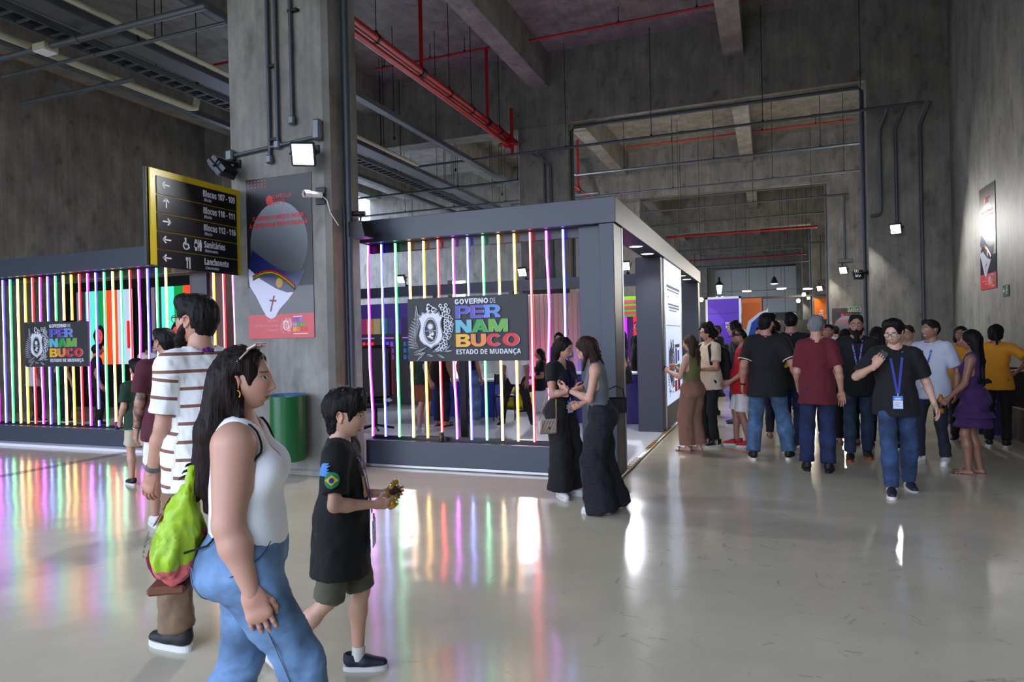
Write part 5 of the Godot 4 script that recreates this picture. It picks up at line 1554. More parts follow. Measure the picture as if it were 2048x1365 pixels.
# ---- hands: wrist at the origin, fingers down -y, palm towards +z, thumb towards +x ----
func hand_mb(kind: String) -> MB:
	if M.has("hand_" + kind): return M["hand_" + kind]
	var s := Soft.new()
	var curl: Array = {"relaxed": [0.22, 0.42, 0.3], "grip": [0.75, 1.15, 0.75], "hold": [0.35, 0.95, 0.65], "flat": [0.05, 0.12, 0.1], "fist": [1.2, 1.5, 0.9]}[kind]
	s.cap(Vector3(0, 0.03, 0), Vector3(0, -0.02, 0), 0.025, 0.027, 1.05, 0.78, 0.012)
	s.cap(Vector3(0.001, -0.02, 0), Vector3(0, -0.072, 0.0), 0.029, 0.031, 1.3, 0.5, 0.012)
	s.cap(Vector3(-0.02, -0.075, 0), Vector3(0.026, -0.078, 0), 0.0125, 0.0125, 1, 0.9, 0.012)
	s.ball(Vector3(0.022, -0.035, 0.009), 0.017, 1, 1, 0.012)
	var base := [[-0.030, -0.078, 0.056, 0.0072, -0.10], [-0.0105, -0.086, 0.073, 0.0082, -0.03], [0.0095, -0.088, 0.08, 0.0085, 0.02], [0.0295, -0.083, 0.071, 0.0083, 0.08]]
	var fi := 0
	for b in base:
		var p := Vector3(b[0], b[1] + 0.012, 0)
		var a := 0.0
		var seg := [0.42, 0.32, 0.26]
		var r: float = b[3]
		for k in 3:
			a += curl[k] * (1.0 + 0.12 * (1 - fi)) * (1.15 if k == 0 and kind == "grip" else 1.0)
			var L: float = b[2] * seg[k] + (0.012 if k == 0 else 0.0)
			var e := p + Vector3(sin(b[4]) * cos(a), -cos(a) * cos(b[4]), sin(a)) * L
			s.cap(p, e, r, r * 0.92, 1, 1, 0.004)
			p = e
			r *= 0.92
		fi += 1
	var th: Array = {"relaxed": [Vector3(0.024, -0.022, 0.008), Vector3(0.046, -0.05, 0.016), Vector3(0.05, -0.078, 0.024), Vector3(0.046, -0.1, 0.03)], "grip": [Vector3(0.024, -0.022, 0.01), Vector3(0.044, -0.045, 0.03), Vector3(0.038, -0.068, 0.048), Vector3(0.022, -0.082, 0.056)], "hold": [Vector3(0.024, -0.02, 0.008), Vector3(0.05, -0.04, 0.024), Vector3(0.052, -0.068, 0.036), Vector3(0.042, -0.09, 0.04)], "flat": [Vector3(0.024, -0.02, 0.004), Vector3(0.052, -0.042, 0.006), Vector3(0.068, -0.066, 0.008), Vector3(0.076, -0.088, 0.01)], "fist": [Vector3(0.024, -0.022, 0.01), Vector3(0.042, -0.05, 0.03), Vector3(0.025, -0.072, 0.046), Vector3(0.0, -0.078, 0.05)]}[kind]
	for k in 3: s.cap(th[k], th[k + 1], [0.0125, 0.0105, 0.0095][k], [0.0105, 0.0095, 0.008][k], 1, 1, 0.006)
	var m := s.net(0.0042)
	M["hand_" + kind] = m
	return m

# ---- heads: y up, z forward, origin between the ears ----
func g2(x: float, y: float, sx: float, sy: float) -> float:
	return exp(-(x * x) / (sx * sx) - (y * y) / (sy * sy))

func head_mb(o: Dictionary) -> MB:
	var fine: bool = o.get("fine", false)
	var rows := 92 if fine else 46
	var cols := 108 if fine else 48
	var fem: float = o.get("fem", 0.0)
	var kid: float = o.get("kid", 0.0)
	var skin: Color = o.skin
	var m := MB.new()
	m.colored = true
	var lips := Color(skin.r * 0.92, skin.g * 0.62, skin.b * 0.62)
	if fem > 0.5: lips = Color(skin.r * 0.82, skin.g * 0.44, skin.b * 0.46)
	var brow: Color = o.get("brow", Color(0.02, 0.015, 0.012))
	var open: float = o.get("mouth", 0.0)
	for r in rows + 1:
		var th := PI * r / rows
		for c in cols + 1:
			var u := TAU * c / cols - PI
			var ph := u - 0.5 * sin(u)
			var d := Vector3(sin(th) * sin(ph), cos(th), sin(th) * cos(ph))
			var p := Vector3(d.x * 0.0765, d.y * 0.117, d.z * 0.097)
			var low := clampf(-p.y / 0.117, 0.0, 1.0)
			var back := clampf(-d.z, 0.0, 1.0)
			p.x *= 1.0 - (0.30 + 0.05 * fem) * low * low * clampf(d.z + 0.6, 0.0, 1.0)
			p.z *= 1.0 - 0.42 * low * back
			p.x *= 1.0 + 0.05 * back * (1.0 - low)
			p.y += 0.012 * low * back
			if d.z > -0.3:
				# flatter face, forward jaw
				var w := smoothstep(-0.3, 0.5, d.z)
				p.z += w * (0.010 * low - 0.006 * g2(p.x, p.y - 0.06, 0.1, 0.04))
				var fx := p.x
				var fy := p.y
				var ax := absf(fx)
				var z := 0.0
				z += 0.0045 * (1.0 - 0.6 * fem) * g2(ax - 0.022, fy - 0.026, 0.03, 0.01)
				z -= 0.0105 * g2(ax - 0.031, fy - 0.006, 0.016, 0.011)
				z += 0.0055 * g2(ax - 0.031, fy - 0.004, 0.0105, 0.008)
				z += 0.004 * g2(ax - 0.044, fy + 0.022, 0.02, 0.018)
				var t := clampf((0.016 - fy) / 0.053, 0.0, 1.0)
				var nose := lerpf(0.003, 0.0235 - 0.005 * kid - 0.003 * fem, t * t * (1.2 - 0.2 * t))
				nose *= 1.0 - smoothstep(-0.038, -0.053, fy) if fy < -0.038 else 1.0
				nose *= 1.0 - smoothstep(0.016, 0.03, fy)
				z += nose * exp(-pow(ax / lerpf(0.0085, 0.0125, t), 2.0))
				z += 0.0065 * g2(ax - 0.0125, fy + 0.042, 0.006, 0.007)
				z -= 0.003 * g2(fx, fy + 0.058, 0.006, 0.006)
				z += (0.0058 + 0.001 * fem) * g2(fx, fy + 0.0665, 0.021, 0.0052)
				z += (0.0068 + 0.001 * fem) * g2(fx, fy + 0.0795, 0.019, 0.0062)
				z -= 0.004 * g2(fx, fy + 0.0725, 0.024, 0.0028)
				z -= 0.004 * g2(fx, fy + 0.092, 0.02, 0.006)
				z += 0.0085 * g2(fx, fy + 0.107, 0.022, 0.014)
				p.z += z * w
			m.tint = skin
			if d.z > 0.2:
				var ax := absf(p.x)
				if fine or true:
					var cheek := g2(ax - 0.042, p.y + 0.03, 0.018, 0.02) * 0.5 + g2(p.x, p.y + 0.038, 0.014, 0.012) * 0.5
					m.tint = skin.lerp(Color(skin.r * 1.02, skin.g * 0.8, skin.b * 0.76), cheek * 0.5)
				var lp := g2(p.x, p.y + 0.0665, 0.0215, 0.0048) + g2(p.x, p.y + 0.0795, 0.0195, 0.006)
				m.tint = m.tint.lerp(lips, clampf(lp * 1.6 - 0.35, 0.0, 1.0))
				if absf(p.y + 0.0725) < 0.0019 + open and ax < 0.021: m.tint = Color(lips.r * 0.35, lips.g * 0.25, lips.b * 0.25) if open < 0.001 else Color(0.75, 0.72, 0.68)
				var bw := absf(p.y - 0.0245 - 0.12 * (0.03 - absf(ax - 0.03)) * 0.5)
				if bw < 0.0036 - 0.0008 * fem and ax > 0.012 and ax < 0.05: m.tint = brow.lerp(skin, 0.25)
				var ex := (ax - 0.031) / 0.0145
				var ey := (p.y - 0.0045) / 0.0058
				if not o.get("down", false):
					var rr := ex * ex + ey * ey
					if rr < 1.0:
						m.tint = Color(0.62, 0.6, 0.57)
						var ix: float = (ax - 0.031 - o.get("gaze", 0.0) * signf(p.x)) / 0.0062
						if ix * ix + ey * ey * 0.8 < 1.0: m.tint = Color(0.02, 0.012, 0.008)
					elif rr < 1.6 and ey > 0.0: m.tint = Color(0.03, 0.02, 0.015)
				elif absf(ey + 0.5) < 0.35 and absf(ex) < 1.0: m.tint = Color(0.03, 0.02, 0.015)
				if o.has("stubble"):
					var jb := smoothstep(-0.045, -0.07, p.y) * (1.0 - clampf(lp * 2.0, 0.0, 1.0))
					m.tint = m.tint.lerp(Color(0.03, 0.025, 0.022), jb * o.stubble)
			m.p(p, d)
	for r in rows:
		for c in cols:
			var a := r * (cols + 1) + c
			m.ix.append_array([a, a + 1, a + cols + 2, a, a + cols + 2, a + cols + 1])
	# orientation: make the winding agree with outward normals
	var f := (m.v[m.ix[cols * 60 + 1]] - m.v[m.ix[cols * 60]]).cross(m.v[m.ix[cols * 60 + 2]] - m.v[m.ix[cols * 60]])
	if f.dot(m.n[m.ix[cols * 60]]) > 0.0:
		for i in range(0, m.ix.size(), 3):
			var k := m.ix[i + 1]
			m.ix[i + 1] = m.ix[i + 2]
			m.ix[i + 2] = k
	renormal(m)
	for r in rows + 1: # close the seam's shading at the back
		var a := r * (cols + 1)
		var nn := (m.n[a] + m.n[a + cols]).normalized()
		m.n[a] = nn
		m.n[a + cols] = nn
	# ears
	if not M.has("ear"):
		var e := Soft.new()
		e.cap(Vector3(0, 0.0, 0), Vector3(0.003, -0.018, 0.002), 0.02, 0.013, 0.35, 0.95, 0.006)
		var rim := [Vector3(0.004, -0.004, 0.014), Vector3(0.008, 0.016, 0.010), Vector3(0.011, 0.024, -0.004), Vector3(0.012, 0.016, -0.017), Vector3(0.010, -0.002, -0.019), Vector3(0.006, -0.018, -0.010), Vector3(0.003, -0.031, 0.002)]
		for i in 6: e.cap(rim[i], rim[i + 1], 0.0042, 0.0042, 1, 1, 0.005)
		e.ball(Vector3(0.003, -0.030, 0.003), 0.007, 0.7, 1, 0.005)
		e.ball(Vector3(0.009, -0.003, 0.0), 0.007, 0.8, 1, 0.004, 1)
		M["ear"] = e.net(0.0032)
	m.tint = Color(skin.r, skin.g * 0.88, skin.b * 0.85)
	for s in [-1, 1]:
		m.add(M["ear"], Transform3D(Basis(Vector3(s, 0, 0), Vector3.UP, Vector3.BACK) * Basis(Vector3.UP, 0.35), Vector3(s * 0.0745, -0.004, -0.010)), s < 0)
	return m

func ik(a: Vector3, target: Vector3, l1: float, l2: float, pole: Vector3) -> Array:
	var d := target - a
	var L := clampf(d.length(), absf(l1 - l2) + 0.01, (l1 + l2) * 0.998)
	var e := d.normalized()
	var w := a + e * L
	var c := (l1 * l1 + L * L - l2 * l2) / (2.0 * L)
	var h := sqrt(maxf(0.0, l1 * l1 - c * c))
	var side := (pole - e * pole.dot(e)).normalized()
	return [a + e * c + side * h, w]

func cloth(key: String, c: Color, denim := false, rough := 0.85) -> StandardMaterial3D:
	if M.has(key): return M[key]
	var m := mat(key, c, rough)
	m.uv1_triplanar = true
	if denim:
		m.albedo_texture = T.denim
		m.uv1_scale = Vector3.ONE * 2.3
		m.heightmap_enabled = true
		m.heightmap_texture = T.cloth_h
		m.heightmap_scale = 0.5
	else:
		m.heightmap_enabled = true
		m.heightmap_texture = T.cloth_h
		m.heightmap_scale = 0.45
		m.uv1_scale = Vector3.ONE * 2.0
		m.rim_enabled = true
		m.rim = 0.25 if c.get_luminance() > 0.1 else 0.06
	return m

func hair_mat(c: Color) -> StandardMaterial3D:
	var key := "hair_%s" % c.to_html()
	if M.has(key): return M[key]
	var m := mat(key, c, 0.55)
	m.metallic_specular = 0.3
	m.albedo_texture = T.hair
	m.uv1_triplanar = true
	m.uv1_scale = Vector3(5, 1.3, 5)
	m.heightmap_enabled = true
	m.heightmap_texture = T.hair_h
	m.heightmap_scale = 0.3
	return m

func skin_mat() -> StandardMaterial3D:
	if M.has("skin"): return M.skin
	var m := mat("skin", Color.WHITE, 0.5)
	m.vertex_color_use_as_albedo = true
	m.subsurf_scatter_enabled = true
	m.subsurf_scatter_strength = 0.08
	return m

func rig(o: Dictionary) -> Dictionary:
	var s: float = o.h / 1.75
	var J := {"s": s}
	var wd: float = o.get("w", 1.0)
	var lean: float = o.get("lean", 0.0)
	var lf: Array = o.get("lf", [0.1, 0.0, 0.0, 0.12])
	var rf: Array = o.get("rf", [-0.1, 0.0, 0.0, -0.12])
	var py: float = (0.94 - o.get("crouch", 0.0)) * s
	var ank := []
	for f in [lf, rf]: ank.append(Vector3(f[0], f[1] + 0.085, f[2]) * s)
	var hx: float = 0.088 * s * o.get("hipw", 1.0)
	for i in 2:
		var dx: float = ank[i].x - (hx if i == 0 else -hx)
		var hz: float = ank[i].z - o.get("sway", 0.0) * s
		py = minf(py, ank[i].y + sqrt(maxf(0.05, pow(0.848 * s, 2) - dx * dx - hz * hz)))
	var P := Vector3(0, py, o.get("sway", 0.0) * s)
	J.P = P
	J.up = Vector3(0, cos(lean), sin(lean))
	J.fwd = Vector3(0, -sin(lean), cos(lean))
	var tw: float = deg_to_rad(o.get("twist", 0.0))
	var T3 := func(x: float, y: float, z: float) -> Vector3:
		var a := tw * clampf(y / 0.45, 0.0, 1.0)
		return P + (Vector3.RIGHT * (x * cos(a) + z * sin(a)) + J.up * y + J.fwd * (z * cos(a) - x * sin(a))) * s
	J.T = T3
	J.hip = [P + Vector3(hx, -0.005, 0), P + Vector3(-hx, -0.005, 0)]
	J.knee = []
	J.ankle = []
	J.toe = []
	for i in 2:
		var f: Array = lf if i == 0 else rf
		var yaw: float = f[3]
		var r := ik(J.hip[i], ank[i], 0.43 * s, 0.42 * s, Vector3(sin(yaw) * 0.6, 0.05, 1.0))
		J.knee.append(r[0])
		J.ankle.append(r[1])
		J.toe.append([yaw, f[4] if f.size() > 4 else 0.0])
	J.sh = [T3.call(0.163 * wd, 0.465, 0.0), T3.call(-0.163 * wd, 0.465, 0.0)]
	J.neck = T3.call(0, 0.52, -0.008)
	J.ntop = T3.call(0, 0.598, 0.008)
	var hd: Array = o.get("head", [0, 0, 0])
	J.hb = Basis(Vector3.UP, deg_to_rad(hd[0]) + tw) * Basis(Vector3.RIGHT, deg_to_rad(hd[1]) + lean * 0.6) * Basis(Vector3.BACK, deg_to_rad(hd[2]))
	J.hs = s * o.get("headsize", 1.0 if not o.get("kid", 0.0) else 1.18)
	J.hc = J.ntop + J.hb * Vector3(0, 0.088, 0.014) * J.hs
	J.elb = []
	J.wri = []
	J.hdir = []
	for i in 2:
		var sd := 1.0 if i == 0 else -1.0
		var t: Vector3 = o.get("lh" if i == 0 else "rh", Vector3(0.07, -0.52, 0.04))
		var pole: Vector3 = o.get("lp" if i == 0 else "rp", Vector3(0.25, -0.15, -1.0))
		var q: Vector3 = J.sh[i] + Vector3(t.x * sd, t.y, t.z) * s
		var r := ik(J.sh[i], q, 0.29 * s, 0.255 * s, Vector3(pole.x * sd, pole.y, pole.z))
		J.elb.append(r[0])
		J.wri.append(r[1])
		J.hdir.append((r[1] - r[0]).normalized())
	return J

func trunk(S: Soft, o: Dictionary, J: Dictionary, g: float, upto := 1) -> void:
	# the torso; g = how much is added for cloth
	var s: float = J.s
	var wd: float = o.get("w", 1.0)
	var fat: float = o.get("fat", 0.0)
	var fem: float = o.get("fem", 0.0)
	var T3: Callable = J.T
	S.cap(T3.call(0, 0.09, 0.01 + fat * 0.05), T3.call(0, 0.22, 0.012 + fat * 0.04), (0.118 - 0.012 * fem + fat * 0.55) * s + g, (0.112 - 0.014 * fem + fat * 0.4) * s + g, 1.16, 0.82, 0.05)
	S.cap(T3.call(-0.03 * wd, 0.30, 0.0), T3.call(-0.035 * wd, 0.405, -0.005), (0.122 + fat * 0.25 - 0.01 * fem) * s + g, (0.105 + fat * 0.15) * s + g, 1.1 * wd, 0.86, 0.05)
	S.cap(T3.call(0.03 * wd, 0.30, 0.0), T3.call(0.035 * wd, 0.405, -0.005), (0.122 + fat * 0.25 - 0.01 * fem) * s + g, (0.105 + fat * 0.15) * s + g, 1.1 * wd, 0.86, 0.05)
	S.cap(T3.call(0.135 * wd, 0.455, -0.002), T3.call(-0.135 * wd, 0.455, -0.002), (0.056 + fat * 0.05) * s + g * 0.8, (0.056 + fat * 0.05) * s + g * 0.8, 1, 1.05, 0.05)
	for x in [-1, 1]: S.cap(T3.call(0.02 * x, 0.53, -0.012), T3.call(0.13 * x * wd, 0.485, -0.006), 0.045 * s + g * 0.5, 0.038 * s + g * 0.5, 1, 1, 0.05)
	if fem > 0.0:
		var b: float = o.get("bust", 0.07)
		for x in [-1, 1]: S.ball(T3.call(0.075 * x, 0.335, 0.065 + fat * 0.08), b * s + g, 1.0, 0.95, 0.035)

func seat(S: Soft, o: Dictionary, J: Dictionary, g: float) -> void:
	var s: float = J.s
	var fat: float = o.get("fat", 0.0)
	var fem: float = o.get("fem", 0.0)
	var hw: float = o.get("hipw", 1.0)
	S.cap(J.P + Vector3(0.055 * hw * s, 0.03 * s, 0), J.P + Vector3(-0.055 * hw * s, 0.03 * s, 0), (0.108 + fat * 0.4) * s + g, (0.108 + fat * 0.4) * s + g, 1.0, 0.98, 0.05)
	for x in [-1, 1]: S.ball(J.P + Vector3(0.06 * x * hw, -0.015, -0.055 - 0.012 * fem) * s, (0.088 + fat * 0.25 + 0.006 * fem) * s + g, 1, 1, 0.045)

func person(o: Dictionary) -> Dictionary:
	var cell: float = o.get("cell", 0.016)
	var J := rig(o)
	var s: float = J.s
	var root := thing("person", o.label, "person", o.at, deg_to_rad(o.face), o.get("group", ""))
	J.root = root
	var fat: float = o.get("fat", 0.0)
	var fem: float = o.get("fem", 0.0)
	var skin: Color = o.skin
	var fine: bool = o.get("fine", false)
	var seed_: int = int(absf(o.at.x * 131.0 + o.at.z * 57.0))
	var top: Dictionary = o.get("top", {})
	var leg: Dictionary = o.get("legs", {})
	# --- skin ---
	var B := Soft.new()
	var thin: float = o.get("arm", 1.0)
	trunk(B, o, J, -0.012 if not fem else -0.01)
	seat(B, o, J, -0.014)
	B.cap(J.neck + Vector3(0, -0.03, 0) * s, J.ntop + J.hb * Vector3(0, 0.03, -0.012) * s, (0.058 - 0.006 * fem) * s, (0.054 - 0.007 * fem) * s, 1, 1.02, 0.03)
	for i in 2:
		var ra: float = (0.046 + fat * 0.16) * s * thin
		B.cap(J.sh[i] + Vector3(0, -0.012, 0) * s, J.elb[i], ra * 1.12, (0.039 + fat * 0.08) * s * thin, 1, 1, 0.035)
		var mid: Vector3 = J.elb[i].lerp(J.wri[i], 0.3)
		B.cap(J.elb[i], mid, (0.039 + fat * 0.06) * s * thin, (0.041 + fat * 0.07) * s * thin, 1, 1, 0.02)
		B.cap(mid, J.wri[i], (0.041 + fat * 0.07) * s * thin, 0.0255 * s * lerpf(1.0, thin, 0.6), 1, 1, 0.02)
		var cv := 0.8 if leg.get("kind", "") in ["jeans", "trousers"] else 1.0
		B.cap(J.hip[i], J.knee[i], cv * (0.082 + fat * 0.3) * s * 0.9, 0.05 * s * cv, 1, 1, 0.03)
		var calf: Vector3 = J.knee[i].lerp(J.ankle[i], 0.32) + Vector3(0, 0, -0.014) * s
		B.cap(J.knee[i], calf, 0.049 * s * cv, 0.054 * s * cv * o.get("calf", 1.0), 1, 1, 0.025)
		B.cap(calf, J.ankle[i], 0.053 * s * cv * o.get("calf", 1.0), 0.034 * s, 1, 1, 0.025)
		if o.get("shoe", "") == "sandal" or o.get("shoe", "") == "flipflop":
			var fd := Vector3(sin(J.toe[i][0]), 0, cos(J.toe[i][0]))
			var an: Vector3 = J.ankle[i]
			B.cap(Vector3(an.x, 0.042 * s, an.z) - fd * 0.03 * s, Vector3(an.x, 0.04 * s, an.z) + fd * 0.1 * s, 0.032 * s, 0.026 * s, 1, 1, 0.02)
			for k in 5: B.cap(Vector3(an.x, 0.034 * s, an.z) + fd * 0.10 * s + Vector3(fd.z, 0, -fd.x) * (k - 2) * 0.016 * s, Vector3(an.x, 0.03 * s, an.z) + fd * (0.168 - absf(k - 1.0 if i == 0 else k - 3.0) * 0.012) * s + Vector3(fd.z, 0, -fd.x) * (k - 2) * 0.018 * s, 0.013 * s, 0.01 * s, 1, 1, 0.008)
	var body := MB.new()
	body.colored = true
	body.tint = skin
	body.add(B.net(maxf(cell, 0.011)), Transform3D())
	for i in 2:
		var kind: String = o.get("lk" if i == 0 else "rk", "relaxed")
		var palm: Vector3 = o.get("lpalm" if i == 0 else "rpalm", Vector3(-1, 0, 0.15))
		palm.x *= 1.0 if i == 0 else -1.0
		var fd: Vector3 = J.hdir[i]
		if o.has("lfing" if i == 0 else "rfing"):
			fd = o["lfing" if i == 0 else "rfing"]
			fd = Vector3(fd.x * (1.0 if i == 0 else -1.0), fd.y, fd.z).normalized()
		var Y: Vector3 = -fd
		var Z := (palm - Y * palm.dot(Y)).normalized()
		var X := Y.cross(Z)
		var k: float = s * o.get("hand", 1.0) * lerpf(1.0, thin, 0.5)
		var H := Basis(X if i == 0 else -X, Y, Z).scaled_local(Vector3.ONE * k)
		J["hand%d" % i] = Transform3D(Basis(X if i == 0 else -X, Y, Z), J.wri[i])
		body.tint = Color(skin.r, skin.g * 0.95, skin.b * 0.93)
		body.add(hand_mb(kind), Transform3D(H, J.wri[i]), i == 1)
	var ho := {"skin": skin, "fem": fem, "kid": o.get("kid", 0.0), "fine": fine}
	for k in ["stubble", "down", "gaze", "mouth", "brow"]:
		if o.has(k): ho[k] = o[k]
	var HX := Transform3D(J.hb.scaled_local(Vector3.ONE * J.hs), J.hc)
	J.HX = HX
	body.add(head_mb(ho), HX)
	obj("body", body, skin_mat(), root, o.get("body_label", ""))
	# --- legs ---
	if leg.size():
		var L := Soft.new()
		var g: float = leg.get("loose", 0.010) * s
		var kind: String = leg.kind
		if kind == "skirt":
			var wy: Vector3 = J.P + J.up * 0.10 * s
			var hem: Vector3 = J.P + Vector3(0, -leg.len * s, 0.01)
			L.cap(wy, hem, 0.115 * s + g, leg.get("flare", 0.21) * s, 1.05, 0.86, 0.02, 0, 3)
			seat(L, o, J, g)
		else:
			seat(L, o, J, g)
			L.cap(J.P + J.up * 0.02 * s, J.P + J.up * leg.get("rise", 0.10) * s, (0.122 + fat * 0.5) * s + g, (0.114 - 0.01 * fem + fat * 0.48) * s + g, 1.12, 0.84, 0.04, 0, 1)
			for i in 2:
				var rt: float = leg.get("thigh", 0.080 + fat * 0.36) * s + g
				var rk: float = leg.get("kneer", 0.056) * s + g
				var ra: float = leg.get("hemr", 0.052) * s + g
				if kind == "shorts":
					var e: Vector3 = J.hip[i].lerp(J.knee[i], leg.get("len", 0.85))
					L.cap(J.hip[i] + Vector3(0, -0.01, 0), e, rt, leg.get("hemr", 0.09) * s + g, 1, 1, 0.04, 0, 1)
				else:
					L.cap(J.hip[i] + Vector3(0, -0.01, 0), J.knee[i], rt, rk, 1, 1, 0.04)
					var e: Vector3 = J.knee[i].lerp(J.ankle[i], leg.get("len", 0.97))
					if leg.has("break"): e += (J.ankle[i] - J.knee[i]).normalized() * leg.break * s
					L.cap(J.knee[i], e, rk, ra, 1, 1, 0.03, 0, 1)
					if kind == "jeans":
						L.cap(J.knee[i].lerp(J.ankle[i], 0.28) + Vector3(0, 0, -0.012) * s, J.knee[i].lerp(J.ankle[i], 0.45), rk * 0.97, rk * 0.9, 1, 1, 0.04)
		var lm := L.net(maxf(cell * 1.0, 0.01))
		ripple(lm, leg.get("fold", 0.012) * s, Vector3(1, 0.9, 1), seed_ + 3, 7.0)
		if fine: ripple(lm, 0.004 * s, Vector3(1, 2.2, 1), seed_ + 9, 16.0)
		obj("skirt" if kind == "skirt" else ("shorts" if kind == "shorts" else "trousers"), lm, leg.mat, root, leg.get("label", ""))
		J.legsoft = L
	# --- top ---
	if top.size():
		var S := Soft.new()
		var g: float = top.get("loose", 0.012) * s
		trunk(S, o, J, g * 0.7)
		var hem: float = top.get("hem", -0.12)
		var long_ := hem < -0.03
		var hr: float = top.get("hemr", 0.122 + (0.018 if long_ else 0.0) + fat * 0.52) * s + g
		S.cap(J.T.call(0, 0.14, 0.006 + fat * 0.03), J.T.call(0, hem, (-0.018 if long_ else 0.006) + fat * 0.01), (0.122 + fat * 0.52 - 0.01 * fem) * s + g, hr, 1.16, 1.02 if long_ else 0.86, 0.05, 0, 1)
		if long_: S.cap(J.T.call(0, 0.07, -0.012 + fat * 0.02), J.T.call(0, hem, -0.022), (0.122 + fat * 0.5 + 0.006 * fem) * s + g, (0.134 + fat * 0.5 + 0.010 * fem) * s + g, 1.34 * o.get("hipw", 1.0), 1.12, 0.04, 0, 1)
		var sl: float = top.get("sleeve", 0.62)
		for i in 2:
			if sl > 1.0:
				S.cap(J.sh[i], J.elb[i], 0.062 * s + g, 0.054 * s + g, 1, 1, 0.04)
				S.cap(J.elb[i], J.elb[i].lerp(J.wri[i], sl - 1.0), 0.054 * s + g, 0.04 * s + g, 1, 1, 0.03, 0, 1)
			elif sl > 0.0:
				S.cap(J.sh[i] + Vector3(0, 0.006, 0) * s, J.sh[i].lerp(J.elb[i], sl), (0.054 + fat * 0.15) * s + g, (0.054 + fat * 0.12) * s + g * 1.15, 1, 1, 0.035, 0, 1)
			else:
				# armholes
				var sd := 1.0 if i == 0 else -1.0
				S.cap(J.sh[i] + Vector3(0.0 * sd, -0.16, 0.01) * s, J.sh[i] + Vector3(0.045 * sd, 0.08, 0) * s, 0.052 * s, (0.062 + fat * 0.1) * s, 1, 1.1, 0.012, 1)
		var nk: float = top.get("neck", 0.068)
		S.cap(J.neck + J.up * (-0.012 + top.get("collar", 0.0)) * s + J.fwd * 0.004 * s, J.ntop + J.up * 0.1, nk * s, nk * 1.15 * s, 1.0, 1.0, 0.012, 1)
		if top.has("scoop"): S.cap(J.T.call(0, 0.56, 0.11), J.T.call(0, 0.45 - top.scoop, 0.14), 0.07 * s, 0.045 * s, 1.0, 1, 0.015, 1)
		var tm := S.net(maxf(cell * 0.95, 0.0095))
		ripple(tm, top.get("fold", 0.011) * s, Vector3(1, 0.75, 1), seed_ + 1, 6.0)
		if fine and not top.get("tight", false): ripple(tm, 0.004 * s, Vector3(1.6, 0.9, 1.6), seed_ + 5, 15.0)
		if top.get("striped", 0.0) > 0.0:
			tm.uv.resize(tm.v.size())
			for i in tm.v.size():
				var p := tm.v[i]
				var vv: float = p.y / top.striped
				for k in 2:
					var ax: Vector3 = J.elb[k] - J.sh[k]
					var h: float = (p - J.sh[k]).dot(ax) / ax.length_squared()
					if h > 0.16 and ((p - J.sh[k]) - ax * h).length() < 0.1 * s and absf(p.x) > 0.155 * s: vv = -h * ax.length() / top.striped + 0.3
				tm.uv[i] = Vector2(0.5, vv)
		obj(top.get("name", "shirt"), tm, top.mat, root, top.get("label", ""))
		J.soft = S
		if top.get("polo", false):
			var cm := MB.new()
			for sd in [-1, 1]:
				var pts := []
				for k in 7:
					var a := lerpf(-2.7, 0.25, k / 6.0)
					pts.append(J.neck + Vector3(sin(a) * 0.07 * sd, 0.014 - 0.02 * (k / 6.0), cos(a) * 0.062 + 0.008) * s)
				cm.tube(pts, 0.0125 * s, 6)
			obj("collar", cm, top.mat, root)
	dress_feet(o, J, root)
	dress_head(o, J, root)
	if o.has("lanyard"): lanyard(o, J, root)
	return J

func shoe_parts(kind: String) -> Array:
	if M.has("shoe_" + kind): return M["shoe_" + kind]
	var up := Soft.new()
	up.cap(Vector3(0, 0.058, -0.05), Vector3(0, 0.05, 0.04), 0.041, 0.041, 0.95, 1, 0.02)
	up.cap(Vector3(0, 0.05, 0.04), Vector3(0.004, 0.036, 0.145), 0.041, 0.030, 1.12, 1.1, 0.02)
	up.cap(Vector3(0, 0.07, -0.052), Vector3(0, 0.105 if kind == "sneaker" else 0.12, -0.05), 0.04, 0.042, 0.92, 1.15, 0.02, 0, 1)
	up.cap(Vector3(0, 0.13, -0.04), Vector3(0, 0.1, -0.046), 0.03, 0.03, 0.95, 1.2, 0.006, 1)
	up.cap(Vector3(0, -0.06, -0.2), Vector3(0, -0.06, 0.3), 0.075, 0.075, 3.0, 1, 0.004, 1)
	var um := up.net(0.0075)
	var outline := PackedVector2Array()
	for k in 30:
		var a := TAU * k / 30
		var z := cos(a)
		var w := 0.043 + 0.010 * smoothstep(-0.5, 0.6, z) - 0.004 * g2(z, 0, 0.4, 1.0)
		outline.push_back(Vector2(sin(a) * w * pow(maxf(absf(sin(a)), 0.02), -0.25), 0.04 + z * 0.142))
	var sm := MB.new().prism(outline, -0.03, 0.0, Transform3D(Basis(Vector3(1, 0, 0), Vector3(0, 0, 1), Vector3(0, -1, 0)), Vector3.ZERO))
	var lace := MB.new()
	for k in 4: lace.tube([Vector3(-0.026, 0.083 - k * 0.006, 0.0 + k * 0.022), Vector3(0, 0.094 - k * 0.0075, 0.004 + k * 0.022), Vector3(0.026, 0.083 - k * 0.006, 0.0 + k * 0.022)], 0.0035, 5)
	var r := [um.mesh(), sm.mesh(), lace.mesh()]
	M["shoe_" + kind] = r
	return r

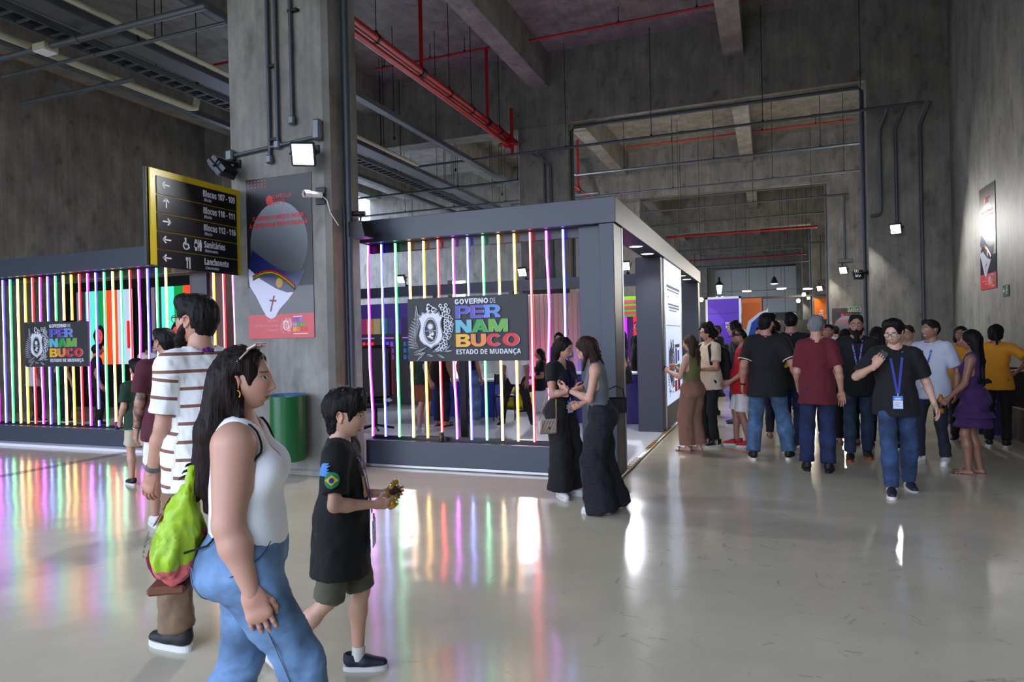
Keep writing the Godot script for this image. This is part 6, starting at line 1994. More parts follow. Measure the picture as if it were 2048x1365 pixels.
func dress_feet(o: Dictionary, J: Dictionary, root: Node3D) -> void:
	var s: float = J.s
	var kind: String = o.get("shoe", "sneaker")
	if kind == "none": return
	for i in 2:
		var yaw: float = J.toe[i][0]
		var pitch: float = J.toe[i][1]
		var an: Vector3 = J.ankle[i]
		var B := Basis(Vector3.UP, yaw) * Basis(Vector3.RIGHT, pitch)
		var base := an + B * Vector3(0, -0.085, 0.045) * s
		if kind == "sandal" or kind == "flipflop":
			var m := MB.new()
			var outline := PackedVector2Array()
			for k in 24:
				var a := TAU * k / 24
				outline.push_back(Vector2(sin(a) * (0.042 + 0.008 * cos(a)), 0.045 + cos(a) * 0.138))
			m.prism(outline, -0.016, 0.0, Transform3D(Basis(Vector3(1, 0, 0), Vector3(0, 0, 1), Vector3(0, -1, 0)), Vector3(0, 0, -0.02)))
			var sh := obj("sandal", m, o.shoe_mat, root)
			sh.transform = Transform3D(B.scaled_local(Vector3.ONE * s), Vector3(base.x, 0.001, base.z))
			var st := MB.new()
			for q in ([[0.03, 0.1], [0.075, -0.0]] if kind == "sandal" else [[0.07, 0.0]]):
				st.tube([Vector3(-0.046, 0.012, q[0]), Vector3(-0.03, 0.06, q[0] + 0.03), Vector3(0.0, 0.068 - q[0] * 0.1, q[0] + 0.05), Vector3(0.03, 0.055, q[0] + q[1] * 0.3), Vector3(0.046, 0.012, q[0])], 0.0075, 6)
			obj("strap", st, o.get("strap_mat", o.shoe_mat), sh)
			continue
		var parts := shoe_parts(kind)
		var sh := obj("shoe", parts[0], o.get("shoe_mat", M.shoe_black), root)
		sh.transform = Transform3D(B.scaled_local(Vector3(1, 1, 1) * s * o.get("shoe_size", 1.0)), base + B * Vector3(0, 0, -0.04) * s)
		obj("sole", parts[1], o.get("sole_mat", M.sole_white), sh)
		obj("laces", parts[2], o.get("lace_mat", o.get("sole_mat", M.sole_white)), sh)
		if o.has("stripes3"):
			var st := MB.new()
			for k in 3:
				for sd in [-1, 1]: st.tube([Vector3(sd * 0.038, 0.03, 0.015 + k * 0.022), Vector3(sd * 0.0435, 0.055, 0.004 + k * 0.022), Vector3(sd * 0.036, 0.08, -0.006 + k * 0.022)], 0.0055, 5)
			obj("side_stripes", st, M.sole_white, sh)
		if o.has("sock"):
			obj("sock", MB.new().tube([an + Vector3(0, -0.02, 0) * s, an.lerp(J.knee[i], o.sock)], 0.042 * s, 14), o.get("sock_mat", M.sole_white), root)

func dress_head(o: Dictionary, J: Dictionary, root: Node3D) -> void:
	var HX: Transform3D = J.HX
	var hr: Dictionary = o.get("hair", {})
	var fine: bool = o.get("fine", false)
	if hr.size():
		var S := Soft.new()
		var v: float = hr.get("vol", 0.0)
		var kind: String = hr.kind
		var line: float = hr.get("line", 0.0)
		if kind == "short":
			S.ball(Vector3(0, 0.027 + v * 0.7, -0.014 - v * 0.3), 0.0945 + v, 0.87, 1.03, 0.02)
			S.cap(Vector3(0, 0.0, -0.052), Vector3(0, hr.get("nape", -0.055), -0.052), 0.056, 0.040, 1.2, 0.95, 0.03)
			for x in [-1, 1]: S.cap(Vector3(0.066 * x, 0.045, 0.0), Vector3(0.0705 * x, hr.get("burn", -0.012), 0.016), 0.018, 0.006, 0.6, 1, 0.02)
			S.cap(Vector3(-0.04, 0.085 + v, 0.045), Vector3(0.04, 0.085 + v, 0.045), 0.034 + v * 0.6, 0.034 + v * 0.6, 1, 1, 0.03)
		else:
			S.ball(Vector3(0, 0.022 + v * 0.6, -0.014 - v * 0.3), 0.0975 + v, 0.86, 1.02, 0.02)
			for x in [-1, 1]: S.cap(Vector3(0.05 * x, 0.03, -0.02), Vector3(0.060 * x, -0.06, -0.045), 0.05, 0.036, 0.8, 1, 0.03)
			S.cap(Vector3(0, 0.0, -0.06), Vector3(0, -0.08, -0.06), 0.06, 0.05, 1.2, 0.8, 0.03)
		# open the face
		S.cap(Vector3(0, 0.018 + line, 0.118), Vector3(0, -0.15, 0.125), 0.066, 0.075, 1.0, 1.1, 0.016, 1)
		if hr.get("ears", kind == "short"):
			for x in [-1, 1]: S.cap(Vector3(0.095 * x, -0.004, -0.004), Vector3(0.092 * x, -0.07, 0.01), 0.033, 0.04, 1, 1, 0.01, 1)
		if hr.get("fringe", 0.0) > 0.0:
			S.cap(Vector3(-0.05, 0.062, 0.062), Vector3(0.05, 0.062, 0.062), 0.024, 0.024, 1, 1, 0.02)
			for k in 5: S.cap(Vector3(-0.048 + k * 0.024, 0.07, 0.075), Vector3(-0.052 + k * 0.025, 0.066 - hr.fringe, 0.092 - absf(k - 2.0) * 0.008), 0.016, 0.006, 1, 1, 0.012)
		var inv := HX.affine_inverse()
		for st in hr.get("strands", []): # [from head-local, to body-local offset from head centre, r1, r2]
			var to: Vector3 = inv * (J.hc + st[1] * J.s)
			if st.size() > 4:
				var mid: Vector3 = inv * (J.hc + st[4] * J.s)
				S.cap(st[0], mid, st[2], (st[2] + st[3]) * 0.5, hr.get("sx", 1.0), hr.get("sz", 1.0), 0.03)
				S.cap(mid, to, (st[2] + st[3]) * 0.5, st[3], hr.get("sx", 1.0), hr.get("sz", 1.0), 0.03)
			else: S.cap(st[0], to, st[2], st[3], hr.get("sx", 1.0), hr.get("sz", 1.0), 0.03)
		var m := S.net(0.0065 if fine else 0.011)
		ripple(m, hr.get("rough", 0.006), Vector3(2.0, 0.45, 2.0) if kind != "curly" else Vector3(1, 1, 1), 7, hr.get("freq", 16.0))
		if fine: ripple(m, 0.0035, Vector3(3.2, 0.35, 3.2), 11, 30.0)
		var h := obj("hair", m, hair_mat(hr.col), root)
		h.transform = HX
	if o.has("beard"):
		var S := Soft.new()
		var L: float = o.beard
		for x in [-1, 1]:
			S.cap(Vector3(0.070 * x, 0.0, 0.004), Vector3(0.064 * x, -0.055, 0.026), 0.008, 0.016, 0.7, 1, 0.02)
			S.cap(Vector3(0.062 * x, -0.055, 0.026), Vector3(0.036 * x, -0.095, 0.066), 0.017, 0.021, 1, 1, 0.02)
			S.cap(Vector3(0.036 * x, -0.095, 0.066), Vector3(0, -0.112, 0.088), 0.021, 0.022, 1, 1, 0.02)
			S.cap(Vector3(0.034 * x, -0.082, 0.082), Vector3(0.004 * x, -0.0615, 0.104), 0.007, 0.007, 1, 1, 0.01)
			S.cap(Vector3(0.034 * x, -0.075, 0.078), Vector3(0.03 * x, -0.1, 0.08), 0.010, 0.012, 1, 1, 0.012)
		S.cap(Vector3(0, -0.105, 0.092), Vector3(0, -0.12 - L, 0.088), 0.018, 0.016 + L * 0.1, 1.4, 1, 0.02)
		var m := S.net(0.006 if fine else 0.009)
		ripple(m, 0.004, Vector3(2, 0.8, 2), 4, 25.0)
		var b := obj("beard", m, hair_mat(o.get("beard_col", Color(0.19, 0.16, 0.15))), root)
		b.transform = HX
	if o.has("glasses"):
		var m := MB.new()
		for x in [-1, 1]:
			var ring := []
			for k in 17: ring.append(Vector3(x * 0.032 + cos(TAU * k / 16) * 0.024, 0.004 + sin(TAU * k / 16) * 0.0175, 0.103 - 0.006 * cos(TAU * k / 16) * x))
			m.tube(ring, 0.0018, 5, false)
			m.tube([Vector3(x * 0.056, 0.010, 0.096), Vector3(x * 0.076, 0.012, 0.05), Vector3(x * 0.079, 0.006, -0.012)], 0.002, 5)
		m.tube([Vector3(-0.009, 0.008, 0.105), Vector3(0, 0.011, 0.107), Vector3(0.009, 0.008, 0.105)], 0.0018, 5)
		var g := obj("glasses", m, o.glasses, root)
		g.transform = HX
		var lens := MB.new()
		for x in [-1, 1]:
			var pl := PackedVector2Array()
			for k in 16: pl.push_back(Vector2(x * 0.032 + cos(TAU * k / 16) * 0.0235, 0.004 + sin(TAU * k / 16) * 0.017))
			lens.prism(pl, 0.1025, 0.1032, Transform3D(), false)
		if fine: obj("lens", lens, M.lens, g)
	if o.has("cap"):
		var m := MB.new().lathe([Vector2(0.088, 0.035), Vector2(0.09, 0.06), Vector2(0.08, 0.10), Vector2(0.05, 0.128), Vector2(0.0, 0.137)], 22, Vector3(0, 0, -0.005), Basis().scaled(Vector3(0.98, 1, 1.16)))
		var br := PackedVector2Array()
		for k in 13: br.push_back(Vector2(cos(PI * k / 12) * 0.078, 0.06 + sin(PI * k / 12) * 0.105))
		m.prism(br, -0.004, 0.003, Transform3D(Basis(Vector3(1, 0, 0), Vector3(0, -0.12, 1), Vector3(0, 1, 0.12)), Vector3(0, 0.048, 0.0)))
		var c := obj("cap", m, o.cap, root)
		c.transform = HX
		obj("cap_badge", bx(Vector3(0.086, 0.075, 0.03), Vector3(0.006, 0.03, 0.035), 0.002), mat("cap_orange", Color(0.85, 0.3, 0.05), 0.6), c)

func ribbon(pts: Array, ns: Array, w: float) -> MB:
	var m := MB.new()
	var row := []
	var run := 0.0
	for i in pts.size():
		var d: Vector3 = (pts[mini(i + 1, pts.size() - 1)] - pts[maxi(i - 1, 0)]).normalized()
		var side: Vector3 = d.cross(ns[i]).normalized() * w * 0.5
		if i: run += (pts[i] - pts[i - 1]).length()
		row.append([m.p(pts[i] - side, ns[i], Vector2(0, run / 0.12)), m.p(pts[i] + side, ns[i], Vector2(1, run / 0.12))])
	for i in pts.size() - 1:
		m.t(row[i][0], row[i][1], row[i + 1][1])
		m.t(row[i][0], row[i + 1][1], row[i + 1][0])
	# give it a back and thickness
	var b := MB.new()
	b.add(m, Transform3D())
	var n0 := b.v.size()
	for i in n0:
		b.p(b.v[i] - b.n[i] * 0.0015, -b.n[i], b.uv[i])
	for i in range(0, m.ix.size(), 3): b.ix.append_array([n0 + m.ix[i], n0 + m.ix[i + 2], n0 + m.ix[i + 1]])
	return b

func lanyard(o: Dictionary, J: Dictionary, root: Node3D) -> void:
	var s: float = J.s
	var S: Soft = J.soft
	var q: Dictionary = o.lanyard
	var low: float = q.get("low", 0.16)
	for sd in [-1, 1]:
		var pts := []
		var ns := []
		for k in 5: # round the nape
			var a := lerpf(PI, PI * 0.5, k / 4.0)
			var dir := Vector3(sin(a) * sd, 0, cos(a))
			var c: Vector3 = J.neck + Vector3(0, 0.022 - 0.004 * k, 0) * s
			pts.append(c + Vector3(dir.x * 0.064, 0, dir.z * 0.066) * s)
			ns.append((dir + Vector3(0, 0.5, 0)).normalized())
		for k in 11:
			var u := (k + 1) / 11.0
			var y: float = lerpf(0.53, low, u)
			var x: float = sd * lerpf(0.068, 0.006, pow(u, 0.8))
			var st: Vector3 = J.T.call(x, y, 0.4)
			var hit := S.onto(st, -J.fwd, 0.011)
			if u < 0.2: hit = hit.lerp(pts[4] + Vector3(0, -0.01, 0.03), 0.3)
			pts.append(hit)
			ns.append(J.fwd)
		obj("lanyard", ribbon(pts, ns, 0.018 * s * q.get("wide", 1.0)), q.get("mat", M.lanyard), root)
	if q.get("badge", true):
		var c: Vector3 = S.onto(J.T.call(0, low - 0.085, 0.45), -J.fwd, 0.008)
		var tilt: Basis = q.get("tilt", Basis())
		if q.has("push"): c += q.push * s
		var b := obj("badge", MB.new().box(Vector3(0, 0, 0), Vector3(0.085, 0.125, 0.003) * 1.0, 0.001), M.badge_blue, root)
		b.transform = Transform3D(tilt, c)
		obj("badge_sheet", bx(Vector3(0, -0.018, 0.002), Vector3(0.08, 0.075, 0.001)), M.badge_white, b)
		obj("badge_print", MB.new().box(Vector3(0.0, 0.04, 0.002), Vector3(0.05, 0.008, 0.001)).box(Vector3(0.0, 0.027, 0.002), Vector3(0.055, 0.005, 0.001)), M.badge_white, b)
		var tx := MB.new()
		for k in 3: tx.box(Vector3(-0.008 * (k % 2), -0.002 - k * 0.016, 0.003), Vector3(0.05 - 0.012 * (k % 2), 0.004, 0.001))
		obj("badge_print", tx, M.badge_ink, b)
		obj("clip", MB.new().tube([Vector3(0, 0.062, 0), Vector3(0, 0.09, 0)], 0.005, 6), M.alu, b)

func conform(S: Soft, from: Vector3, dir: Vector3, right: Vector3, up: Vector3, pts: PackedVector2Array, off: float, step := 0.01) -> MB:
	# a print on cloth: the outline filled with small cells laid on the surface
	var m := MB.new()
	var lo := Vector2.INF
	var hi := -Vector2.INF
	for p in pts:
		lo = lo.min(p)
		hi = hi.max(p)
	var nx := int((hi.x - lo.x) / step) + 1
	var ny := int((hi.y - lo.y) / step) + 1
	var id := {}
	for j in ny:
		for i in nx:
			if not Geometry2D.is_point_in_polygon(lo + Vector2(i + 0.5, j + 0.5) * step, pts): continue
			var q := []
			for e in [[0, 0], [1, 0], [1, 1], [0, 1]]:
				var key := Vector2i(i + e[0], j + e[1])
				if not id.has(key):
					var u := lo + Vector2(key) * step
					var hit := S.onto(from + right * u.x + up * u.y, dir, off)
					id[key] = -1 if absf(S.at(hit) - off) > 0.004 else m.p(hit, -dir, Vector2((u.x - lo.x) / (hi.x - lo.x), (hi.y - u.y) / (hi.y - lo.y)))
				q.append(id[key])
			if q.min() < 0: continue
			m.t(q[0], q[1], q[2])
			m.t(q[0], q[2], q[3])
	renormal(m)
	return m

func ring_poly(rx: float, ry: float, n := 28, c := Vector2.ZERO) -> PackedVector2Array:
	var r := PackedVector2Array()
	for k in n: r.push_back(c + Vector2(cos(TAU * k / n) * rx, sin(TAU * k / n) * ry))
	return r

func people_materials() -> void:
	mat("shoe_black", Color(0.06, 0.065, 0.075), 0.6)
	mat("shoe_navy", Color(0.10, 0.11, 0.18), 0.6)
	mat("shoe_white", Color(0.82, 0.82, 0.80), 0.6)
	mat("shoe_red", Color(0.65, 0.06, 0.09), 0.6)
	mat("sole_white", Color(0.80, 0.79, 0.76), 0.6)
	mat("sole_black", Color(0.03, 0.03, 0.03), 0.7)
	mat("badge_blue", Color(0.16, 0.45, 0.80), 0.35)
	mat("badge_white", Color(0.80, 0.82, 0.86), 0.4)
	mat("badge_ink", Color(0.35, 0.38, 0.45), 0.5)
	mat("gold", Color(0.75, 0.55, 0.25), 0.25, 0.9)
	var ln := mat("lens", Color(0.85, 0.88, 0.9, 0.15), 0.04)
	ln.transparency = BaseMaterial3D.TRANSPARENCY_ALPHA
	mat("frame_black", Color(0.02, 0.02, 0.02), 0.3)
	# printed lanyard: blue with red, green and white marks
	var im := Image.create_empty(16, 96, false, Image.FORMAT_RGB8)
	im.fill(Color(0.10, 0.20, 0.68))
	im.fill_rect(Rect2i(0, 6, 16, 10), Color(0.75, 0.12, 0.3))
	im.fill_rect(Rect2i(3, 30, 6, 8), Color(0.75, 0.8, 0.9))
	im.fill_rect(Rect2i(9, 42, 5, 12), Color(0.75, 0.8, 0.9))
	im.fill_rect(Rect2i(0, 60, 16, 8), Color(0.45, 0.6, 0.15))
	im.fill_rect(Rect2i(4, 74, 8, 5), Color(0.75, 0.8, 0.9))
	var lm := mat("lanyard", Color.WHITE, 0.5)
	lm.albedo_texture = tex(im)
	var lb := mat("lanyard_blue", Color(0.06, 0.13, 0.55), 0.5)
	var st := mat("striped", Color.WHITE, 0.85)
	st.albedo_texture = T.stripes
	var pd := mat("plaid", Color.WHITE, 0.9)
	pd.albedo_texture = T.plaid
	pd.uv1_triplanar = true
	pd.uv1_scale = Vector3.ONE * 7.0
	cloth("tee_black", Color(0.040, 0.040, 0.048))
	cloth("knit_black", Color(0.035, 0.035, 0.04))
	cloth("top_white", Color(0.93, 0.93, 0.93))
	cloth("tee_maroon", Color(0.30, 0.07, 0.13))
	cloth("polo_red", Color(0.36, 0.06, 0.12))
	cloth("jeans_light", Color(0.50, 0.63, 0.78), true)
	cloth("jeans_mid", Color(0.21, 0.31, 0.47), true)
	cloth("jeans_blue", Color(0.13, 0.19, 0.37), true)
	cloth("jeans_dark", Color(0.11, 0.14, 0.23), true)
	cloth("trouser_black", Color(0.035, 0.035, 0.04))
	cloth("trouser_navy", Color(0.09, 0.10, 0.17))
	cloth("khaki", Color(0.48, 0.38, 0.28))
	cloth("beige", Color(0.76, 0.70, 0.60))
	cloth("olive", Color(0.33, 0.33, 0.26))
	cloth("olive_top", Color(0.38, 0.39, 0.22))
	cloth("brown", Color(0.53, 0.38, 0.31))
	cloth("grey_top", Color(0.36, 0.37, 0.39))
	cloth("polo_grey", Color(0.68, 0.70, 0.75))
	cloth("red_tee", Color(0.72, 0.07, 0.10))
	cloth("white_shorts", Color(0.88, 0.87, 0.85))
	cloth("yellow_tee", Color(0.80, 0.53, 0.09))
	cloth("purple_dress", Color(0.20, 0.07, 0.28))
	cloth("green_tee", Color(0.09, 0.20, 0.13))
	cloth("pink_tee", Color(0.85, 0.5, 0.6))
	cloth("jeans_light2", Color(0.34, 0.46, 0.60), true)
	cloth("jeans_mid2", Color(0.18, 0.25, 0.36), true)

const LIGHT_SKIN := Color(0.56, 0.31, 0.21)
const TAN := Color(0.42, 0.205, 0.125)
const BROWN_SKIN := Color(0.26, 0.12, 0.07)
const BLACK_HAIR := Color(0.17, 0.15, 0.15)
const DARK_HAIR := Color(0.26, 0.2, 0.17)

func people() -> void:
	people_materials()
	foreground()
	couple()
	crowd()
	inside_people()

func patch(J: Dictionary, called: String, m: MB, mt: Material, label := "") -> void:
	obj(called, m, mt, J.root, label)

func foreground() -> void:
	# woman in white top
	var J := person({"label": "woman in white sleeveless top and light jeans walking in the foreground", "at": Vector3(-1.735, 0, -1.865), "face": 122, "h": 1.60, "skin": Color(0.52, 0.275, 0.19), "fem": 1.0, "fat": 0.07, "hipw": 1.16, "bust": 0.094, "arm": 1.22, "w": 0.98, "cell": 0.0115, "fine": true, "hand": 1.0,
		"lf": [0.10, 0.0, -0.20, 0.0], "rf": [-0.09, 0.02, 0.24, 0.0, -0.15], "rh": Vector3(0.055, -0.53, 0.06), "lh": Vector3(0.07, -0.51, -0.06), "rk": "relaxed", "lk": "relaxed", "rpalm": Vector3(-1, 0, -0.1), "head": [-8, 0, 0], "lean": -0.02,
		"top": {"name": "sleeveless_top", "mat": M.top_white, "sleeve": 0.0, "hem": 0.075, "tight": true, "loose": 0.006, "neck": 0.085, "scoop": 0.05, "fold": 0.004, "hemr": 0.15},
		"legs": {"kind": "jeans", "mat": M.jeans_light, "loose": 0.004, "rise": 0.115, "thigh": 0.118, "kneer": 0.078, "hemr": 0.06, "fold": 0.010},
		"hair": {"kind": "long", "ears": true, "col": Color(0.23, 0.16, 0.14), "vol": 0.008, "rough": 0.006, "sz": 0.95, "line": 0.012, "strands": [
			[Vector3(0.05, 0.0, -0.06), Vector3(0.07, -0.36, -0.15), 0.06, 0.03, Vector3(0.08, -0.17, -0.10)], [Vector3(-0.05, 0.0, -0.06), Vector3(-0.06, -0.40, -0.15), 0.06, 0.032, Vector3(-0.07, -0.18, -0.11)], [Vector3(0, 0, -0.07), Vector3(0.0, -0.43, -0.19), 0.07, 0.03, Vector3(0, -0.2, -0.14)], [Vector3(-0.03, 0, -0.07), Vector3(-0.05, -0.48, -0.13), 0.05, 0.02, Vector3(-0.07, -0.2, -0.12)], [Vector3(-0.065, -0.03, -0.035), Vector3(-0.10, -0.36, 0.09), 0.03, 0.010, Vector3(-0.09, -0.18, -0.0)]]},
		"shoe": "sneaker", "shoe_mat": M.shoe_white})
	var hx: Transform3D = J.HX
	# sunglasses pushed up on the head, earring, ring
	var g := MB.new()
	for x in [-1, 1]:
		g.tube([Vector3(x * 0.062, 0.112, 0.035), Vector3(x * 0.085, 0.07, 0.0), Vector3(x * 0.087, 0.02, -0.028)], 0.0042, 6)
		g.box(Vector3(x * 0.033, 0.123, 0.045), Vector3(0.056, 0.012, 0.045), 0.004, Basis(Vector3.RIGHT, -0.5))
	g.tube([Vector3(-0.012, 0.128, 0.05), Vector3(0.012, 0.128, 0.05)], 0.003, 6)
	var o := obj("sunglasses", g, mat("tortoise", Color(0.66, 0.60, 0.55), 0.15, 0.4), J.root)
	o.transform = hx
	var e := MB.new()
	var hoop := []
	for k in 13: hoop.append(Vector3(-0.084, -0.052 + cos(TAU * k / 12) * 0.014, -0.004 + sin(TAU * k / 12) * 0.010))
	e.tube(hoop, 0.0035, 6)
	o = obj("earring", e, M.gold, J.root, "gold hoop earring")
	o.transform = hx
	o = obj("ring", MB.new().lathe([Vector2(0.0085, -0.003), Vector2(0.0105, 0.0), Vector2(0.0085, 0.003)], 12), M.gold, J.root, "gold ring")
	o.transform = (J.hand1 as Transform3D) * Transform3D(Basis(Vector3.RIGHT, 0.3), Vector3(-0.0105, -0.105, 0.006) * J.s)
	# jeans details: belt patch, pocket outlines
	var L: Soft = J.legsoft
	patch(J, "leather_patch", conform(L, J.P + Vector3(-0.05, 0.085, -0.4), Vector3(0, 0, 1), Vector3.LEFT, Vector3.UP, PackedVector2Array([Vector2(-0.04, -0.022), Vector2(0.04, -0.022), Vector2(0.04, 0.022), Vector2(-0.04, 0.022)]), 0.011, 0.011), mat("leather_brown", Color(0.42, 0.24, 0.15), 0.7), "brown leather patch")
	for q in [[[Vector2(-0.06, 0.03), Vector2(0.055, 0.02), Vector2(0.05, -0.075), Vector2(-0.0, -0.11), Vector2(-0.055, -0.075), Vector2(-0.06, 0.03)], Vector3(-0.115, -0.01, -0.42), Vector3(0.16, 0, 1)]]:
		var pts := []
		for i in q[0].size() - 1:
			for k in 5:
				var u: Vector2 = q[0][i].lerp(q[0][i + 1], k / 5.0)
				pts.append(L.onto(J.P + q[1] + Vector3(-u.x, u.y, 0), q[2].normalized(), 0.006))
		obj("pocket_seam", MB.new().tube(pts, 0.0022, 4), mat("stitch", Color(0.42, 0.50, 0.58), 0.8), J.root)
	var fp := []
	for k in 9: fp.append(L.onto(J.P + Vector3(-0.45, 0.085 - 0.085 * pow(k / 8.0, 0.6), 0.10 - 0.115 * k / 8.0), Vector3(1, 0, 0), 0.006))
	obj("pocket_seam", MB.new().tube(fp, 0.002, 4), mat("denim_dark", Color(0.10, 0.16, 0.26), 0.8), J.root)
	var sg := []
	for k in 14: sg.append(L.onto(J.P + Vector3(-0.45, 0.07 - k * 0.035, 0.0 + k * 0.012), Vector3(1, 0, 0), 0.005))
	obj("side_seam", MB.new().tube(sg, 0.0028, 4), M.stitch, J.root)
	drawstring_bag(J)
	# boy
	var b := person({"label": "boy in black T-shirt and olive shorts walking with a snack", "at": Vector3(-1.90, 0, -2.66), "face": 114, "h": 1.33, "kid": 1.0, "skin": Color(0.58, 0.33, 0.22), "w": 0.98, "arm": 0.95, "cell": 0.0105, "fine": true,
		"lf": [0.08, 0.0, 0.06, 0.0], "rf": [-0.07, 0.10, -0.36, 0.0, 0.75], "rh": Vector3(-0.03, -0.30, 0.22), "rp": Vector3(0.75, -0.4, -0.8), "lh": Vector3(-0.08, -0.28, 0.26), "rk": "hold", "lk": "hold", "rpalm": Vector3(-1, 0.35, 0.0), "lpalm": Vector3(-1, 0.35, 0.0), "head": [-4, 8, 0],
		"top": {"mat": M.tee_black, "sleeve": 0.78, "hem": -0.27, "loose": 0.022, "fold": 0.009},
		"legs": {"kind": "shorts", "mat": M.olive, "loose": 0.012, "len": 0.98, "hemr": 0.08},
		"hair": {"kind": "short", "col": Color(0.18, 0.155, 0.15), "vol": 0.016, "nape": -0.085, "burn": -0.02, "fringe": 0.03, "rough": 0.008, "line": 0.002},
		"shoe": "sneaker", "shoe_mat": M.shoe_navy, "sock": 0.16, "lanyard": {"low": 0.08, "wide": 1.3, "push": Vector3(0.0, -0.035, 0.015)}})
	var S: Soft = b.soft
	# flag patch on the sleeve
	var mid: Vector3 = b.sh[1].lerp(b.elb[1], 0.42)
	var R := Vector3(0, 0, 1)
	for q in [[ring_poly(0.034, 0.034), Color(0.08, 0.52, 0.30), 0.009, "flag_patch"], [PackedVector2Array([Vector2(-0.03, 0), Vector2(0, -0.022), Vector2(0.03, 0), Vector2(0, 0.022)]), Color(0.85, 0.78, 0.15), 0.0105, "flag_lozenge"], [ring_poly(0.0115, 0.0115), Color(0.12, 0.18, 0.52), 0.012, "flag_globe"]]:
		patch(b, q[3], conform(S, mid + Vector3(-0.3, 0, 0), Vector3(1, 0, 0), R, Vector3.UP, q[0], q[2], 0.0028), mat("patch_" + q[3], q[1], 0.7))
	patch(b, "back_print", conform(S, mid + Vector3(-0.06, 0.01, -0.4), Vector3(0.0, 0, 1), Vector3.LEFT, Vector3.UP, PackedVector2Array([Vector2(-0.05, -0.0), Vector2(0.03, 0.01), Vector2(0.04, 0.055), Vector2(-0.03, 0.06)]), 0.009, 0.005), mat("print_sky", Color(0.3, 0.55, 0.8), 0.7))
	patch(b, "chest_print", conform(S, b.T.call(-0.045, 0.26, 0.4), Vector3(0, 0, -1), Vector3.RIGHT, Vector3.UP, PackedVector2Array([Vector2(-0.03, -0.05), Vector2(0.03, -0.05), Vector2(0.03, 0.04), Vector2(-0.02, 0.05)]), 0.009, 0.006), mat("print_cream", Color(0.75, 0.6, 0.4), 0.7))
	snack(b)
	# bearded man in stripes
	var m := person({"label": "tall bearded man in white T-shirt with brown stripes and glasses", "at": Vector3(-2.80, 0, -2.70), "face": -100, "h": 1.86, "skin": Color(0.50, 0.26, 0.175), "fat": 0.012, "w": 0.93, "arm": 1.0, "cell": 0.012, "fine": true,
		"lf": [0.09, 0.0, 0.10, 0.1], "rf": [-0.1, 0.05, -0.28, 0.0, 0.4], "lh": Vector3(0.03, -0.52, 0.13), "rh": Vector3(0.06, -0.53, -0.08), "head": [14, -2, 0],
		"top": {"mat": M.striped, "sleeve": 0.78, "hem": -0.13, "loose": 0.014, "striped": 0.088, "fold": 0.010, "hemr": 0.135},
		"legs": {"kind": "trousers", "mat": M.khaki, "loose": 0.014, "hemr": 0.07},
		"hair": {"kind": "short", "col": Color(0.2, 0.17, 0.15), "vol": 0.006, "nape": -0.055, "burn": -0.02, "rough": 0.005}, "beard": 0.035, "glasses": M.frame_black,
		"shoe": "sneaker", "shoe_mat": M.shoe_black, "lanyard": {"low": 0.2, "wide": 1.3, "badge": false}})
	o = obj("watch", MB.new().lathe([Vector2(0.032, -0.013), Vector2(0.0345, -0.011), Vector2(0.0345, 0.011), Vector2(0.032, 0.013)], 18), mat("watch_grey", Color(0.30, 0.32, 0.31), 0.5), m.root, "grey watch strap")
	o.transform = (m.hand0 as Transform3D) * Transform3D(Basis(), Vector3(0, 0.035, 0))
	# man in maroon with tattooed arm
	var t := person({"label": "man in maroon T-shirt and white shorts with tattooed arm", "at": Vector3(-4.9, 0, -4.36), "face": -122, "h": 1.76, "skin": Color(0.45, 0.23, 0.15), "w": 1.0, "cell": 0.014,
		"lf": [0.09, 0.0, 0.14, 0.0], "rf": [-0.09, 0.14, -0.30, 0.0, 0.9], "lh": Vector3(0.07, -0.52, 0.06), "head": [22, 0, 0],
		"top": {"mat": M.tee_maroon, "sleeve": 0.72, "hem": -0.14, "loose": 0.02}, "legs": {"kind": "shorts", "mat": M.white_shorts, "len": 0.85},
		"hair": {"kind": "short", "col": BLACK_HAIR, "vol": 0.002, "nape": -0.045}, "stubble": 0.4, "shoe": "sneaker", "shoe_mat": M.shoe_white})
	tattoo(t, 0)
	o = obj("bracelet", MB.new().lathe([Vector2(0.032, -0.003), Vector2(0.035, 0.0), Vector2(0.032, 0.003)], 14), M.alu, t.root)
	o.transform = (t.hand0 as Transform3D) * Transform3D(Basis(), Vector3(0, 0.02, 0))
	person({"label": "child in dark green T-shirt and beige shorts by the left tubes", "at": Vector3(-6.75, 0, -5.62), "face": -110, "h": 1.42, "kid": 1.0, "skin": LIGHT_SKIN, "cell": 0.016, "lf": [0.08, 0, 0.1, 0], "rf": [-0.08, 0.0, -0.1, 0], "lh": Vector3(0.05, -0.48, 0.12), "lk": "fist",
		"top": {"mat": M.green_tee, "sleeve": 0.75, "hem": -0.12, "loose": 0.016}, "legs": {"kind": "shorts", "mat": M.beige, "len": 0.85}, "hair": {"kind": "short", "col": BLACK_HAIR, "vol": 0.008}, "shoe": "sneaker", "shoe_mat": M.shoe_black})

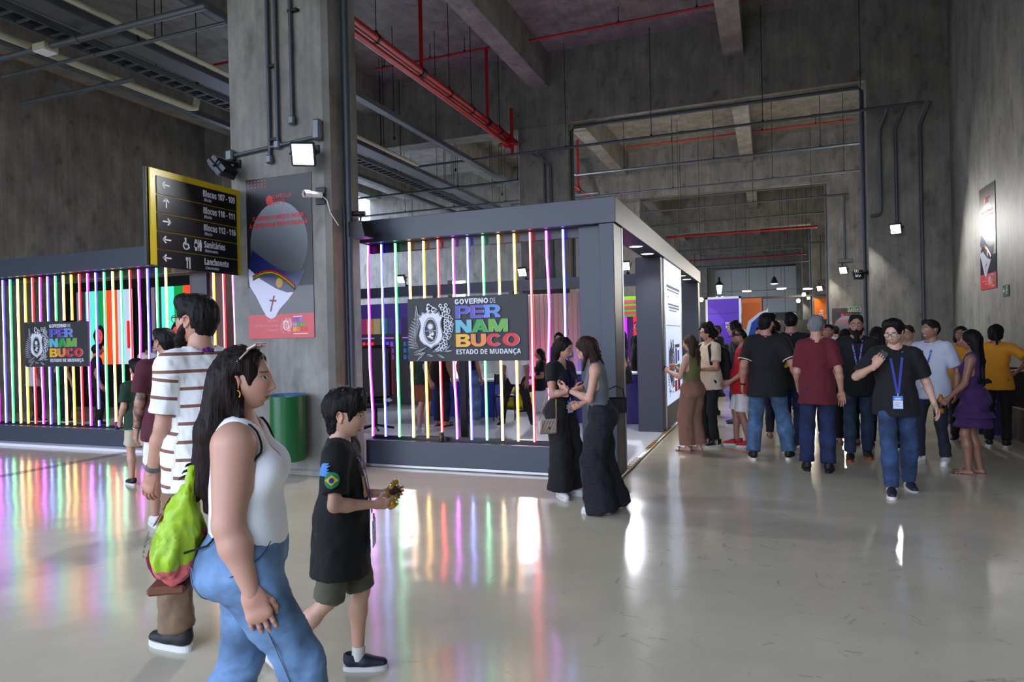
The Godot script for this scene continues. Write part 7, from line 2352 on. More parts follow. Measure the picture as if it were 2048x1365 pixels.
func tattoo(J: Dictionary, i: int) -> void:
	var mi := J.root.get_node("body") as MeshInstance3D
	var a := mi.mesh.surface_get_arrays(0)
	var v: PackedVector3Array = a[Mesh.ARRAY_VERTEX]
	var c: PackedColorArray = a[Mesh.ARRAY_COLOR]
	var no := FastNoiseLite.new()
	no.seed = 4
	no.frequency = 18.0
	for k in v.size():
		for e in [[J.sh[i], J.elb[i]], [J.elb[i], J.wri[i]]]:
			var ax: Vector3 = e[1] - e[0]
			var h: float = (v[k] - e[0]).dot(ax) / ax.length_squared()
			if h > 0.1 and h < 0.95 and ((v[k] - e[0]) - ax * h).length() < 0.075 and no.get_noise_3dv(v[k] * Vector3(1, 0.7, 1)) > -0.02:
				c[k] = c[k].lerp(Color(0.05, 0.05, 0.055), 0.7)
	a[Mesh.ARRAY_COLOR] = c
	var m := ArrayMesh.new()
	m.add_surface_from_arrays(Mesh.PRIMITIVE_TRIANGLES, a)
	mi.mesh = m

func snack(J: Dictionary) -> void:
	var p: Vector3 = ((J.hand0 as Transform3D) * Vector3(0, -0.07, 0.035) + (J.hand1 as Transform3D) * Vector3(0, -0.07, 0.035)) * 0.5
	var X: Transform3D = J.root.transform
	var o := thing("snack_bag", "small crumpled snack packet held in the boy's hands", "snack", X * p, X.basis.get_euler().y)
	var S := Soft.new()
	S.cap(Vector3(-0.03, -0.03, 0), Vector3(0.03, 0.045, 0.01), 0.026, 0.022, 1, 1, 0.02)
	S.cap(Vector3(0.03, 0.0, 0.0), Vector3(-0.035, 0.04, 0.0), 0.02, 0.014, 1, 1, 0.02)
	var m := S.net(0.006)
	ripple(m, 0.012, Vector3.ONE, 3, 25.0)
	obj("packet", m, mat("packet_yellow", Color(0.70, 0.55, 0.18), 0.25, 0.3), o)
	var m2 := Soft.new().ball(Vector3(0.02, 0.01, 0.02), 0.022).net(0.006)
	obj("print", ripple(m2, 0.01, Vector3.ONE, 5, 30.0), mat("packet_red", Color(0.35, 0.08, 0.06), 0.3, 0.2), o)
	var m3 := Soft.new().ball(Vector3(-0.025, 0.03, 0.012), 0.02).net(0.006)
	obj("filling", ripple(m3, 0.008, Vector3.ONE, 9, 30.0), mat("snack_brown", Color(0.16, 0.09, 0.05), 0.8), o)

func push_out(S: Soft, p: Vector3, off: float) -> Vector3:
	for k in 6:
		var d := S.at(p) - off
		if d >= 0.0: break
		var g := Vector3(S.at(p + Vector3(0.004, 0, 0)) - S.at(p - Vector3(0.004, 0, 0)), S.at(p + Vector3(0, 0.004, 0)) - S.at(p - Vector3(0, 0.004, 0)), S.at(p + Vector3(0, 0, 0.004)) - S.at(p - Vector3(0, 0, 0.004)))
		p -= g.normalized() * d
	return p

func drawstring_bag(J: Dictionary) -> void:
	# lime drawstring bag on the woman's back, coral bottom
	var X: Transform3D = J.root.transform
	var o := thing("drawstring_bag", "lime green drawstring bag with coral bottom on the woman's back", "bag", X.origin, X.basis.get_euler().y)
	var s: float = J.s
	var up: Vector3 = J.T.call(-0.04, 0.34, -0.17)
	var dn: Vector3 = J.T.call(0.0, 0.045, -0.245)
	var S := Soft.new()
	S.cap(up, dn + Vector3(0, 0.05, 0), 0.03 * s, 0.105 * s, 1.35, 0.68, 0.05)
	S.cap(dn + Vector3(-0.07, 0.0, 0), dn + Vector3(0.07, 0.0, 0.0), 0.088 * s, 0.088 * s, 1, 0.8, 0.05)
	var m := S.net(0.009)
	ripple(m, 0.022, Vector3(2.2, 0.5, 2.2), 5, 8.0)
	ripple(m, 0.007, Vector3(1.5, 0.6, 1.5), 8, 22.0)
	var low := MB.new()
	var high := MB.new()
	for part in 2: # the coral bottom panel and lime body are two cloths sewn together along a slanted seam
		var mb: MB = low if part == 0 else high
		mb.v = m.v
		mb.n = m.n
		for t in range(0, m.ix.size(), 3):
			var c := (m.v[m.ix[t]] + m.v[m.ix[t + 1]] + m.v[m.ix[t + 2]]) / 3.0
			var d := c.y - (dn.y + 0.012 + 0.05 * sin(c.x * 9.0 + 0.6))
			if (d < 0.0) == (part == 0): mb.ix.append_array([m.ix[t], m.ix[t + 1], m.ix[t + 2]])
	obj("body", high, cloth("lime_bag", Color(0.60, 0.74, 0.10), false, 0.5), o)
	obj("bottom_panel", low, cloth("coral_bag", Color(0.82, 0.38, 0.38), false, 0.5), o)
	# printed marks on the outer face
	var face := func(poly: PackedVector2Array, y: float, x: float, key: String, c: Color) -> void:
		obj("print", conform(S, Vector3(x, dn.y + y, -0.75), Vector3(0, 0, 1), Vector3.LEFT, Vector3.UP, poly, 0.015, 0.006), mat(key, c, 0.5), o)
	face.call(PackedVector2Array([Vector2(-0.05, -0.05), Vector2(0.02, -0.06), Vector2(0.03, 0.02), Vector2(-0.02, 0.04)]), -0.02, -0.03, "bag_lilac", Color(0.72, 0.5, 0.72))
	for k in 4: face.call(PackedVector2Array([Vector2(-0.018, -0.022), Vector2(0.018, -0.022), Vector2(0.014, 0.024), Vector2(-0.012, 0.018)]), 0.17 - (k / 2) * 0.055, 0.05 - (k % 2) * 0.05, "bag_crimson", Color(0.62, 0.10, 0.14))
	for k in 3: face.call(PackedVector2Array([Vector2(-0.05, -0.006), Vector2(0.05, -0.006), Vector2(0.05, 0.008), Vector2(-0.05, 0.008)]), 0.30 - k * 0.022, 0.02, "bag_violet", Color(0.22, 0.10, 0.32))
	for k in 5:
		obj("print", conform(S, Vector3(-0.6, dn.y + 0.03 + k * 0.014, -0.30), Vector3(1, 0, 0), Vector3.BACK, Vector3.UP, PackedVector2Array([Vector2(-0.014, -0.002), Vector2(0.014, -0.002), Vector2(0.014, 0.003), Vector2(-0.014, 0.003)]), 0.016, 0.0045), mat("bag_green_ink", Color(0.1, 0.35, 0.2), 0.6), o)
	for sd in [-1, 1]: # cords over the shoulders back to the bottom corners
		var pts := [up + Vector3(0, 0.02, 0)]
		var sh: Vector3 = J.sh[0 if sd > 0 else 1]
		pts.append(J.T.call(0.085 * sd, 0.50, -0.085))
		pts.append(J.T.call(0.10 * sd, 0.53, -0.005))
		pts.append(J.T.call(0.12 * sd, 0.46, 0.085))
		pts.append(J.T.call(0.155 * sd, 0.33, 0.075))
		pts.append(J.T.call(0.165 * sd, 0.22, 0.0))
		pts.append(J.T.call(0.16 * sd, 0.10, -0.10))
		pts.append(dn + Vector3(0.11 * sd, 0.02, 0.03))
		var cv := Curve3D.new()
		for q in pts: cv.add_point(q)
		var laid := []
		for k in 40: laid.append(push_out(J.soft, cv.sample_baked(cv.get_baked_length() * k / 39.0), 0.006))
		obj("cord", MB.new().tube(laid, 0.004, 6), M.matte_black, o)
	obj("book", bx(dn + Vector3(0.02, -0.105, -0.02), Vector3(0.22, 0.03, 0.12), 0.008), M.leather_brown, o)


func phone(J: Dictionary, hand: int, label: String, c: Color, off := Vector3(0, -0.085, 0.03), turn := Basis()) -> void:
	var X: Transform3D = J.root.transform * (J["hand%d" % hand] as Transform3D)
	var o := thing("phone", label, "phone", X * (off * J.s))
	o.basis = X.basis.orthonormalized() * turn
	obj("case", bx(Vector3.ZERO, Vector3(0.075, 0.152, 0.011), 0.004), mat("phone_" + c.to_html(), c, 0.35), o)
	obj("screen", bx(Vector3(0, 0, -0.0058), Vector3(0.068, 0.144, 0.001)), M.black, o)
	obj("camera_lens", MB.new().lathe([Vector2(0.012, 0.0), Vector2(0.012, 0.002), Vector2(0, 0.002)], 10, Vector3(0.02, 0.052, 0.006), Basis(Vector3.RIGHT, PI / 2)), M.black, o)

func long_hair(col: Color, L: float, extra := {}) -> Dictionary:
	var d := {"kind": "long", "col": col, "vol": 0.004, "rough": 0.007, "strands": [
		[Vector3(0.045, 0, -0.06), Vector3(0.075, -L, -0.09), 0.05, 0.03, Vector3(0.07, -L * 0.5, -0.08)], [Vector3(-0.045, 0, -0.06), Vector3(-0.075, -L, -0.09), 0.05, 0.03, Vector3(-0.07, -L * 0.5, -0.08)], [Vector3(0, 0, -0.07), Vector3(0, -L - 0.02, -0.11), 0.055, 0.035, Vector3(0, -L * 0.5, -0.10)]]}
	d.merge(extra, true)
	return d

func couple() -> void:
	var J := person({"label": "young woman in black jumpsuit with badge looking at a phone", "at": Vector3(-1.96, 0, -6.42), "face": 68, "h": 1.60, "skin": Color(0.45, 0.225, 0.15), "fem": 1.0, "arm": 0.92, "w": 0.93, "cell": 0.012, "fine": true, "down": true,
		"lf": [0.08, 0, 0.02, 0.1], "rf": [-0.10, 0, 0.05, -0.5], "rh": Vector3(-0.06, -0.22, 0.27), "rp": Vector3(0.5, -0.9, -0.5), "lh": Vector3(-0.10, -0.20, 0.28), "lp": Vector3(0.4, -0.9, -0.3), "rk": "hold", "lk": "hold", "rpalm": Vector3(-0.6, 0.8, 0.0), "lpalm": Vector3(-0.5, 0.8, 0.0), "head": [12, 20, 0],
		"top": {"mat": M.knit_black, "sleeve": 0.5, "hem": 0.02, "loose": 0.008, "neck": 0.07, "scoop": 0.035, "fold": 0.006},
		"legs": {"kind": "trousers", "mat": M.knit_black, "loose": 0.012, "thigh": 0.105, "kneer": 0.105, "hemr": 0.135, "len": 0.99, "rise": 0.14, "fold": 0.012},
		"hair": long_hair(Color(0.18, 0.145, 0.15), 0.3), "shoe": "sneaker", "shoe_mat": M.shoe_white, "lanyard": {"low": 0.13, "mat": M.lanyard_blue}})
	phone(J, 0, "dark violet phone held by the woman in black", Color(0.12, 0.05, 0.15), Vector3(-0.01, -0.10, 0.045), Basis(Vector3.FORWARD, 0.2))
	# her quilted bag on a chain
	var X: Transform3D = J.root.transform
	var p: Vector3 = X * (J.P + Vector3(-0.27, -0.13, 0.05))
	var o := thing("handbag", "small quilted rose-gold handbag on a long chain", "bag", p, deg_to_rad(40))
	obj("body", bx(Vector3.ZERO, Vector3(0.185, 0.14, 0.055), 0.015), mat("bag_rose", Color(0.76, 0.67, 0.62), 0.35, 0.2), o)
	var q := MB.new()
	for k in 6:
		q.tube([Vector3(-0.09 + k * 0.03, 0.065, 0.029), Vector3(-0.09 + maxf(0, k * 0.03 - 0.075), -0.065, 0.029)], 0.002, 4)
		q.tube([Vector3(-0.09 + k * 0.03, -0.065, 0.029), Vector3(-0.09 + minf(0.18, k * 0.03 + 0.05), 0.065, 0.029)], 0.002, 4)
	obj("quilting", q, mat("bag_seam", Color(0.40, 0.3, 0.27), 0.5), o)
	obj("clasp", bx(Vector3(0.0, -0.01, 0.031), Vector3(0.025, 0.02, 0.006), 0.002), M.gold, o)
	var inv := o.transform.affine_inverse()
	var sh: Vector3 = X * (J.sh[1] + Vector3(0.03, 0.055, 0))
	obj("chain", MB.new().tube([Vector3(-0.09, 0.06, 0), inv * (p.lerp(sh, 0.5) + Vector3(-0.03, 0, 0.03)), inv * (sh + Vector3(0, 0, 0.03)), inv * sh, inv * (sh + Vector3(0.02, 0.0, -0.04)), inv * (p.lerp(sh, 0.5) + Vector3(0.05, 0, -0.02)), Vector3(0.09, 0.06, 0)], 0.004, 5), M.gold, o)
	o = thing("pouch", "small pink pouch tucked under the woman's arm", "pouch", X * (J.elb[1] + Vector3(0.10, 0.03, 0.06)), X.basis.get_euler().y)
	obj("body", bx(Vector3.ZERO, Vector3(0.03, 0.11, 0.13), 0.01), mat("pink_pouch", Color(0.88, 0.55, 0.6), 0.5), o)
	obj("zip", bx(Vector3(0, 0.056, 0), Vector3(0.008, 0.005, 0.12), 0.002), M.gold, o)
	var W := person({"label": "young woman in grey sleeveless top and dark plaid wide trousers, back turned", "at": Vector3(-1.44, 0, -5.95), "face": -78, "h": 1.62, "skin": Color(0.52, 0.28, 0.19), "fem": 1.0, "arm": 0.86, "w": 0.92, "lean": 0.10, "cell": 0.012, "fine": true, "down": true, "bust": 0.06,
		"lf": [0.10, 0, 0.02, 0.0], "rf": [-0.12, 0.0, -0.1, 0.0], "lh": Vector3(-0.03, -0.19, 0.27), "lp": Vector3(0.3, -1.0, 0.1), "rh": Vector3(0.04, -0.36, 0.16), "lk": "hold", "lpalm": Vector3(-0.6, 0.8, 0.0), "head": [6, 30, 0],
		"top": {"name": "sleeveless_top", "mat": M.grey_top, "sleeve": 0.0, "hem": 0.09, "tight": true, "loose": 0.005, "neck": 0.06, "fold": 0.004},
		"legs": {"kind": "trousers", "mat": M.plaid, "loose": 0.012, "rise": 0.15, "thigh": 0.11, "kneer": 0.115, "hemr": 0.155, "len": 1.0, "break": 0.06, "fold": 0.018},
		"hair": long_hair(Color(0.32, 0.22, 0.18), 0.32, {"strands": [[Vector3(0.045, 0, -0.06), Vector3(0.09, -0.30, -0.10), 0.05, 0.025, Vector3(0.075, -0.14, -0.08)], [Vector3(-0.045, 0, -0.06), Vector3(-0.05, -0.32, -0.14), 0.05, 0.025, Vector3(-0.07, -0.15, -0.10)], [Vector3(0, 0, -0.07), Vector3(0.02, -0.34, -0.16), 0.055, 0.03, Vector3(0, -0.15, -0.12)], [Vector3(0.06, 0.0, 0.0), Vector3(0.085, -0.20, 0.03), 0.03, 0.012]]}), "shoe": "sneaker", "shoe_mat": M.shoe_white})
	o = obj("watch", MB.new().lathe([Vector2(0.026, -0.008), Vector2(0.029, 0.0), Vector2(0.026, 0.008)], 14), M.black, W.root)
	o.transform = (W.hand0 as Transform3D) * Transform3D(Basis(), Vector3(0, 0.03, 0))
	var X2: Transform3D = W.root.transform
	o = thing("handbag", "black boxy handbag on the arm of the woman in grey", "bag", X2 * (W.elb[1] + Vector3(0.0, -0.10, -0.10)), deg_to_rad(30))
	obj("body", bx(Vector3.ZERO, Vector3(0.21, 0.15, 0.07), 0.012), M.black, o)
	obj("strap", MB.new().tube([Vector3(-0.09, 0.07, 0), Vector3(-0.07, 0.15, 0.02), Vector3(0.0, 0.18, 0.03), Vector3(0.07, 0.15, 0.02), Vector3(0.09, 0.07, 0)], 0.006, 6), M.black, o)
	obj("buckle", bx(Vector3(0.105, 0.05, 0.0), Vector3(0.006, 0.03, 0.02), 0.002), M.gold, o)

func backpack(J: Dictionary, label: String, c: Color) -> void:
	var X: Transform3D = J.root.transform
	var o := thing("backpack", label, "backpack", X * (J.T.call(0, 0.23, -0.24) as Vector3), X.basis.get_euler().y)
	var S := Soft.new()
	S.cap(Vector3(0, -0.17, 0), Vector3(0, 0.13, 0.02), 0.14, 0.125, 1.1, 0.6, 0.03)
	S.cap(Vector3(0, -0.15, -0.07), Vector3(0, -0.02, -0.06), 0.10, 0.09, 1.1, 0.5, 0.03)
	obj("body", ripple(S.net(0.016), 0.01, Vector3.ONE, 6, 8.0), cloth("pack_" + c.to_html(), c), o)
	for sd in [-1, 1]: obj("strap", MB.new().tube([Vector3(0.07 * sd, 0.2, 0.05), Vector3(0.1 * sd, 0.33, 0.2), Vector3(0.12 * sd, 0.25, 0.33), Vector3(0.15 * sd, 0.0, 0.32), Vector3(0.15 * sd, -0.13, 0.15)], 0.02, 6), M["pack_" + c.to_html()], o)

func soft_tube(J: Dictionary, i: int, u: float, r: float, m: Material) -> void:
	var a: Vector3 = J.sh[i].lerp(J.elb[i], u)
	var d: Vector3 = (J.elb[i] - J.sh[i]).normalized()
	obj("sleeve_trim", MB.new().tube([a - d * 0.005, a + d * 0.005], r, 14), m, J.root)

func crowd() -> void:
	var olive := person({"label": "woman in olive sleeveless top writing on the luminous screen", "at": Vector3(-0.98, 0, -9.25), "face": -118, "h": 1.59, "skin": Color(0.56, 0.32, 0.23), "fem": 1.0, "arm": 0.9, "w": 0.92, "cell": 0.014,
		"lf": [0.07, 0, 0.06, 0], "rf": [-0.08, 0, -0.04, 0], "lh": Vector3(0.0, -0.20, 0.30), "lp": Vector3(0.3, -1, -0.2), "rh": Vector3(-0.05, -0.16, 0.34), "lk": "grip", "rk": "grip", "head": [10, 5, 0],
		"top": {"name": "sleeveless_top", "mat": M.olive_top, "sleeve": 0.0, "hem": 0.07, "tight": true, "loose": 0.006, "neck": 0.06, "fold": 0.005}, "legs": {"kind": "trousers", "mat": M.brown, "loose": 0.014, "rise": 0.15, "thigh": 0.105, "kneer": 0.095, "hemr": 0.10, "len": 0.93, "fold": 0.014},
		"hair": long_hair(Color(0.44, 0.34, 0.26), 0.30), "shoe": "flipflop", "shoe_mat": mat("pink_sole", Color(0.6, 0.42, 0.42), 0.6), "strap_mat": M.black})
	phone(olive, 0, "black phone in the olive woman's hand", Color(0.02, 0.02, 0.02))
	var c := person({"label": "curly-haired man with glasses and cream shirt behind the olive woman", "at": Vector3(-0.80, 0, -9.85), "face": -50, "h": 1.74, "skin": Color(0.48, 0.26, 0.17), "cell": 0.017, "lh": Vector3(0.0, -0.3, 0.3), "lk": "grip", "head": [0, 8, 0],
		"top": {"mat": M.beige, "sleeve": 0.7, "hem": -0.12}, "legs": {"kind": "trousers", "mat": M.trouser_black}, "hair": {"kind": "curly", "col": BLACK_HAIR, "vol": 0.018, "rough": 0.022, "freq": 22.0, "line": 0.006}, "glasses": M.frame_black, "stubble": 0.2, "shoe_mat": M.shoe_black, "stripes3": 1})
	backpack(c, "black backpack on the curly-haired man", Color(0.018, 0.018, 0.022))
	var far := person({"label": "bearded man in black polo with blue lanyard before the purple banner", "at": Vector3(-1.18, 0, -17.1), "face": -62, "h": 1.81, "skin": BROWN_SKIN, "cell": 0.02, "lh": Vector3(-0.12, -0.32, 0.2), "rh": Vector3(-0.12, -0.30, 0.22), "lf": [0.09, 0, 0.14, 0], "rf": [-0.09, 0, -0.1, 0],
		"top": {"mat": M.tee_black, "sleeve": 0.7, "polo": true}, "legs": {"kind": "jeans", "mat": M.jeans_mid}, "hair": {"kind": "short", "col": BLACK_HAIR}, "beard": 0.01, "glasses": M.frame_black, "shoe_mat": M.shoe_navy, "lanyard": {"mat": M.lanyard_blue}})
	backpack(person({"label": "person with cream shirt and dark backpack beyond the curly-haired man", "at": Vector3(-1.0, 0, -13.4), "face": -85, "h": 1.72, "skin": TAN, "cell": 0.02, "top": {"mat": M.beige, "sleeve": 0.7}, "legs": {"kind": "jeans", "mat": M.jeans_dark}, "hair": {"kind": "short", "col": BLACK_HAIR, "vol": 0.008}, "shoe_mat": M.shoe_black}), "navy backpack beyond the curly-haired man", Color(0.02, 0.025, 0.06))
	person({"label": "man in black cap, red T-shirt and white shorts", "at": Vector3(-0.36, 0, -9.9), "face": -80, "h": 1.66, "skin": Color(0.36, 0.17, 0.11), "fat": 0.05, "cell": 0.016, "cap": M.black, "head": [-5, 10, 0], "stubble": 0.6, "lf": [0.09, 0, -0.05, 0], "rf": [-0.09, 0, 0.1, 0], "lh": Vector3(0.05, -0.42, 0.2),
		"top": {"mat": M.red_tee, "sleeve": 0.7, "hem": -0.13}, "legs": {"kind": "shorts", "mat": M.white_shorts, "len": 0.95}, "shoe_mat": M.shoe_red, "lanyard": {"mat": M.lanyard_blue, "badge": false}, "hair": {"kind": "short", "col": BLACK_HAIR, "vol": -0.004}})
	person({"label": "dark-haired man just behind the capped man", "at": Vector3(-0.55, 0, -12.2), "face": -85, "h": 1.80, "skin": TAN, "cell": 0.02, "top": {"mat": M.tee_black}, "legs": {"kind": "jeans", "mat": M.jeans_dark}, "hair": {"kind": "curly", "col": BLACK_HAIR, "vol": 0.012, "rough": 0.015}})
	var g := person({"label": "broad man in black T-shirt with white trim and light jeans, seen from behind", "at": Vector3(-0.04, 0, -8.9), "face": 176, "h": 1.855, "skin": Color(0.42, 0.21, 0.14), "fat": 0.025, "w": 1.07, "arm": 1.05, "cell": 0.014, "lf": [0.17, 0, -0.02, 0.25], "rf": [-0.22, 0, 0.12, -0.2], "lh": Vector3(0.10, -0.50, 0.02), "rh": Vector3(0.17, -0.48, 0.03), "head": [-32, 4, 0],
		"top": {"mat": M.tee_black, "sleeve": 0.8, "hem": -0.16, "loose": 0.02}, "legs": {"kind": "jeans", "mat": M.jeans_light2, "thigh": 0.098, "kneer": 0.07, "hemr": 0.07}, "hair": {"kind": "short", "col": BLACK_HAIR, "vol": 0.005}, "beard": 0.02, "shoe_mat": M.shoe_black, "lanyard": {"badge": false}})
	for i in 2: soft_tube(g, i, 0.77, 0.094, M.sole_white)
	var wb := obj("wristband", MB.new().lathe([Vector2(0.03, -0.015), Vector2(0.034, 0.0), Vector2(0.03, 0.015)], 12), M.black, g.root)
	wb.transform = (g.hand0 as Transform3D) * Transform3D(Basis(), Vector3(0, 0.02, 0))
	var h := person({"label": "man in black T-shirt with yellow globe print, seen from behind", "at": Vector3(0.26, 0, -9.5), "face": 176, "h": 1.86, "skin": Color(0.45, 0.23, 0.15), "w": 1.06, "cell": 0.015, "lf": [0.08, 0, 0.0, 0.1], "rf": [-0.08, 0.06, -0.2, 0, 0.5],
		"top": {"mat": M.tee_black, "sleeve": 0.75, "hem": -0.14, "loose": 0.018, "fold": 0.006}, "legs": {"kind": "jeans", "mat": M.jeans_blue}, "hair": {"kind": "short", "col": BLACK_HAIR, "nape": -0.035}, "shoe_mat": M.shoe_black, "lanyard": {"badge": false}})
	var S: Soft = h.soft
	var at: Vector3 = h.T.call(0.075, 0.27, -0.5)
	patch(h, "globe_print", conform(S, at, Vector3(0, 0, 1), Vector3.LEFT, Vector3.UP, ring_poly(0.135, 0.155, 30), 0.01, 0.0115), mat("globe_yellow", Color(0.85, 0.83, 0.08), 0.7), "yellow globe print")
	for q in [[[-0.07, 0.13], [0.04, 0.14], [0.06, 0.10], [0.0, 0.07], [-0.05, 0.08]], [[0.02, 0.02], [0.12, 0.05], [0.13, 0.0], [0.07, -0.02]], [[-0.03, -0.02], [0.03, -0.03], [0.02, -0.08], [0.0, -0.14], [-0.02, -0.10]], [[-0.13, 0.05], [-0.09, 0.09], [-0.10, 0.03]]]:
		var pts := PackedVector2Array()
		for e in q: pts.push_back(Vector2(e[0], e[1]))
		patch(h, "globe_land", conform(S, at, Vector3(0, 0, 1), Vector3.LEFT, Vector3.UP, pts, 0.0125, 0.009), M.tee_black)
	var strokes := [[[-0.11, 0.06], [-0.10, 0.0], [-0.115, -0.05]], [[0.02, 0.08], [0.0, 0.02], [-0.01, -0.05], [0.01, -0.065]], [[0.005, 0.0], [-0.035, 0.01], [-0.05, -0.03], [-0.02, -0.05], [0.0, -0.03]], [[0.06, -0.03], [0.10, -0.005], [0.09, 0.025], [0.065, 0.02], [0.06, -0.02], [0.08, -0.05], [0.12, -0.035]]]
	for st in strokes: # the white brush letters
		var pts := []
		for e in st: pts.append(S.onto(at + Vector3(-e[0], e[1], 0), Vector3(0, 0, 1), 0.014))
		obj("print_letter", MB.new().tube(pts, 0.0105, 6), M.sole_white, h.root)
	person({"label": "grey-haired man in dark red shirt and blue jeans, seen from behind", "at": Vector3(0.49, 0, -8.28), "face": 178, "h": 1.785, "skin": Color(0.46, 0.24, 0.16), "fat": 0.0, "w": 0.9, "cell": 0.0135, "lf": [0.12, 0, 0.06, 0.1], "rf": [-0.10, 0, 0.0, -0.15], "rh": Vector3(0.09, -0.51, -0.02), "lh": Vector3(0.05, -0.46, 0.2), "rpalm": Vector3(-0.3, 0, -1), "head": [-5, 0, 0],
		"top": {"mat": M.polo_red, "sleeve": 0.85, "hem": -0.17, "loose": 0.010, "polo": true}, "legs": {"kind": "jeans", "mat": M.jeans_blue, "kneer": 0.068, "hemr": 0.068}, "hair": {"kind": "short", "col": Color(0.80, 0.80, 0.82), "nape": -0.04, "vol": -0.002}, "shoe_mat": M.shoe_black, "sole_mat": M.sole_black})
	person({"label": "dark-haired man between the broad man and the globe shirt, farther back", "at": Vector3(0.08, 0, -11.4), "face": 178, "h": 1.78, "skin": TAN, "cell": 0.02, "top": {"mat": M.tee_black}, "legs": {"kind": "jeans", "mat": M.jeans_dark}, "hair": {"kind": "short", "col": BLACK_HAIR, "vol": 0.005}, "shoe_mat": M.shoe_black})
	person({"label": "long-haired woman between the broad man and the globe shirt", "at": Vector3(0.07, 0, -10.75), "face": 175, "h": 1.62, "fem": 1.0, "skin": TAN, "cell": 0.02, "top": {"mat": M.tee_black}, "legs": {"kind": "jeans", "mat": M.jeans_dark}, "hair": long_hair(BLACK_HAIR, 0.3), "shoe": "flipflop", "shoe_mat": M.pink_sole, "strap_mat": M.black})
	person({"label": "dark-haired girl facing us, left of the globe shirt's head", "at": Vector3(0.32, 0, -12.0), "face": -12, "h": 1.66, "fem": 1.0, "skin": LIGHT_SKIN, "cell": 0.02, "top": {"mat": M.tee_black}, "legs": {"kind": "jeans", "mat": M.trouser_black}, "hair": long_hair(BLACK_HAIR, 0.2)})
	person({"label": "short-haired man facing us right of the grey-haired man", "at": Vector3(0.80, 0, -10.9), "face": -3, "h": 1.70, "skin": Color(0.33, 0.16, 0.10), "cell": 0.018, "head": [4, 0, 0], "top": {"mat": cloth("rust", Color(0.45, 0.26, 0.16))}, "legs": {"kind": "jeans", "mat": M.trouser_black}, "hair": {"kind": "short", "col": BLACK_HAIR, "vol": -0.003}})
	var mw := {"label": "long-haired woman in black and white by the grey-haired man, seen from behind", "at": Vector3(0.98, 0, -10.3), "face": 170, "h": 1.62, "fem": 1.0, "skin": TAN, "cell": 0.018, "top": {"mat": M.white_shorts, "sleeve": 0.4, "hem": 0.03}, "legs": {"kind": "trousers", "mat": M.trouser_black}, "hair": long_hair(BLACK_HAIR, 0.36), "shoe": "flipflop", "shoe_mat": M.pink_sole, "strap_mat": M.black}
	person(mw)
	person({"label": "tall man with long beard, glasses and black shirt behind the phone reader", "at": Vector3(1.0, 0, -9.25), "face": -2, "h": 1.80, "skin": Color(0.36, 0.19, 0.13), "w": 1.05, "cell": 0.016, "lf": [0.1, 0, -0.1, 0.1], "rf": [-0.1, 0, 0.15, -0.1], "rh": Vector3(0.09, -0.51, 0.03), "head": [-3, 0, 0],
		"top": {"mat": M.tee_black, "sleeve": 0.8, "hem": -0.14, "loose": 0.02}, "legs": {"kind": "jeans", "mat": M.jeans_mid2}, "hair": {"kind": "short", "col": BLACK_HAIR, "vol": 0.0, "line": 0.012}, "beard": 0.075, "glasses": M.frame_black, "shoe_mat": M.shoe_black, "sole_mat": mat("sole_orange", Color(0.6, 0.3, 0.08), 0.7), "lanyard": {"badge": false}})
	person({"label": "woman with long dark hair in black beside the bearded man", "at": Vector3(1.34, 0, -10.1), "face": 165, "h": 1.64, "fem": 1.0, "skin": TAN, "cell": 0.02, "top": {"mat": M.tee_black, "sleeve": 0.6}, "legs": {"kind": "jeans", "mat": M.trouser_black}, "hair": long_hair(BLACK_HAIR, 0.3)})
	var p := person({"label": "young man with glasses in black T-shirt reading his phone", "at": Vector3(1.13, 0, -7.40), "face": -2, "h": 1.715, "skin": Color(0.52, 0.30, 0.21), "w": 1.02, "cell": 0.0115, "fine": true, "down": true, "lf": [0.13, 0.0, -0.22, 0.15, 0.1], "rf": [-0.07, 0.0, 0.18, -0.1], "rh": Vector3(0.03, -0.10, 0.23), "rp": Vector3(0.9, -1.0, 0.1), "lh": Vector3(0.16, -0.49, 0.04), "rk": "hold", "rpalm": Vector3(-0.35, 0.1, -1.0), "rfing": Vector3(-0.45, 0.75, 0.2), "head": [-22, 14, 0],
		"top": {"mat": M.tee_black, "sleeve": 0.82, "hem": -0.12, "loose": 0.022}, "legs": {"kind": "jeans", "mat": M.jeans_mid, "thigh": 0.082, "kneer": 0.062, "hemr": 0.056}, "hair": {"kind": "short", "col": BLACK_HAIR, "vol": 0.014, "line": 0.012, "burn": 0.0}, "glasses": M.frame_black, "shoe_mat": M.shoe_navy, "stripes3": 1, "lanyard": {"low": 0.09, "mat": M.lanyard_blue, "wide": 1.2}})
	phone(p, 1, "black phone held up by the young man with glasses", Color(0.02, 0.02, 0.022), Vector3(0.0, -0.09, 0.032))
	person({"label": "man with round glasses half hidden behind the phone reader", "at": Vector3(1.70, 0, -10.1), "face": -28, "h": 1.65, "skin": Color(0.45, 0.25, 0.17), "cell": 0.018, "top": {"mat": M.white_shorts, "sleeve": 0.7}, "legs": {"kind": "jeans", "mat": M.trouser_black}, "hair": {"kind": "short", "col": Color(0.32, 0.24, 0.2), "vol": 0.002}, "glasses": M.frame_black, "shoe_mat": M.shoe_black})
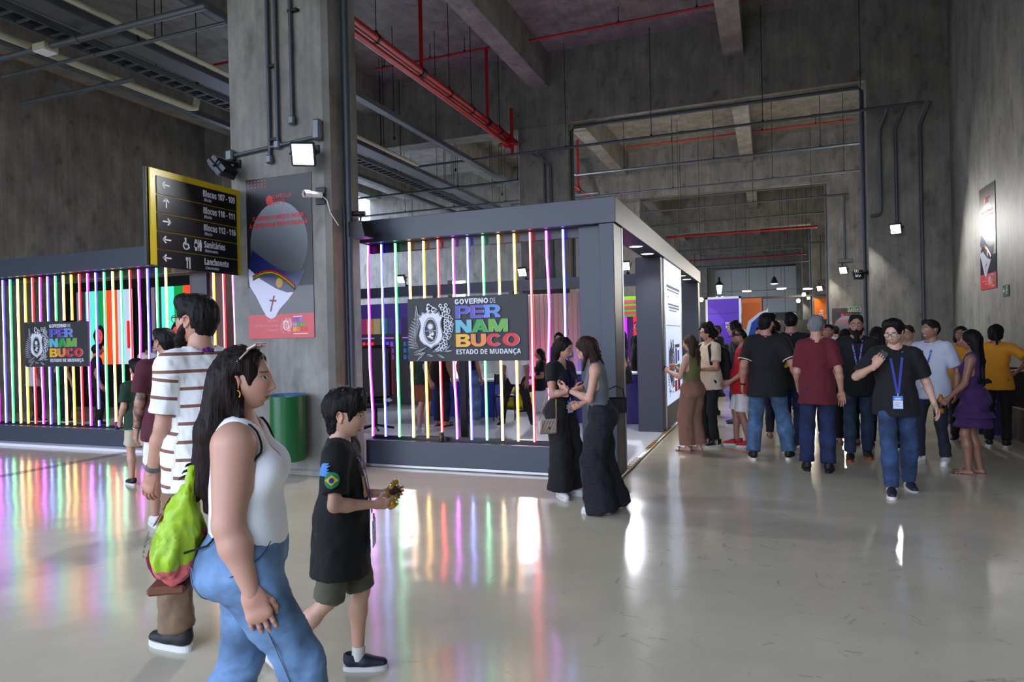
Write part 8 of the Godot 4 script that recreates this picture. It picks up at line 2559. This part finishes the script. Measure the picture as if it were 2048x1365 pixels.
	person({"label": "smiling man in pale grey polo shirt and white sneakers", "at": Vector3(1.77, 0, -9.1), "face": -38, "h": 1.71, "skin": Color(0.27, 0.135, 0.085), "w": 1.04, "cell": 0.014, "mouth": 0.003, "lf": [0.11, 0, -0.06, 0.3], "rf": [-0.10, 0, 0.13, -0.1], "lh": Vector3(0.09, -0.5, -0.02), "rh": Vector3(0.0, -0.45, 0.2), "head": [-20, -4, 0],
		"top": {"mat": M.polo_grey, "sleeve": 0.8, "hem": -0.12, "loose": 0.02, "polo": true}, "legs": {"kind": "trousers", "mat": M.trouser_navy}, "hair": {"kind": "short", "col": BLACK_HAIR, "vol": 0.002, "nape": -0.035}, "shoe_mat": M.shoe_white, "lanyard": {"low": 0.14}})
	person({"label": "woman with glasses in yellow T-shirt near the right wall", "at": Vector3(2.50, 0, -11.0), "face": -20, "h": 1.62, "fem": 1.0, "skin": BROWN_SKIN, "cell": 0.018, "top": {"mat": M.yellow_tee, "sleeve": 0.7}, "legs": {"kind": "trousers", "mat": M.trouser_black}, "hair": long_hair(BLACK_HAIR, 0.12), "glasses": M.frame_black, "shoe_mat": M.shoe_black})
	var y := person({"label": "person in yellow T-shirt with ponytail by the right wall, back turned", "at": Vector3(2.80, 0, -10.6), "face": 160, "h": 1.64, "fem": 1.0, "skin": BROWN_SKIN, "cell": 0.018, "rh": Vector3(0.08, -0.32, 0.05), "rp": Vector3(1, -0.2, -0.6), "top": {"mat": M.yellow_tee, "sleeve": 0.75}, "legs": {"kind": "trousers", "mat": M.trouser_black}, "hair": {"kind": "long", "col": BLACK_HAIR, "vol": 0.003, "strands": [[Vector3(0, 0.03, -0.09), Vector3(-0.03, -0.16, -0.2), 0.03, 0.018, Vector3(-0.01, 0.0, -0.19)]]}, "shoe_mat": M.shoe_black})
	var d := person({"label": "girl with very long black hair in purple dress, right foreground of the crowd", "at": Vector3(2.02, 0, -8.45), "face": -112, "h": 1.57, "fem": 1.0, "skin": Color(0.24, 0.11, 0.07), "arm": 0.92, "w": 0.92, "cell": 0.0135, "lf": [0.07, 0, 0.05, 0], "rf": [-0.07, 0, -0.04, 0], "lh": Vector3(0.06, -0.47, 0.22), "lk": "grip",
		"top": {"name": "dress_top", "mat": M.purple_dress, "sleeve": 0.0, "hem": 0.16, "tight": true, "loose": 0.006, "neck": 0.08, "fold": 0.004}, "legs": {"kind": "skirt", "mat": M.purple_dress, "len": 0.34, "flare": 0.23, "fold": 0.03}, "hair": long_hair(Color(0.13, 0.12, 0.13), 0.5, {"vol": 0.008}), "shoe": "sandal", "shoe_mat": mat("sandal_tan", Color(0.5, 0.38, 0.32), 0.5)})
	obj("ruffle", MB.new().lathe([Vector2(0.19, 0.0), Vector2(0.225, -0.06), Vector2(0.215, -0.065)], 26, d.P + Vector3(0, -0.14, 0.0), Basis().scaled(Vector3(1.0, 1, 0.86))), M.purple_dress, d.root)
	var X: Transform3D = d.root.transform * (d.hand0 as Transform3D)
	var o := thing("bottle", "small yellow and black bottle in the purple girl's hand", "bottle", X * Vector3(0.01, -0.09, 0.03), 0.3)
	obj("body", MB.new().lathe([Vector2(0, -0.10), Vector2(0.03, -0.10), Vector2(0.032, -0.02), Vector2(0.03, 0.06), Vector2(0.014, 0.085), Vector2(0.014, 0.10), Vector2(0, 0.10)], 14), mat("bottle_yellow", Color(0.65, 0.38, 0.02), 0.4), o)
	obj("label_band", MB.new().lathe([Vector2(0.0325, -0.05), Vector2(0.0325, 0.02)], 14), M.black, o)
	var n := 0
	for q in [[0.35, -14.6, 1.74, 178, "tee_black", "man in black far behind the globe shirt"], [1.35, -12.4, 1.66, 175, "tee_black", "dark-haired person in black far behind the bearded man"], [1.0, -14.6, 1.70, 170, "tee_maroon", "person in maroon far behind the bearded man"], [-0.3, -20.5, 1.75, 10, "beige", "distant person in cream by the purple banner"], [0.5, -21.0, 1.7, 30, "tee_black", "distant person in black in mid corridor"], [-1.35, -19.0, 1.62, -60, "pink_tee", "distant person in pink beside the bearded polo man"], [1.5, -18.0, 1.72, 190, "polo_grey", "distant person in grey near the right pier"]]:
		person({"label": q[5], "at": Vector3(q[0], 0, q[1]), "face": q[3], "h": q[2], "skin": [TAN, BROWN_SKIN, LIGHT_SKIN][n % 3], "cell": 0.022, "lf": [0.09, 0, 0.08, 0], "rf": [-0.09, 0, -0.08, 0], "top": {"mat": M[q[4]]}, "legs": {"kind": "jeans", "mat": M.jeans_dark}, "hair": {"kind": "short", "col": BLACK_HAIR, "vol": 0.004}, "shoe_mat": M.shoe_black})
		n += 1

func inside_people() -> void:
	var deck := 0.04
	person({"label": "girl with glasses and loose dark hair inside the stand behind the tubes", "at": Vector3(-3.50, deck, -11.5), "face": 5, "h": 1.64, "fem": 1.0, "skin": LIGHT_SKIN, "cell": 0.017, "top": {"mat": cloth("denim_top", Color(0.3, 0.36, 0.58)), "sleeve": 0.5}, "legs": {"kind": "jeans", "mat": M.jeans_mid}, "hair": long_hair(BLACK_HAIR, 0.3), "glasses": M.frame_black, "head": [0, 5, 8]})
	person({"label": "woman in black lace top resting on a white block inside the stand", "at": Vector3(-4.45, deck, -13.2), "face": -60, "h": 1.62, "fem": 1.0, "skin": TAN, "cell": 0.018, "crouch": 0.32, "lf": [0.08, 0, 0.36, 0], "rf": [-0.08, 0, 0.30, 0], "lh": Vector3(-0.05, -0.3, 0.26), "top": {"mat": M.tee_black, "sleeve": 0.6}, "legs": {"kind": "trousers", "mat": M.trouser_black}, "hair": long_hair(BLACK_HAIR, 0.28), "shoe_mat": M.shoe_black})
	tag(obj("seat_block", bx(Vector3(-4.35, deck + 0.26, -13.28), Vector3(0.42, 0.5, 0.42), 0.01), M.white), "white block seat under the woman in black lace", "seat")
	person({"label": "balding man in black T-shirt behind the purple counter", "at": Vector3(-2.36, deck, -13.1), "face": -38, "h": 1.84, "skin": LIGHT_SKIN, "fat": 0.03, "cell": 0.016, "top": {"mat": M.tee_black, "sleeve": 0.75}, "legs": {"kind": "jeans", "mat": M.jeans_dark}, "hair": {"kind": "short", "col": BLACK_HAIR, "vol": -0.008, "line": 0.05}, "shoe_mat": M.shoe_black})
	person({"label": "dark-haired person in yellow and purple bent over the counter", "at": Vector3(-2.70, deck, -12.95), "face": -20, "h": 1.55, "fem": 1.0, "skin": BROWN_SKIN, "cell": 0.018, "lean": 0.35, "top": {"mat": M.yellow_tee, "sleeve": 0.7}, "legs": {"kind": "jeans", "mat": M.trouser_black}, "hair": long_hair(BLACK_HAIR, 0.2), "shoe_mat": M.shoe_black})
	person({"label": "person standing at the counter's near side wearing black sandals", "at": Vector3(-2.28, deck, -10.9), "face": -75, "h": 1.66, "fem": 1.0, "skin": TAN, "cell": 0.018, "top": {"mat": M.tee_black, "sleeve": 0.6}, "legs": {"kind": "trousers", "mat": M.trouser_black}, "hair": long_hair(BLACK_HAIR, 0.2), "shoe": "sandal", "shoe_mat": M.black})
	person({"label": "man in white shirt and black trousers standing wide-legged behind the board", "at": Vector3(-4.18, deck, -11.05), "face": 12, "h": 1.72, "skin": BROWN_SKIN, "cell": 0.016, "crouch": 0.06, "lf": [0.27, 0, 0, 0.3], "rf": [-0.28, 0, 0, -0.3], "lh": Vector3(0.06, -0.5, 0.14), "lk": "flat", "lpalm": Vector3(0, 0, -1), "lean": 0.25, "top": {"mat": M.white_shorts, "sleeve": 0.8, "hem": -0.08}, "legs": {"kind": "trousers", "mat": M.trouser_black, "hemr": 0.05}, "hair": {"kind": "short", "col": BLACK_HAIR}, "shoe_mat": M.shoe_black})
	person({"label": "person in green shirt and brown shorts behind the board's left edge", "at": Vector3(-5.48, deck, -9.95), "face": 150, "h": 1.72, "skin": Color(0.5, 0.29, 0.2), "cell": 0.016, "lf": [0.09, 0, 0, 0], "rf": [-0.08, 0, 0.05, 0], "top": {"mat": M.green_tee, "sleeve": 0.8, "hem": -0.1}, "legs": {"kind": "shorts", "mat": cloth("brown_shorts", Color(0.48, 0.26, 0.14)), "len": 0.92}, "hair": {"kind": "short", "col": BLACK_HAIR}, "shoe_mat": M.shoe_white})
	person({"label": "person in dark jeans and sandals behind the board's emblem", "at": Vector3(-5.5, deck, -10.7), "face": 170, "h": 1.70, "skin": TAN, "cell": 0.018, "top": {"mat": M.tee_black}, "legs": {"kind": "jeans", "mat": M.jeans_dark}, "hair": {"kind": "short", "col": BLACK_HAIR}, "shoe": "sandal", "shoe_mat": M.black})
	person({"label": "person in wide light-blue jeans behind the board", "at": Vector3(-5.12, deck, -11.1), "face": 175, "h": 1.66, "fem": 1.0, "skin": TAN, "cell": 0.016, "lf": [0.09, 0, 0, 0.3], "rf": [-0.09, 0, 0, -0.2], "top": {"mat": M.tee_black, "hem": 0.02}, "legs": {"kind": "trousers", "mat": M.jeans_light, "thigh": 0.10, "kneer": 0.10, "hemr": 0.12, "rise": 0.13}, "hair": long_hair(BLACK_HAIR, 0.2), "shoe_mat": M.shoe_white})
	var k := 0
	for q in [[-13.78, -9.7, 170, "tee_black", "man in black shirt behind the small board in the left part"], [-14.5, -9.6, 160, "polo_grey", "person in pale shirt at the far left behind the tubes"], [-12.4, -9.4, 150, "tee_black", "person in black behind the broken blue tube"], [-11.6, -9.9, 200, "white_shorts", "person in white shirt near the screen portrait"], [-10.2, -10.2, 30, "tee_black", "person inside the left part, right of the bearded man's head"]]:
		person({"label": q[4], "at": Vector3(q[0], deck, q[1]), "face": q[2], "h": 1.68 - 0.03 * (k % 3), "skin": [TAN, BROWN_SKIN][k % 2], "cell": 0.02, "top": {"mat": M[q[3]]}, "legs": {"kind": "jeans", "mat": M.trouser_black}, "hair": {"kind": "short", "col": BLACK_HAIR, "vol": 0.004}, "shoe_mat": M.shoe_black})
		k += 1

func build_camera_and_light() -> void:
	var cam := Camera3D.new()
	cam.name = "camera"
	add_child(cam)
	cam.fov = rad_to_deg(2.0 * atan(682.5 / 1340.0))
	cam.far = 200.0
	cam.transform = Transform3D(Basis(Vector3.UP, 0.36704802) * Basis(Vector3.RIGHT, -0.00371054) * Basis(Vector3.BACK, -0.02252376), Vector3(0, 1.58, 0))
	cam.current = true
	var e := Environment.new()
	e.background_mode = Environment.BG_SKY
	var sm := ProceduralSkyMaterial.new()
	sm.sky_top_color = Color(0.72, 0.80, 0.95)
	sm.sky_horizon_color = Color(0.88, 0.90, 0.95)
	sm.ground_bottom_color = Color(0.26, 0.255, 0.25)
	sm.ground_horizon_color = Color(0.36, 0.36, 0.36)
	sm.sky_energy_multiplier = 1.0
	e.sky = Sky.new()
	e.sky.sky_material = sm
	e.background_energy_multiplier = 4.8
	e.tonemap_mode = Environment.TONE_MAPPER_LINEAR
	e.tonemap_exposure = 1.85
	e.sdfgi_enabled = true
	e.ssao_enabled = true
	e.ssil_enabled = true
	var we := WorldEnvironment.new()
	we.name = "world"
	we.environment = e
	add_child(we)

func _ready() -> void:
	build_camera_and_light()
	make_textures()
	make_materials()
	more_materials()
	build_setting()
	build_services()
	build_stand()
	build_signs()
	people()

func more_materials() -> void:
	mat("bounce_yard", Color(0.85, 0.84, 0.84), 0.8)  # pale so the added slab outside reflects skylight inward
	mat("white_panel", Color(0.72, 0.74, 0.74), 0.6)
	mat("flood_grey", Color(0.16, 0.19, 0.22), 0.4, 0.3)
	mat("flood_off", Color(0.25, 0.26, 0.28), 0.15)
	mat("board_grey", Color(0.13, 0.14, 0.155), 0.55)
	mat("sign_white", Color(0.82, 0.83, 0.86), 0.45)
	mat("sign_black", Color(0.008, 0.008, 0.012), 0.4)
	mat("post_red", Color(0.32, 0.18, 0.17), 0.5)
	mat("hazard_yellow", Color(0.8, 0.6, 0.03), 0.5)
	mat("print_grey", Color(0.35, 0.38, 0.5), 0.6)
	mat("print_dark", Color(0.62, 0.66, 0.8), 0.6)
	mat("plank", Color(0.62, 0.50, 0.44), 0.6)
	mat("plank_b", Color(0.55, 0.45, 0.41), 0.6)
	mat("poster_black", Color(0.012, 0.012, 0.018), 0.4)
	mat("cardboard", Color(0.20, 0.16, 0.12), 0.8)
	mat("tape", Color(0.26, 0.21, 0.15), 0.5)
